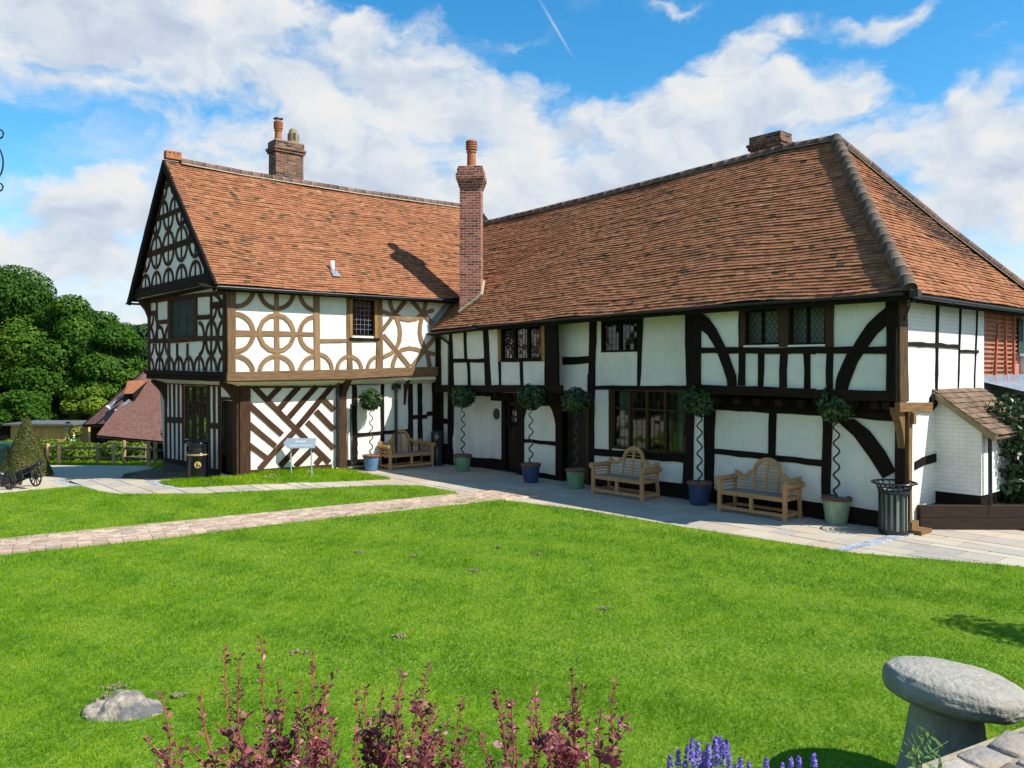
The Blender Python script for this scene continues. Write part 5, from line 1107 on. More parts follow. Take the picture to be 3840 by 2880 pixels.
# ------------------------------------------------------------------ potted bay trees with corkscrew stems
AZ_R, AZ_L = math.atan2(bR[1], bR[0]), math.atan2(aL[1], aL[0])
def crown_leaves(n, r, size):
    d_ = sph(n); rad = r*(1-.55*rng.random(n)**2.2)*(1+.12*np.sin(d_[:, 0]*5+1)*np.cos(d_[:, 1]*6)+.09*np.sin(d_[:, 2]*9+d_[:, 0]*7)+.06*rng.normal(0, 1, n)); P = d_*rad[:, None]; P[:, 2] *= .92
    return leaves(P, d_+np.array([0, 0, .35]), size, .42, .55), rng.beta(1.6, 2.2, n)
def make_tree(glaze, stem='stem_bark', emb=True):
    t = thing('potted_bay_tree', 'x', 'potted tree', (0, 0, 0), 0, 'potted bay trees along the house front')
    p = MB(); p.lathe([(.175, 0), (.18, .01), (.20, .10), (.225, .30), (.240, .43), (.240, .44)], 32); pot = p.build('pot', glaze, t, True)
    k = MB(); k.lathe([(.240, .42), (.262, .425), (.265, .47), (.255, .485), (.232, .485), (.228, .40)], 32, cap=False); k.build('rim', 'rim_clay', pot, True)
    k = MB(); k.lathe([(.19, .022), (.19, .028)], 24, cap=False)
    if emb:
        ex, ez, r_ = 0, .25, .055; f = lambda a, r: (ex+r*math.cos(a), -(.222+.0), ez+r*math.sin(a)); k = MB()
        for i in range(20): a, b = 2*math.pi*i/20, 2*math.pi*(i+1)/20; k.bar((r_*math.cos(a), -.2215+.35*(r_*math.cos(a))**2*4, ez+r_*math.sin(a)), (r_*math.cos(b), -.2215+.35*(r_*math.cos(b))**2*4, ez+r_*math.sin(b)), .010, .012, (0, 1, 0))
        k.bar((0, -.221, ez-.045), (0, -.221, ez+.03), .007, .01, (0, 1, 0))
        for a in (-.9, -.4, .4, .9): k.bar((0, -.221, ez-.005), (.032*math.sin(a), -.221, ez+.032*math.cos(a)), .006, .01, (0, 1, 0))
        k.build('emblem', glaze, pot)
    k = MB(); k.lathe([(.232, .455), (.10, .462), (.002, .465)], 20, cap=False, jit=.03); k.build('soil', 'mud', t)
    pts = []; n = 90
    for i in range(n+1):
        u = i/n; a = u*2*math.pi*5.2; r_ = .05*math.sin(min(1, u*9)*math.pi/2)*math.sin(min(1, (1-u)*8)*math.pi/2); pts.append((r_*math.cos(a), r_*math.sin(a), .44+u*1.50))
    k = MB(); k.tube(pts, [.021-.007*i/n for i in range(n+1)], 7); k.build('stem', stem, t, True)
    Q, tt = crown_leaves(1700, .325, .115); Q = Q+np.array([0, 0, 2.16]); cr = npmesh('crown', Q, 4, 'bay_leaf', t, tt)
    k = MB()
    for i in range(14): v = sph(1)[0]*.26; v[2] *= .9; k.tube([(0, 0, 1.9), (v[0]*.4, v[1]*.4, 2.06+v[2]*.4), (v[0], v[1], 2.16+v[2])], [.010, .007, .004], 5)
    k.build('branch', 'stem_bark', cr)
    return t
tg, tb, tp, ts = make_tree('green_glaze'), make_tree('blue_glaze', emb=False), make_tree('sunlit_blue_glaze'), make_tree('sage_glaze', 'stem_grey')
def put(t, p, rz, lab, sc_=1.0): t.location = (p[0], p[1], float(zg(p[0], p[1]))); t.rotation_euler = (0, 0, rz); t['label'] = lab; t.scale = (sc_,)*3
put(tp, LW(-2.55, .45, 0), .2, 'bay tree ball in blue glazed pot beside the corner bench, coloured paler for sunlight', .93)
put(tg, RW(2.1, -.72, 0), -.9, 'bay tree ball in green pot nearest the porch drainpipe and smoking bin', .98)
put(tb, RW(5.05, -.80, 0), .4, 'bay tree ball in dark blue pot just right of the glazed front door', 1.0)
p = RW(6.55, -.70, 0); t4 = dup(tg, (p[0], p[1], 0), .3, 'bay tree ball in green pot before the dark plank door, left of middle bench'); t4.scale = (.99,)*3
p = RW(9.95, -.42, 0); t5 = dup(tb, (p[0], p[1], 0), 1.9, 'bay tree ball in dark blue pot standing between the two front benches'); t5.scale = (1.02,)*3
put(ts, RW(12.88, -.22, 0), -.35, 'bay tree ball in sunlit sage green pot between bench and slatted bin', 1.03)

# ------------------------------------------------------------------ garden benches
def make_bench():
    t = thing('garden_bench', 'x', 'bench', (0, 0, 0), 0, 'wooden garden benches against the house')
    W = .735
    m = MB()
    for k in range(6): m.box((0, -.20+.083*k, .425+.004*math.sin(k)), (W-.03, .036, .012), None, random.random())
    s_ = m.build('seat', 'teak_grey', t); m = MB(); m.box((0, -.262, .395), (W-.04, .016, .04)); m.box((0, .245, .40), (W-.04, .016, .035)); m.box((-W+.035, 0, .395), (.016, .24, .035)); m.box((W-.035, 0, .395), (.016, .24, .035)); m.build('seat_rail', 'teak', s_)
    for sx in (-1, 1):
        m = MB(); m.box((sx*(W-.01), -.262, .315), (.034, .034, .315), None, .6); m.build('leg', 'teak', t)
        m = MB(); m.bar((sx*(W-.01), .30, 0), (sx*(W-.01), .255, .42), .06, .055, (0, 1, 0), .4); m.bar((sx*(W-.01), .255, .42), (sx*(W-.03), .315, .80), .06, .05, (0, 1, 0), .4); m.build('leg', 'teak', t)
        m = MB(); x0 = sx*(W+.005)
        n = 10        # rolled arm: turned drum with a slatted skin, carried by three curving rails
        for a in range(12):
            an = 2*math.pi*a/12; c = (x0+.02*sx+.048*math.cos(an), 0, .655+.048*math.sin(an)); m.bar((c[0], -.27, c[2]), (c[0], .27, c[2]), .023, .012, (math.cos(an), 0, math.sin(an)), random.random())
        for y in (-.285, .285):
            vs = [(x0+.02*sx+.066*math.cos(2*math.pi*q/20), y+yy, .655+.066*math.sin(2*math.pi*q/20)) for yy in (-.02, .02) for q in range(20)]
            m.add(vs, [tuple(range(20)), tuple(reversed(range(20, 40)))]+[(q, 20+q, 20+(q+1) % 20, (q+1) % 20) for q in range(20)], .5)
        m.build('arm', 'teak', t); m = MB()
        for z in (.50, .57): m.bar((sx*(W-.01), -.25, z), (sx*(W-.02), .26, z), .022, .03, (0, 0, 1), random.random())
        m.build('arm_rail', 'teak', t)
    m = MB(); m.box((0, -.262, .10), (W-.04, .02, .03)); m.box((0, .285, .10), (W-.04, .018, .028)); m.box((-W+.01, 0, .10), (.02, .25, .03)); m.box((W-.01, 0, .10), (.02, .25, .03)); m.build('stretcher', 'teak', t)
    m = MB(); m.box((0, -.262, .25), (.03, .03, .13)); m.build('centre_post', 'teak', t)
    m = MB(); by = lambda z: .235+(z-.42)*.165
    # arched top rail: outer and inner outline, z over x
    top = []
    for x in np.linspace(-.70, .70, 85):
        ax = abs(x)
        if ax < .315: zo = .815+math.sqrt(max(0, .315**2-ax**2))*.92
        elif ax < .36: zo = .83
        elif ax < .52: zo = .83-.10*sstep(.36, .50, ax)
        elif ax < .60: zo = .735
        elif ax < .66: zo = .775
        else: zo = .74
        if ax < .25: zi = .79+math.sqrt(max(0, .25**2-ax**2))*.95
        elif ax < .31: zi = .76
        elif ax < .56: zi = .75-.10*sstep(.31, .5, ax)
        else: zi = .66+.03*(ax > .62)
        top.append((x, float(zo), float(zi)))
    for i in range(len(top)-1):
        a, b = top[i], top[i+1]; V = []
        for yy in (-.022, .022): V += [(a[0], by(a[2])+yy, a[2]), (b[0], by(b[2])+yy, b[2]), (b[0], by(b[1])+yy, b[1]), (a[0], by(a[1])+yy, a[1])]
        m.add(V, [(0, 1, 2, 3), (7, 6, 5, 4), (3, 2, 6, 7), (1, 0, 4, 5)], .5, [[(a[1], a[0]), (a[1], b[0]), (b[1]+.05, b[0]), (a[1]+.05, a[0])]]*4)
    bk = m.build('backrest', 'teak', t); m = MB()
    zmax = lambda x: float(np.interp(x, [q[0] for q in top], [q[2] for q in top]))
    for x in (-.40, -.27, 0, .27, .40):
        if abs(x) == .40: continue
        z1 = zmax(x)+.02; m.bar((x, by(.43), .43), (x, by(z1), z1), .045, .03, (0, 1, 0), random.random())
    m.build('upright', 'teak', bk); m = MB()
    for k in range(8):
        z = .485+.068*k; xs_ = [x for x in np.linspace(-.69, .69, 139) if zmax(x) > z-.005]
        if z > .66: xs_ = [x for x in xs_ if abs(x) < .45]
        m.bar((min(xs_), by(z), z), (max(xs_), by(z), z), .014, .030, (0, 1, 0), random.random())
    m.build('slat', 'teak', bk); return t
b1 = make_bench(); p = LW(-1.30, .36, 0); b1.location = (p[0], p[1], 0); b1.rotation_euler = (0, 0, AZ_L); b1['label'] = 'arched back teak bench in the corner below the circle framed wing'
p = RW(8.12, -.72, 0); dup(b1, (p[0], p[1], 0), AZ_R, 'arched back teak bench in shade under the wide curtained hall window')
p = RW(11.43, -.52, 0); dup(b1, (p[0], p[1], 0), AZ_R, 'arched back teak bench below the jetty, next to the sage green pot')

# ------------------------------------------------------------------ bins
p = RW(14.0, -.35, 0); t = thing('litter_bin', 'black slatted metal litter bin with flared scrolled rim at the house corner', 'bin', (p[0], p[1], 0))
off = np.array([p[0], p[1], 0]); m = MB(); m.lathe([(.25, .0), (.255, .04), (.255, .06), (.20, .07)], 28, off); m.build('base', 'bin_black', t, False)
m = MB()
for k in range(16):
    a = 2*math.pi*k/16; c = np.array([math.cos(a), math.sin(a), 0]); m.bar(off+c*.248+np.array([0, 0, .05]), off+c*.248+np.array([0, 0, .78]), .050, .012, tuple(c))
m.build('slat', 'bin_black', t)
m = MB(); m.lathe([(.215, .03), (.215, .74)], 24, off, cap=False); m.build('liner', 'bin_liner', t, True)
m = MB(); m.lathe([(.262, .70), (.262, .76), (.25, .78), (.24, .74)], 28, off, cap=False)
for k in range(18):
    a = 2*math.pi*k/18; c = np.array([math.cos(a), math.sin(a), 0]); m.tube([off+c*.255+np.array([0, 0, .76]), off+c*.275+np.array([0, 0, .83]), off+c*.31+np.array([0, 0, .875]), off+c*.37+np.array([0, 0, .885])], .012, 6)
ringp = [off+np.array([.365*math.cos(2*math.pi*k/36), .365*math.sin(2*math.pi*k/36), .89]) for k in range(37)]; m.tube(ringp, .016, 7, False); ringp = [off+np.array([.27*math.cos(2*math.pi*k/36), .27*math.sin(2*math.pi*k/36), .82]) for k in range(37)]; m.tube(ringp, .012, 6, False); m.build('rim', 'bin_black', t, True)
gx, gy = -8.25, 21.25; gz = float(zg(gx, gy)); t = thing('litter_bin', 'round black litter bin with gold band and gold roundel beside the gable', 'bin', (gx, gy, gz)); off = np.array([gx, gy, gz])
m = MB(); m.lathe([(.255, 0), (.26, .02), (.275, .60), (.285, .61), (.285, .635), (.275, .64)], 32, off); bd = m.build('body', 'bin_black', t, True)
m = MB(); m.lathe([(.284, .635), (.289, .64), (.289, .665), (.284, .67)], 32, off, cap=False); m.build('band', 'gold_paint', bd, True)
m = MB(); m.lathe([(.275, .67), (.275, .70), (.20, .70)], 32, off, cap=False); n = 32
for k in range(n):       # hood with letterbox openings front and back
    a0, a1 = 2*math.pi*k/n, 2*math.pi*(k+1)/n; mid = (a0+a1)/2
    if abs(math.sin(mid)) > .62: segs = ((.70, .74), (.88, .93))
    else: segs = ((.70, .93),)
    for z0, z1 in segs: m.add([off+np.array([.275*math.cos(a), .275*math.sin(a), z]) for a, z in ((a0, z0), (a1, z0), (a1, z1), (a0, z1))], [(0, 1, 2, 3)])
m.lathe([(.275, .93), (.285, .94), (.27, .97), (.15, 1.0), (.01, 1.005)], 32, off, cap=False); m.build('hood', 'bin_black', t, True)
m = MB(); m.lathe([(.235, .70), (.235, .93)], 24, off, cap=False); m.build('liner', 'iron', t)
va = math.atan2(-gy, -gx)+.03; u = np.array([-math.sin(va), math.cos(va), 0]); f_ = np.array([math.cos(va), math.sin(va), 0])
m = MB(); cpt = off+f_*.268+np.array([0, 0, .40]); V = [cpt+f_*(.004 if j == 0 else .010)*(1 if j == 0 else 1)+(u*math.cos(2*math.pi*k/24)+np.array([0, 0, 1])*math.sin(2*math.pi*k/24))*r_ for j, r_ in ((0, .085), (1, .085)) for k in range(24)]
m.add(V, [tuple(range(24, 48))]+[(k, (k+1) % 24, 24+(k+1) % 24, 24+k) for k in range(24)]); em = m.build('emblem', 'gold_paint', t)
m = MB()      # walking-figure litter symbol on the roundel
z_ = np.array([0, 0, 1.]); q = lambda x, y: cpt+f_*.014+u*x+z_*y
for a, b, w_ in (((-.02, .045), (-.025, .0), .022), ((-.022, .005), (-.035, -.05), .016), ((-.022, .005), (-.005, -.05), .016), ((-.02, .035), (.015, .012), .012)): m.bar(q(*a), q(*b), w_, .006, tuple(f_))
m.bar(q(-.016, .052), q(-.016, .066), .016, .006, tuple(f_)); m.bar(q(.03, -.05), q(.03, -.005), .032, .006, tuple(f_)); m.build('figure', 'iron', em)
p = RW(.42, -.42, 0); t = thing('smoking_bin', 'tall slim black smokers bin standing in the dark corner by the porch', 'bin', (p[0], p[1], 0)); off = np.array([p[0], p[1], 0])
m = MB(); m.lathe([(.20, 0), (.20, .03), (.17, .04), (.165, .72), (.17, .73), (.17, .98), (.15, 1.03), (.02, 1.05)], 24, off); b_ = m.build('body', 'iron', t, True)
f_ = -off/np.linalg.norm(off); u = np.array([-f_[1], f_[0], 0]); cpt = off+f_*.172+np.array([0, 0, .86]); m = MB()
pts = [cpt+u*.055*math.cos(k*2*math.pi/16)+z_*.04*math.sin(k*2*math.pi/16) for k in range(17)]; m.tube(pts, .009, 6, False); m.bar(cpt-u*.02, cpt+u*.03, .014, .006, tuple(f_)); m.box(cpt-u*.04-z_*.09, (.012, .012, .015)); m.build('emblem', 'silver_paint', b_)
gb = thing('wheeled_bin', 'dark green plastic bin at the picture edge beside the clipped cone', 'bin', (-14.75, 23.3, float(zg(-14.75, 23.3)))); off = np.array(gb.location)
m = MB(); m.box(off+np.array([0, 0, .40]), (.45, .35, .40)); m.box(off+np.array([0, -.02, .80]), (.48, .38, .02)); m.build('body', 'bin_green', gb); m = MB(); m.box(off+np.array([0, 0, .85]), (.49, .39, .035)); m.box(off+np.array([0, 0, .90]), (.42, .32, .025)); m.build('lid', 'bin_green', gb)

# ------------------------------------------------------------------ arrow sign in the strip of grass
sx, sy = -5.62, 21.42; szz = float(zg(sx, sy)); t = thing('garden_sign', 'grey arrow shaped metal sign on two legs before the striped wall', 'sign', (sx, sy, szz)); off = np.array([sx, sy, szz])
m = MB(); tl = R(26); ux, uy = np.array([1, .05, 0]), np.array([0, math.sin(tl), math.cos(tl)]); nz = np.cross(ux, uy); pc = off+np.array([0, .0, .80])
O = [(-.42, -.005), (-.30, -.14), (.42, -.14), (.42, .14), (-.33, .14)]; V = [pc+ux*x+uy*y+nz*h for h in (.014, -.014) for x, y in O]; k5 = 5
m.add(V, [tuple(range(5)), tuple(reversed(range(5, 10)))]+[(i, 5+i, 5+(i+1) % 5, (i+1) % 5) for i in range(5)]); pn_ = m.build('panel', 'sign_metal', t)
def text(body, size, x, y, par):
    cu = bpy.data.curves.new('lettering', 'FONT'); cu.body = body; cu.size = size; cu.align_x = 'CENTER'; cu.align_y = 'CENTER'; cu.extrude = .002
    o = bpy.data.objects.new('tmp', cu); C.objects.link(o); dg = bpy.context.evaluated_depsgraph_get(); me = bpy.data.meshes.new_from_object(o.evaluated_get(dg)); bpy.data.objects.remove(o)
    for v in me.vertices: q = pc+ux*(x+v.co.x)+uy*(y+v.co.y)+nz*(.0165+v.co.z); v.co = q-off
    me.materials.clear(); return finish(me, 'lettering', 'white_paint', par)
text('Arrivals', .088, .03, .045, pn_); text('Reception & Dining Room', .056, .06, -.065, pn_)
for x in (-.22, .32):
    m = MB(); m.tube([off+np.array([x+.03, -.10, -.05]), off+np.array([x-.02, .03, .80])], .02, 8); m.build('leg', 'sign_metal', t)

# ------------------------------------------------------------------ raised bed of dark sleepers, creeper behind
t = thing('raised_bed', 'raised bed of dark timber sleepers at the end of the house', 'planter', (7.5, 15.1, 0)); m = MB()
A, B_ = np.array([7.31, 14.56]), np.array([12.6, 14.45]); d_ = (B_-A)/np.linalg.norm(B_-A)
m = MB()
for r in range(2):
    s = 0
    for L in ((2.1, 2.0, 1.4) if r == 0 else (1.2, 2.4, 1.9)):
        a, b = A+d_*(s+.004), A+d_*(s+L-.004); m.bar((*a, .11+.215*r), (*b, .11+.215*r), .12, .208, (0, 0, 1), random.random()); s += L
m.build('sleeper', 'sleeper', t)
m = MB(); m.add([(*A, .36), (*B_, .36), (13, 16, .4), (9.2, 17.4, .4), (7.9, 15.3, .38)], [(0, 1, 2, 3, 4)]); m.build('soil', 'soil', t)
def foliage_thing(name, label, cat, base, P, nrm, size, mat, grp=None, aspect=.55, jit=.5, tint=None, stems=None, sm='trunk', sn='stem', leafname='foliage'):
    t = thing(name, label, cat, base, 0, grp); Q = leaves(P, nrm, size, aspect, jit); npmesh(leafname, Q, 4, mat, t, tint if tint is not None else rng.beta(2, 2.4, len(P)))
    if stems: stems.build(sn, sm, t)
    return t
def lobes(L, per, depth=.35, up=.25):
    P, Nn = [], []
    for cx, cy, cz, rx, ry, rz in L:
        n = int(per*(rx*ry+ry*rz+rx*rz)/3); d_ = sph(n); rad = 1-depth*rng.random(n)**1.6; P.append(np.array([cx, cy, cz])+d_*np.array([rx, ry, rz])*rad[:, None]); Nn.append(d_+np.array([0, 0, up]))
    lobes.idx = np.concatenate([np.full(len(p), i) for i, p in enumerate(P)]); return np.concatenate(P), np.concatenate(Nn)
LB = [(9.45+.62*i+random.uniform(-.12, .12), 15.2+random.uniform(-.1, .1), .72+.44*j, .42, .40, .36) for i in range(5) for j in range(4)]
P, Nn = lobes(LB, 2100, .45); ms = MB()
for i in range(9): x = 9.3+.3*i; ms.tube([(x, 15.3, .3), (x+.1, 15.25, 1.2), (x-.1, 15.2, 2.0)], [.02, .015, .008], 5)
foliage_thing('creeper', 'dark green leafy creeper growing thickly behind the sleeper bed', 'climber', (9.7, 15.2, .36), P, Nn, .13, 'creeper_leaf', None, .5, .5, rng.beta(1.2, 3, len(P)), ms)

# ------------------------------------------------------------------ staddle stone, rubble wall, rock
from mathutils import noise as mn
def lump(name, mat, parent, V, F, amp, sc_, smooth=True):
    W = []
    for p in V:
        p = Vector(p); n_ = mn.fractal(p*sc_, 1.0, 2.0, 5); W.append(p*(1+amp*n_))
    m = MB(); m.add(W, F); return m.build(name, mat, parent, smooth)
def lathe_vf(prof, n):
    V = [(r*math.cos(2*math.pi*k/n), r*math.sin(2*math.pi*k/n), z) for r, z in prof for k in range(n)]
    F = [(i*n+k, i*n+(k+1) % n, (i+1)*n+(k+1) % n, (i+1)*n+k) for i in range(len(prof)-1) for k in range(n)]
    F += [tuple(reversed(range(n))), tuple((len(prof)-1)*n+k for k in range(n))]; return V, F
st = thing('staddle_stone', 'grey mushroom shaped staddle stone with tilted cap at the lawn edge', 'staddle stone', (0, 0, 0))
prof = [(.05, -.10), (.28, -.125), (.40, -.118), (.455, -.085), (.478, -.03), (.478, .03), (.452, .082), (.37, .118), (.24, .138), (.11, .145), (.02, .147)]
pf = []
for i in range(len(prof)-1):
    for k in range(4): u_ = k/4; pf.append((prof[i][0]+(prof[i+1][0]-prof[i][0])*u_, prof[i][1]+(prof[i+1][1]-prof[i][1])*u_))
pf.append(prof[-1]); V, F = lathe_vf([(r_*.90, z_*.86) for r_, z_ in pf], 110); cap = lump('cap', 'staddle', st, V, F, .035, 7.0)
me = cap.data; rt = Matrix.Rotation(R(7), 4, 'Y') @ Matrix.Rotation(R(-3), 4, 'X'); me.transform(Matrix.Translation((0.05, 0, .725)) @ rt)
V, F = lathe_vf([(.345-.14*u_**.8, .66*u_-.03) for u_ in np.linspace(0, 1, 22)], 48); lump('stem', 'staddle', st, V, F, .03, 5.0)
st.location = (2.88, 5.38, 0.02)
rw = thing('stone_wall', 'low rubble stone wall with mortared flat stones at the bottom corner', 'wall', (2.2, 3.9, 0)); m = MB(); mo = MB()
A, B_ = np.array([1.05, 3.45]), np.array([5.2, 5.73]); d_ = (B_-A)/np.linalg.norm(B_-A); n_ = np.array([d_[1], -d_[0]]); L = np.linalg.norm(B_-A)
V = []
for s_, o_ in ((0, 0), (L, 0), (L, .62), (0, .62)): q = A+d_*s_+n_*o_; V.append(q)
mo.add([(*q, 0) for q in V]+[(*q, .915) for q in V], [(4, 5, 6, 7), (0, 4, 7, 3), (0, 1, 5, 4)[::-1], (1, 2, 6, 5)[::-1], (2, 3, 7, 6)[::-1]]); mo.build('mortar_core', 'mortar', rw)
def stone_block(c, hx, hy, hz, ang):
    import bmesh
    bm = bmesh.new(); bmesh.ops.create_cube(bm, size=2); bmesh.ops.bevel(bm, geom=bm.edges[:], offset=.16, segments=1, affect='EDGES'); bmesh.ops.subdivide_edges(bm, edges=bm.edges[:], cuts=1); sd = random.random()*50
    rt = Matrix.Rotation(ang, 3, 'Z'); vs = []
    for v in bm.verts:
        p = v.co.copy(); k = 1+.16*mn.noise(p*1.3+Vector((sd, 0, 0)))+.06*mn.noise(p*4+Vector((sd, 0, 0))); p *= k; vs.append(Vector(c)+rt @ Vector((p.x*hx, p.y*hy, p.z*hz)))
    fs = [tuple(v.index for v in f.verts) for f in bm.faces]; m.add(vs, fs, random.random()); bm.free()
an = math.atan2(d_[1], d_[0]); o_ = .02
while o_ < .60:
    s_ = random.random()*.15; w_ = random.uniform(.13, .20)
    while s_ < L:
        l_ = random.uniform(.12, .30); c = A+d_*(s_+l_/2)+n_*(o_+w_/2); stone_block((c[0], c[1], .893+random.uniform(-.012, .014)), l_/2-.012, w_/2-.012, .036, an+random.uniform(-.25, .25)); s_ += l_
    o_ += w_
for z in np.arange(.08, .85, .13):
    s_ = random.random()*.2
    while s_ < L: l_ = random.uniform(.15, .32); c = A+d_*(s_+l_/2)+n_*.02; stone_block((c[0], c[1], z), l_/2-.006, .05, .058, an); s_ += l_
m.build('stones', 'stone', rw, True)
q0 = A+d_*1.02+n_*.05; P = np.array([[q0[0]+random.gauss(0, .045), q0[1]+random.gauss(0, .04), .96+abs(random.gauss(0, .07))] for _ in range(46)])
ms = MB()
for _ in range(6): ms.tube([(q0[0], q0[1], .90), (q0[0]+random.gauss(0, .03), q0[1], .99), (q0[0]+random.gauss(0, .06), q0[1]+random.gauss(0, .03), 1.06+random.random()*.07)], .003, 4)
MATS['weed_stem'] = MATS['weed_leaf']; foliage_thing('weed', 'small green weed sprouting from the top of the rubble wall', 'weed', (q0[0], q0[1], .92), P, np.tile([0, -.6, .8], (46, 1)), .05, 'weed_leaf', None, .3, .6, None, ms, 'lavender_stem', 'stem', 'leaves')
rk = thing('rock', 'flat grey and cream rock half buried in the lawn', 'rock', (-3.22, 6.72, 0)); import bmesh
bm = bmesh.new(); bmesh.ops.create_icosphere(bm, subdivisions=5, radius=1)
for v in bm.verts:
    p = v.co.copy(); h = mn.fractal(p*1.6+Vector((3, 1, 0)), 1, 2, 5); h2 = mn.fractal(p*5, 1, 2, 4); r_ = mn.noise(p*1.1); 
    v.co = Vector((p.x*.345*(1+.18*r_), p.y*.20*(1+.15*r_), p.z*.115*(1+.35*h)+.05*(p.x > -.35)*(p.x < .3)*max(0, p.z)+.018*h2))
me = bpy.data.meshes.new('boulder'); bm.to_mesh(me); bm.free(); o = finish(me, 'boulder', 'rock', rk, None, None, True)

# ------------------------------------------------------------------ cannons on the gravel
def make_cannon():
    t = thing('garden_cannon', 'x', 'cannon', (0, 0, 0), 0, 'small black cannons on the gravel'); el = R(20)
    m = MB(); pr_ = [(0, -.36), (.03, -.355), (.035, -.33), (.02, -.31), (.075, -.30), (.085, -.27), (.078, -.24), (.075, -.05), (.08, -.045), (.08, -.02), (.068, -.015), (.058, .35), (.066, .355), (.066, .38), (.055, .385), (.05, .62), (.065, .66), (.062, .69), (.035, .695), (.032, .60)]
    for r_, z in [0]*0: pass
    m.lathe(pr_, 20); o = m.build('barrel', 'iron', t, True); o.data.transform(Matrix.Translation((0, 0, .34)) @ Matrix.Rotation(R(90)-el, 4, 'Y'))
    m = MB()
    for y in (-.10, .10): m.bar((.16, y, .30), (-.62, y, .06), .03, .11, (0, 0, 1)); 
    m.bar((0, -.32, .215), (0, .32, .215), .04, .04); m.bar((-.2, -.1, .22), (-.2, .1, .22), .03, .05); m.bar((-.55, -.1, .1), (-.55, .1, .1), .03, .05); m.build('carriage', 'iron', t)
    for y in (-.29, .29):
        m = MB(); c = Vector((0, y, .215)); pts = [c+Vector((.2*math.cos(2*math.pi*k/28), 0, .2*math.sin(2*math.pi*k/28))) for k in range(29)]
        for k in range(28): m.bar(pts[k], pts[k+1], .03, .022, (0, 1, 0))
        for k in range(10): a = 2*math.pi*k/10; m.bar(c+Vector((.03*math.cos(a), 0, .03*math.sin(a))), c+Vector((.19*math.cos(a), 0, .19*math.sin(a))), .016, .016, (0, 1, 0))
        m.bar(c-Vector((0, .045, 0)), c+Vector((0, .045, 0)), .07, .07, (0, 0, 1)); m.build('wheel', 'iron', t)
    return t
c1 = make_cannon(); c1.location = (-11.85, 19.62, float(zg(-11.85, 19.62))); c1.rotation_euler = (0, 0, R(-27)); c1.scale = (1.1,)*3; c1['label'] = 'small black iron cannon pointing up and right before the clipped cone'
dup(c1, (-12.75, 19.75, float(zg(-12.75, 19.75))), R(-140), 'second black cannon cut by the picture edge, left of the first')

# ------------------------------------------------------------------ fence
t = thing('post_and_rail_fence', 'rustic wooden post and rail fence beyond the gravel', 'fence', (-14.5, 29, float(zg(-14.5, 29))))
PO = [(-24.6, 38.6), (-22.9, 37.0), (-19.2, 31.5), (-16.95, 29.6), (-16.4, 29.35), (-15.0, 29.3), (-14.36, 29.2), (-14.0, 29.25), (-13.5, 29.9), (-12.5, 27.85), (-12.22, 27.75), (-11.3, 27.3)]
for i, (x, y) in enumerate(PO):
    z = float(zg(x, y)); h = (.74, .72, .8, .74, .74, .75, .80, .86, .70, .86, .84, .86)[i]; m = MB(); a = .55+random.random()*.3
    m.box((x, y, z+h/2-.12), (.052, .052, h/2+.12), Matrix.Rotation(a, 3, 'Z'), random.random()); tq = Matrix.Rotation(a, 3, 'Z'); m.add([Vector((x, y, z+h))+tq @ Vector(v) for v in ((-.052, -.052, 0), (.052, -.052, 0), (.052, .052, 0), (-.052, .052, 0), (0, 0, .035))], [(0, 1, 4), (1, 2, 4), (2, 3, 4), (3, 0, 4)]); m.build('post', 'rail_wood', t)
for i, j in ((0, 1), (1, 2), (2, 3), (3, 4), (4, 5), (5, 6), (6, 7), (7, 8), (7, 9), (9, 10), (10, 11)):
    for h in (.60, .27):
        a, b = PO[i], PO[j]; m = MB(); za, zb = float(zg(*a))+h+random.uniform(-.02, .02), float(zg(*b))+h+random.uniform(-.02, .02); mid = ((a[0]+b[0])/2, (a[1]+b[1])/2, (za+zb)/2+random.uniform(-.02, .02))
        m.bar((*a, za), mid, .04, .075, (0, 0, 1), random.random()); m.bar(mid, (*b, zb), .04, .075, (0, 0, 1), random.random()); m.build('rail', 'rail_grey', t)

# ------------------------------------------------------------------ shed, barn, trees, shrubs
zs_ = float(zg(-25.5, 44)); sh = thing('timber_shed', 'long low shed of orange boards with flat felt roof beyond the hedge', 'shed', (-25.5, 44, zs_)); m = MB()
for k in range(26): x = -27.2+.127*k; m.box((x+.062, 44+random.uniform(-.008, .008), -.95), (.0615, .02, .62), None, random.random())
for k in range(13): x = -27.2+.254*k; m.box((x+.125, 43.99, -.21), (.126, .02, .105), None, random.random())
m.box((-27.22, 45.4, -.9), (.02, 1.4, .8)); m.box((-23.88, 45.4, -.9), (.02, 1.4, .8)); m.build('board_wall', 'shed_wood', sh)
m = MB(); m.box((-25.6, 45.2, -.075), (1.9, 1.5, .05)); m.build('roof', 'shed_felt', sh); m = MB(); m.box((-27.6, 45.2, -.8), (.35, 1.3, .68)); m.build('side_bay', 'k', sh)
m = MB(); m.box((-24.12, 43.95, -.29), (.15, .012, .085)); sg = m.build('sign_board', 'teal_sign', sh); m = MB()
for x in (-.09, 0, .09): m.box((-24.12+x, 43.935, -.29), (.022, .004, .04))
m.build('sign_marks', 'white_paint', sg)
m = MB(); m.box((-24.05, 43.9, .02), (.10, .06, .05)); m.bar((-24.05, 43.9, .0), (-24.05, 43.9, -.14), .05, .05); m.build('lamp', 'iron', sh)
gp = thing('timber_gate', 'orange boarded gate panel standing right of the shed', 'gate', (-23.2, 44, zs_)); m = MB()
for k in range(4): m.box((-23.43+.115*k, 44, -.82+.0), (.055, .02, .62+.02*math.sin(k*2)), None, random.random())
m.build('boards', 'shed_wood', gp)
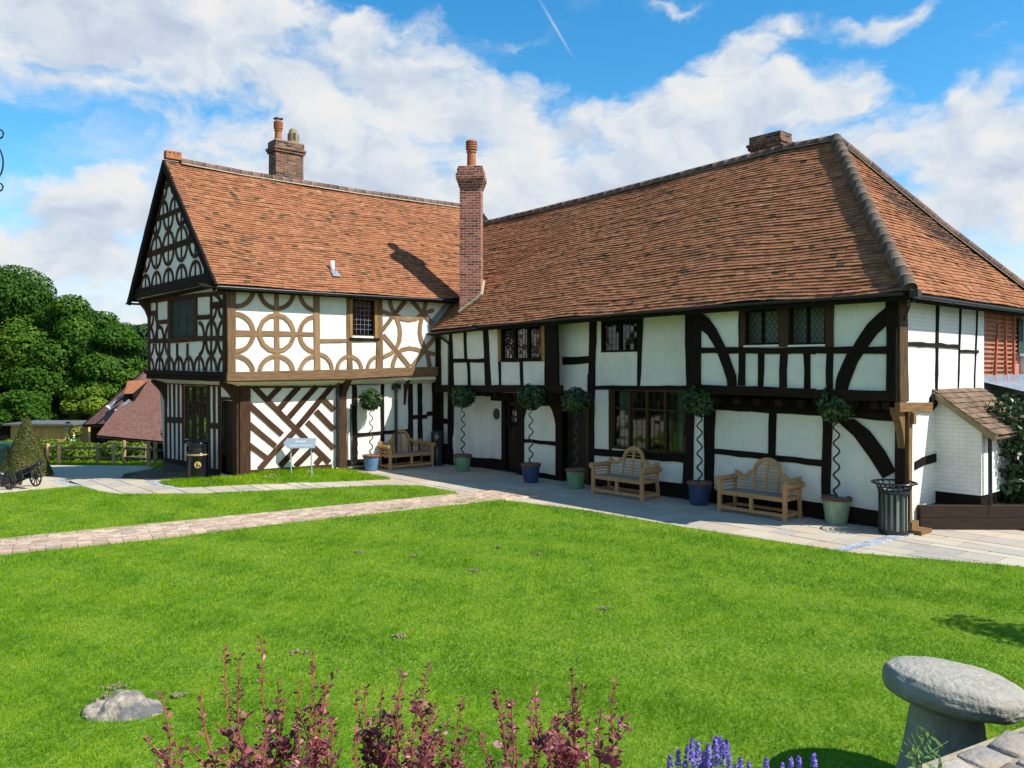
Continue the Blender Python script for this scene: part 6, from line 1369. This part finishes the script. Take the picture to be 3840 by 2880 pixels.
bn_ = thing('barn', 'brown tiled barn roof with small dormer and skylights behind the fence', 'barn', (-19, 41, -2.2)); BV = dict(a=(-20.6, 46, 3.09), b=(-23.3, 44, -.12), c=(-20.93, 42, .06), d=(-20.0, 39, -.26), e=(-13.5, 36.6, -.55), f=(-14.5, 45.5, 4.6))
m = MB()
for nm in ('abc', 'acd', 'ade', 'aef'):
    P3 = [np.array(BV[q]) for q in nm]; ex = np.array([.9, -.43, -.03]); ex /= np.linalg.norm(ex); nn = np.cross(P3[1]-P3[0], P3[2]-P3[0]); nn /= np.linalg.norm(nn); nn *= np.sign(nn[2]); e1 = np.cross((0, 0, 1), nn); e1 /= np.linalg.norm(e1); e2 = np.cross(nn, e1)
    uv = [(float(p @ e1), float(p @ e2)) for p in P3]; m.add(P3, [(0, 1, 2)], .5, [uv]); m.add([p-np.array([0, 0, .12]) for p in P3], [(2, 1, 0)], .5, [uv])
brf = m.build('roof', 'barn_tile', bn_); m = MB()
ed = ['b', 'c', 'd', 'e']
for i in range(3): p, q = BV[ed[i]], BV[ed[i+1]]; m.add([(p[0]+.25, p[1]+.3, p[2]-.1), (q[0]+.1, q[1]+.3, q[2]-.1), (q[0]+.1, q[1]+.3, -3.2), (p[0]+.25, p[1]+.3, -3.2)], [(0, 1, 2, 3)])
m.build('wall', 'k', bn_); m = MB(); m.bar(np.array(BV['a'])+[0, 0, .02], np.array(BV['b'])+[0, 0, -.02], .12, .10); m.bar(np.array(BV['b']), np.array(BV['c']), .08, .08); m.build('verge', 'k', brf)
m = MB(); V = [(-20.45, 43.1, 2.30), (-19.25, 42.9, 2.34), (-19.62, 41.9, 1.66), (-20.12, 42.0, 1.63), (-20.55, 42.7, 1.3), (-19.6, 42.0, 1.2), (-20.1, 42.05, 1.1)]; m.add(V, [(0, 3, 2, 1)], .5, [[(0, 0), (.5, -.6), (.9, -.6), (1.2, 0)]]); dm = m.build('dormer', 'terracotta', brf)
m = MB(); m.add([V[0], V[4], V[6], V[3]], [(0, 1, 2, 3)]); m.add([V[3], V[6], V[5], V[2]], [(0, 1, 2, 3)]); m.add([V[2], V[5], V[1]], [(0, 1, 2)]); m.build('dormer_front', 'k', dm)
for a, b in (((-21.25, 42.75, .92), (-20.75, 43.2, 1.45)), ((-20.2, 41.55, .78), (-19.75, 41.9, 1.3))):
    m = MB(); m.bar(np.array(a), np.array(b), .16, .12, (0, -.7, .7)); sk = m.build('skylight', 'lead', brf); m = MB(); m.bar(np.array(a)-np.array([.06, .06, .06]), np.array(a), .22, .16, (0, -.7, .7)); m.build('skylight_frame', 'white_paint', sk)
def tree(name, label, x, y, h, r, seed, mat='oak_leaf', per=420, leaf=.34, grp='trees beyond the house', low=.18, nl=34, z0=None):
    rs = np.random.default_rng(seed); z0 = float(zg(x, y)) if z0 is None else z0; L = []
    for _ in range(nl):
        u_ = rs.random(); zz = low+(1-low)*u_; rr = r*math.sin(math.pi*(.22+.72*u_))**.8; a = rs.random()*2*math.pi; q = rr*math.sqrt(rs.random())*.80; s_ = r*rs.uniform(.22, .40)
        L.append((x+q*math.cos(a), y+q*math.sin(a), z0+h*zz-s_*.3, s_*1.15, s_*1.15, s_*.8))
    P, Nn = lobes(L, per/leaf/leaf*.12, .45, .45); t = thing(name, label, 'tree', (x, y, z0), 0, grp); npmesh('crown', leaves(P, Nn, leaf, .7, .5), 4, mat, t, np.clip(rs.beta(2, 2.2, len(P))*.8+.1+.42*(rs.random(len(L))[lobes.idx]-.5), 0, 1))
    m = MB(); m.tube([(x, y, z0-.3), (x+.1, y, z0+h*.25), (x, y+.1, z0+h*.55), (x+.1, y, z0+h*.8)], [r*.09, r*.07, r*.045, r*.015], 9)
    for k in range(9):
        c = L[int(rs.integers(0, nl))]; zb = z0+h*rs.uniform(.22, .5); m.tube([(x, y, zb), ((x+c[0])/2, (y+c[1])/2, (zb+c[2])/2+.3), (c[0], c[1], c[2])], [r*.035, r*.022, r*.008], 6)
    m.build('trunk', 'trunk', t); return t
tree('oak_tree', 'largest broad green tree filling the left edge behind the shed', -36.2, 57, 11.6, 6.4, 3, nl=64, leaf=.23)
tree('oak_tree', 'rounded mid green tree right of the biggest tree, above the shed', -29.9, 56, 10.0, 4.3, 5, nl=50, leaf=.23)
tree('oak_tree', 'lower green tree standing just behind the brown barn ridge', -26.2, 54, 7.9, 3.3, 8, nl=42, leaf=.23)
tree('pine_tree', 'dark feathery tree between barn ridge and house gable', -31.0, 66, 9.4, 2.5, 12, 'pine_leaf', leaf=.22, nl=46)
tree('pine_tree', 'dark tree touching the left wall of the gabled wing', -28.9, 64, 8.7, 2.5, 14, 'pine_leaf', leaf=.22, nl=46)
tree('pine_tree', 'narrow dark treetop showing just left of the gable wall', -26.2, 60, 7.9, 2.4, 15, 'pine_leaf', leaf=.22, nl=42)
tree('oak_tree', 'bushy low green tree above the shed roof at far left', -29.5, 48.5, 4.2, 2.5, 17, leaf=.19, nl=30, low=.1)
tree('oak_tree', 'pale green low tree between shed and barn', -25.6, 49, 4.2, 1.9, 19, 'hedge_leaf', leaf=.17, nl=26, low=.1)
for i, (x, y, h, r) in enumerate(((-33, 26, 12, 6), (-41, 40, 12, 6), (-32, 17, 11.5, 5.5), (-33, 7.5, 12.5, 6), (-31, -2, 11, 5.5))):
    tree('oak_tree', ('broad tree out on the left beyond the cannons', 'tall tree far out on the left behind the drive', 'round tree left of the lawn', 'big tree left of the near lawn', 'round tree behind the near left lawn')[i], x, y, h, r, 30+i, leaf=.5, nl=30, per=420, low=.05)
for i, (x, y, h, r, lb) in enumerate(((-21.2, 34.5, 1.15, 1.3, 'bright green bush behind the fence beside the clipped cone'), (-19.0, 33.6, .95, 1.25, 'bushy green shrub behind the middle of the rail fence'), (-17.0, 33.2, .95, 1.15, 'green shrub behind the fence below the barn eaves'), (-23.4, 37, .9, 1.2, 'leafy shrub in front of the orange shed boards'), (-15.4, 32.4, .85, .9, 'low shrub behind the fence near the house'))):
    z0 = float(zg(x, y)); L = [(x+random.uniform(-r, r)*.75, y+random.uniform(-r, r)*.4, z0+h*random.uniform(.25, .8), r*.42, r*.42, h*.30) for _ in range(16)]; P, Nn = lobes(L, 1700, .5, .4); ms = MB()
    for _ in range(7): ms.tube([(x, y, z0), (x+random.uniform(-.4, .4), y, z0+h*.5), (x+random.uniform(-r, r)*.7, y, z0+h*.85)], [.03, .02, .008], 5)
    foliage_thing('shrub', lb, 'shrub', (x, y, z0), P, Nn, .15, 'hedge_leaf', 'shrubs behind the fence', .6, .5, None, ms)
x, y = -23.55, 43.3; z0 = float(zg(x, y)); P, Nn = lobes([(x+random.uniform(-.3, .3), y, z0+.5+.2*k, .32, .3, .3) for k in range(7)], 1500); ms = MB(); ms.tube([(x, y, z0), (x, y, z0+1.6)], .03, 5)
foliage_thing('flowering_shrub', 'white flowering shrub between the shed and its gate panel', 'shrub', (x, y, z0), P, Nn, .13, 'hedge_leaf', None, .6, .5, None, ms)
t = bpy.data.objects[-1] if False else None
P2, N2 = lobes([(x+random.uniform(-.3, .3), y-.1, z0+.6+.2*k, .34, .32, .3) for k in range(6)], 160, .05); npmesh('flowers', leaves(P2, N2, .10, .9, .3), 4, 'white_paint', [o for o in C.objects if o.name.startswith('flowering_shrub')][0])
x, y = -11.75, 28.4; z0 = float(zg(x, y)); L = [(x+random.uniform(-.45, .45)*(1-k/16), y+random.uniform(-.2, .2), z0+.25+.13*k, .34*(1-k/26), .3, .26) for k in range(15)]; P, Nn = lobes(L, 2200, .5, .3); ms = MB(); ms.tube([(x, y, z0), (x-.1, y, z0+1.2), (x, y, z0+2.2)], [.04, .03, .01], 6)
foliage_thing('shrub', 'tall dark green shrub against the gabled wing behind the fence end', 'shrub', (x, y, z0), P, Nn, .13, 'oak_leaf', 'shrubs behind the fence', .6, .5, None, ms)
x, y = -13.55, 22.6; z0 = float(zg(x, y)); n = 15000; u_ = 1-np.sqrt(rng.random(n)); a = rng.random(n)*2*math.pi; rr = (.63*(1-u_)**.92+.03)*(1-.16*rng.random(n)**2)*(1+.045*np.sin(a*5+u_*9)+.03*np.sin(a*11-u_*17)); P = np.stack([x+rr*np.cos(a), y+rr*np.sin(a), z0+.02+1.66*u_], 1)
ms = MB(); ms.tube([(x, y, z0-.1), (x, y, z0+1.5)], [.06, .01], 7)
foliage_thing('clipped_yew', 'bronze green yew clipped to a cone beside the cannons', 'topiary', (x, y, z0), P, np.stack([np.cos(a), np.sin(a), np.full(n, .45)], 1), .062, 'yew_leaf', None, .35, .7, rng.beta(2, 2.4, n), ms)

# ------------------------------------------------------------------ near planting: barberry and lavender, iron bracket
def barberry(label, x0, y0, stems):
    t = thing('barberry_bush', label, 'shrub', (x0, y0, 0), 0, 'purple barberry bushes in the near bed'); ms = MB(); P = []; Nn = []; S = []
    for (xb, yb, xt, yt, zt, den) in stems:
        n = 26; bend = random.uniform(-.06, .06); pts = []
        for i in range(n+1):
            u_ = i/n; pts.append((xb+(xt-xb)*u_**1.15+bend*math.sin(math.pi*u_)+.008*math.sin(u_*23+xb*9), yb+(yt-yb)*u_, .0+zt*u_))
        ms.tube(pts, [.008-.0055*i/n for i in range(n+1)], 5)
        side = [(pts, zt, .35)]
        for k in range(random.randint(4, 7)):
            j = random.randint(int(n*.45), int(n*.86)); a = random.random()*2*math.pi; l_ = random.uniform(.08, .24); b = pts[j]; tip = (b[0]+l_*.6*math.cos(a), b[1]+l_*.6*math.sin(a), b[2]+l_*.85); sp = [tuple(b[q]+(tip[q]-b[q])*i/6 for q in range(3)) for i in range(7)]; ms.tube(sp, [.004-.0004*i for i in range(7)], 4); side.append((sp, tip[2], .0))
        for pp, zz, lo in side:
            m_ = len(pp)-1
            L_ = sum(math.dist(pp[i], pp[i+1]) for i in range(m_))*(1-lo); cnt = int(L_*den*.78)
            for _ in range(cnt):
                u_ = lo+(1-lo)*random.random()**.85; f = u_*m_; i = min(int(f), m_-1); q = np.array(pp[i])+(np.array(pp[i+1])-np.array(pp[i]))*(f-i); a = random.random()*2*math.pi; d_ = np.array([math.cos(a), math.sin(a), random.uniform(.1, .9)]); sz = random.uniform(.022, .044)*(1.2-.6*u_)
                P.append(q+d_*sz*.6); Nn.append((d_, sz)); 
    V = []
    for q, (d_, sz) in zip(P, Nn):     # obovate leaf, two hexagon halves folded a little along the midrib
        d_ = d_/np.linalg.norm(d_); s_ = np.cross(d_, (0, 0, 1)); s_ /= np.linalg.norm(s_)+1e-9; w_ = np.cross(s_, d_); rl_ = random.uniform(-1, 1); s_, w_ = s_*math.cos(rl_)+w_*math.sin(rl_), w_*math.cos(rl_)-s_*math.sin(rl_)
        a = q-d_*sz*.55; V += [a, q-d_*sz*.1+s_*sz*.24+w_*sz*.06, q+d_*sz*.3+s_*sz*.30+w_*sz*.08, q+d_*sz*.58, q+d_*sz*.3-s_*sz*.30+w_*sz*.08, q-d_*sz*.1-s_*sz*.24+w_*sz*.06]
    npmesh('leaves', np.array(V), 6, 'barberry_leaf', t, rng.beta(1.7, 2.0, len(P))); ms.build('stem', 'barberry_stem', t)
def px_tip(x, y, Y): return ((x-1106)/1750*Y, EYE-(y-800)/1750*Y)
def stem_set(Y, xb, tips, den):
    out = []
    for xt, yt in tips:
        Yt = Y+random.uniform(-.22, .22); X, Z = px_tip(xt, yt, Yt); b = px_tip(xb+(xt-xb)*.35+random.uniform(-15, 15), 0, Y)[0]; out.append((b, Y+random.uniform(-.1, .1), X, Yt, Z, den))
    return out
barberry('single upright purple barberry shoot next to the rock', -1.42, 3.3, stem_set(3.3, 350, [(350, 1495), (382, 1600), (395, 1640)], 150))
barberry('tallest purple barberry with bare arching red shoots, left of centre', -1.0, 3.25, stem_set(3.25, 600, [(430, 1490), (482, 1392), (560, 1372), (512, 1420), (596, 1470), (672, 1402), (645, 1470), (700, 1480), (715, 1555), (570, 1560), (530, 1600), (640, 1560), (610, 1520), (680, 1530)], 120))
barberry('upright bushy purple barberry left of the middle gap', -.45, 3.35, stem_set(3.35, 870, [(772, 1500), (792, 1480), (828, 1485), (870, 1455), (925, 1438), (935, 1520), (995, 1510), (1010, 1560), (850, 1540), (900, 1520), (805, 1545), (960, 1580), (770, 1580), (880, 1580)], 170))
barberry('spreading dark barberry nearest the lavender', .2, 3.35, stem_set(3.35, 1180, [(1075, 1490), (1110, 1510), (1160, 1480), (1240, 1450), (1262, 1480), (1328, 1468), (1300, 1530), (1210, 1540), (1090, 1560), (1040, 1580), (1150, 1560), (1270, 1550), (1230, 1590), (1340, 1620), (1120, 1600), (1190, 1600)], 170))
def lavender(label, Y, pts):
    X0 = px_tip(sum(p[0] for p in pts)/len(pts), 0, Y)[0]; t = thing('lavender_plant', label, 'lavender', (X0, Y, 0), 0, 'lavender in the near bed'); ms = MB(); V = []; ti = []
    for x, y in pts:
        Yt = Y+random.uniform(-.12, .12); X, Z = px_tip(x, y, Yt); ms.tube([(X0+(X-X0)*.4, Y, 0), (X0+(X-X0)*.8, Y, Z*.6), (X, Yt, Z-.07)], [.003, .002, .0015], 4); P = []; Nn = []
        L_ = random.uniform(.065, .10)
        for w_ in range(7):
            zc = Z-L_*w_/7-(.012 if w_ > 5 else 0); r_ = .0125*(1-.5*(1-w_/7)**2)
            for k in range(9): a = 2*math.pi*k/9+w_; P.append((X+r_*math.cos(a), Yt+r_*math.sin(a), zc+random.uniform(-.005, .005))); Nn.append((math.cos(a), math.sin(a), .7))
        npmesh('flower_spike', leaves(np.array(P), np.array(Nn), .015, .7, .4), 4, 'lavender_flower', t, np.clip(rng.normal(.5, .25, len(P)), 0, 1))
    ms.build('stem', 'lavender_stem', t)
lavender('purple lavender clump with tall flower spikes right of the barberries', 3.55, [(1447, 1632), (1465, 1622), (1485, 1612), (1495, 1598), (1508, 1605), (1520, 1625), (1530, 1610), (1545, 1595), (1556, 1592), (1562, 1605), (1570, 1600), (1550, 1625), (1515, 1640), (1540, 1640), (1480, 1645), (1575, 1630), (1500, 1630), (1528, 1635)])
lavender('sparse lavender spikes in front of the staddle stone shadow', 3.6, [(1600, 1640), (1618, 1648), (1655, 1640), (1708, 1640), (1726, 1636), (1690, 1650), (1758, 1630), (1590, 1652)])
t = thing('iron_sign_bracket', 'scrolled black wrought iron bracket at the upper left picture edge', 'bracket', (-6.4, 8, 0)); m = MB(); m.tube([(-6.4, 8, 0), (-6.4, 8, 5.6)], .05, 8); m.build('post', 'iron', t); m = MB()
Yb = 8.0
def scroll(cx, cz, r_, a0, a1, n=24): m.tube([((-5.056+cx), Yb, cz) if False else (cx+r_*math.cos(R(a0+(a1-a0)*i/n)), Yb, cz+r_*math.sin(R(a0+(a1-a0)*i/n))) for i in range(n+1)], .008, 6)
scroll(-5.068, 5.185, .045, 0, 360); scroll(-5.30, 4.90, .275, -50, 50); scroll(-5.068, 4.66, .04, 0, 360); scroll(-5.55, 5.2, .5, 150, 20); scroll(-5.55, 4.65, .5, -150, -20); m.tube([(-6.4, Yb, 5.25), (-5.1, Yb, 5.25)], .016, 6); m.build('scroll', 'iron', t)

# ------------------------------------------------------------------ lawn grass blades
def near_clear(P): return ((P[:, 0]+3.22)/.33)**2+((P[:, 1]-6.72)/.19)**2 > 1
_ph = np.random.default_rng(5); WV = [(_ph.normal(0, 1, 2)*2*math.pi/wl, _ph.random()*6.28, am) for wl, am, k in ((2.6, .9, 4), (1.1, .8, 6), (.45, .7, 8), (.2, .5, 8)) for _ in range(k)]
def patch(P):
    v = sum(am*np.sin(P @ k+ph) for k, ph, am in WV); return np.clip(.5+v/9.0, 0, 1)
def grass(poly, bands, seed):
    g = np.random.default_rng(seed); V = []; T = []
    for y0, y1, dens, h, wd in bands:
        x1 = y1*.68+1.6; n = int(2*x1*(y1-y0)*dens); P = np.stack([g.uniform(-x1, x1, n), g.uniform(y0, y1, n)], 1); P = P[np.abs(P[:, 0]) < P[:, 1]*.66+1.4]; P = P[inpoly(P, poly)]; P = P[near_clear(P)]; n = len(P)
        if not n: continue
        # mown height varies in soft patches
        pt_ = patch(P); hh = h*g.uniform(.55, 1.25, n)*(1.2-.5*pt_); a = g.random(n)*2*math.pi; ln = g.normal(0, .45, (n, 2))*hh[:, None]+np.array([.12, .05])*hh[:, None]
        z = zg(P[:, 0], P[:, 1])+.012; s_ = np.stack([np.cos(a), np.sin(a)], 1)*wd*.5*g.uniform(.7, 1.3, n)[:, None]
        b0 = np.concatenate([P-s_, z[:, None]], 1); b1 = np.concatenate([P+s_, z[:, None]], 1); tp_ = np.concatenate([P+ln, (z+hh)[:, None]], 1)
        V.append(np.stack([b0, b1, tp_], 1)); st_ = .5+.5*np.sin((P[:, 0]*.62+P[:, 1]*.78)*2*math.pi/1.15); T.append(np.clip(.55*g.beta(2, 2.3, n)+.22+.10*(st_-.5)+.62*(pt_-.5), 0, 1))
    V = np.concatenate(V).reshape(-1, 3); return tag(npmesh('grass', V, 3, 'grass', None, np.concatenate(T)), kind='stuff')
grass(LAWN_A, [(4.9, 7.5, 5200, .042, .0055), (7.5, 10.5, 3000, .042, .0075), (10.5, 14, 1700, .045, .010), (14, 18.2, 1000, .045, .014)], 1)
grass(LAWN_B, [(9, 14, 1700, .045, .010), (14, 20.2, 1000, .045, .014)], 2)
grass(LAWN_C, [(19, 23, 1300, .09, .013)], 3)
VG_ = [(-22, 30.1), (-13.3, 28.95), (-12.2, 27.5), (-11.5, 26.4), (-10.5, 30), (-22, 33)]
grass(VG_, [(27, 33, 500, .10, .03)], 4)
tree('young_tree', 'small leafy tree standing to the right of the lawn, shading its edge', 8.1, 7.6, 3.5, .85, 61, leaf=.11, nl=20, grp='', per=160, low=.45)
# worm casts and dry tufts on the lawn
m = MB(); CS = [(-2.1, 8.1), (-3.55, 7.2), (-3.5, 6.95), (-2.9, 7.0), (-.55, 11.4), (1.1, 9.6), (-1.5, 12.3), (-.2, 12.9), (.4, 12.4), (-2.4, 12.6), (-1.2, 8.6)]
for x, y in CS:
    for k in range(14): m.box((x+random.gauss(0, .04), y+random.gauss(0, .03), .03+abs(random.gauss(0, .012))), (.012, .01, .008), Matrix.Rotation(random.random()*3, 3, 'Z'))
tag(m.build('worm_casts', 'mud'), kind='stuff')
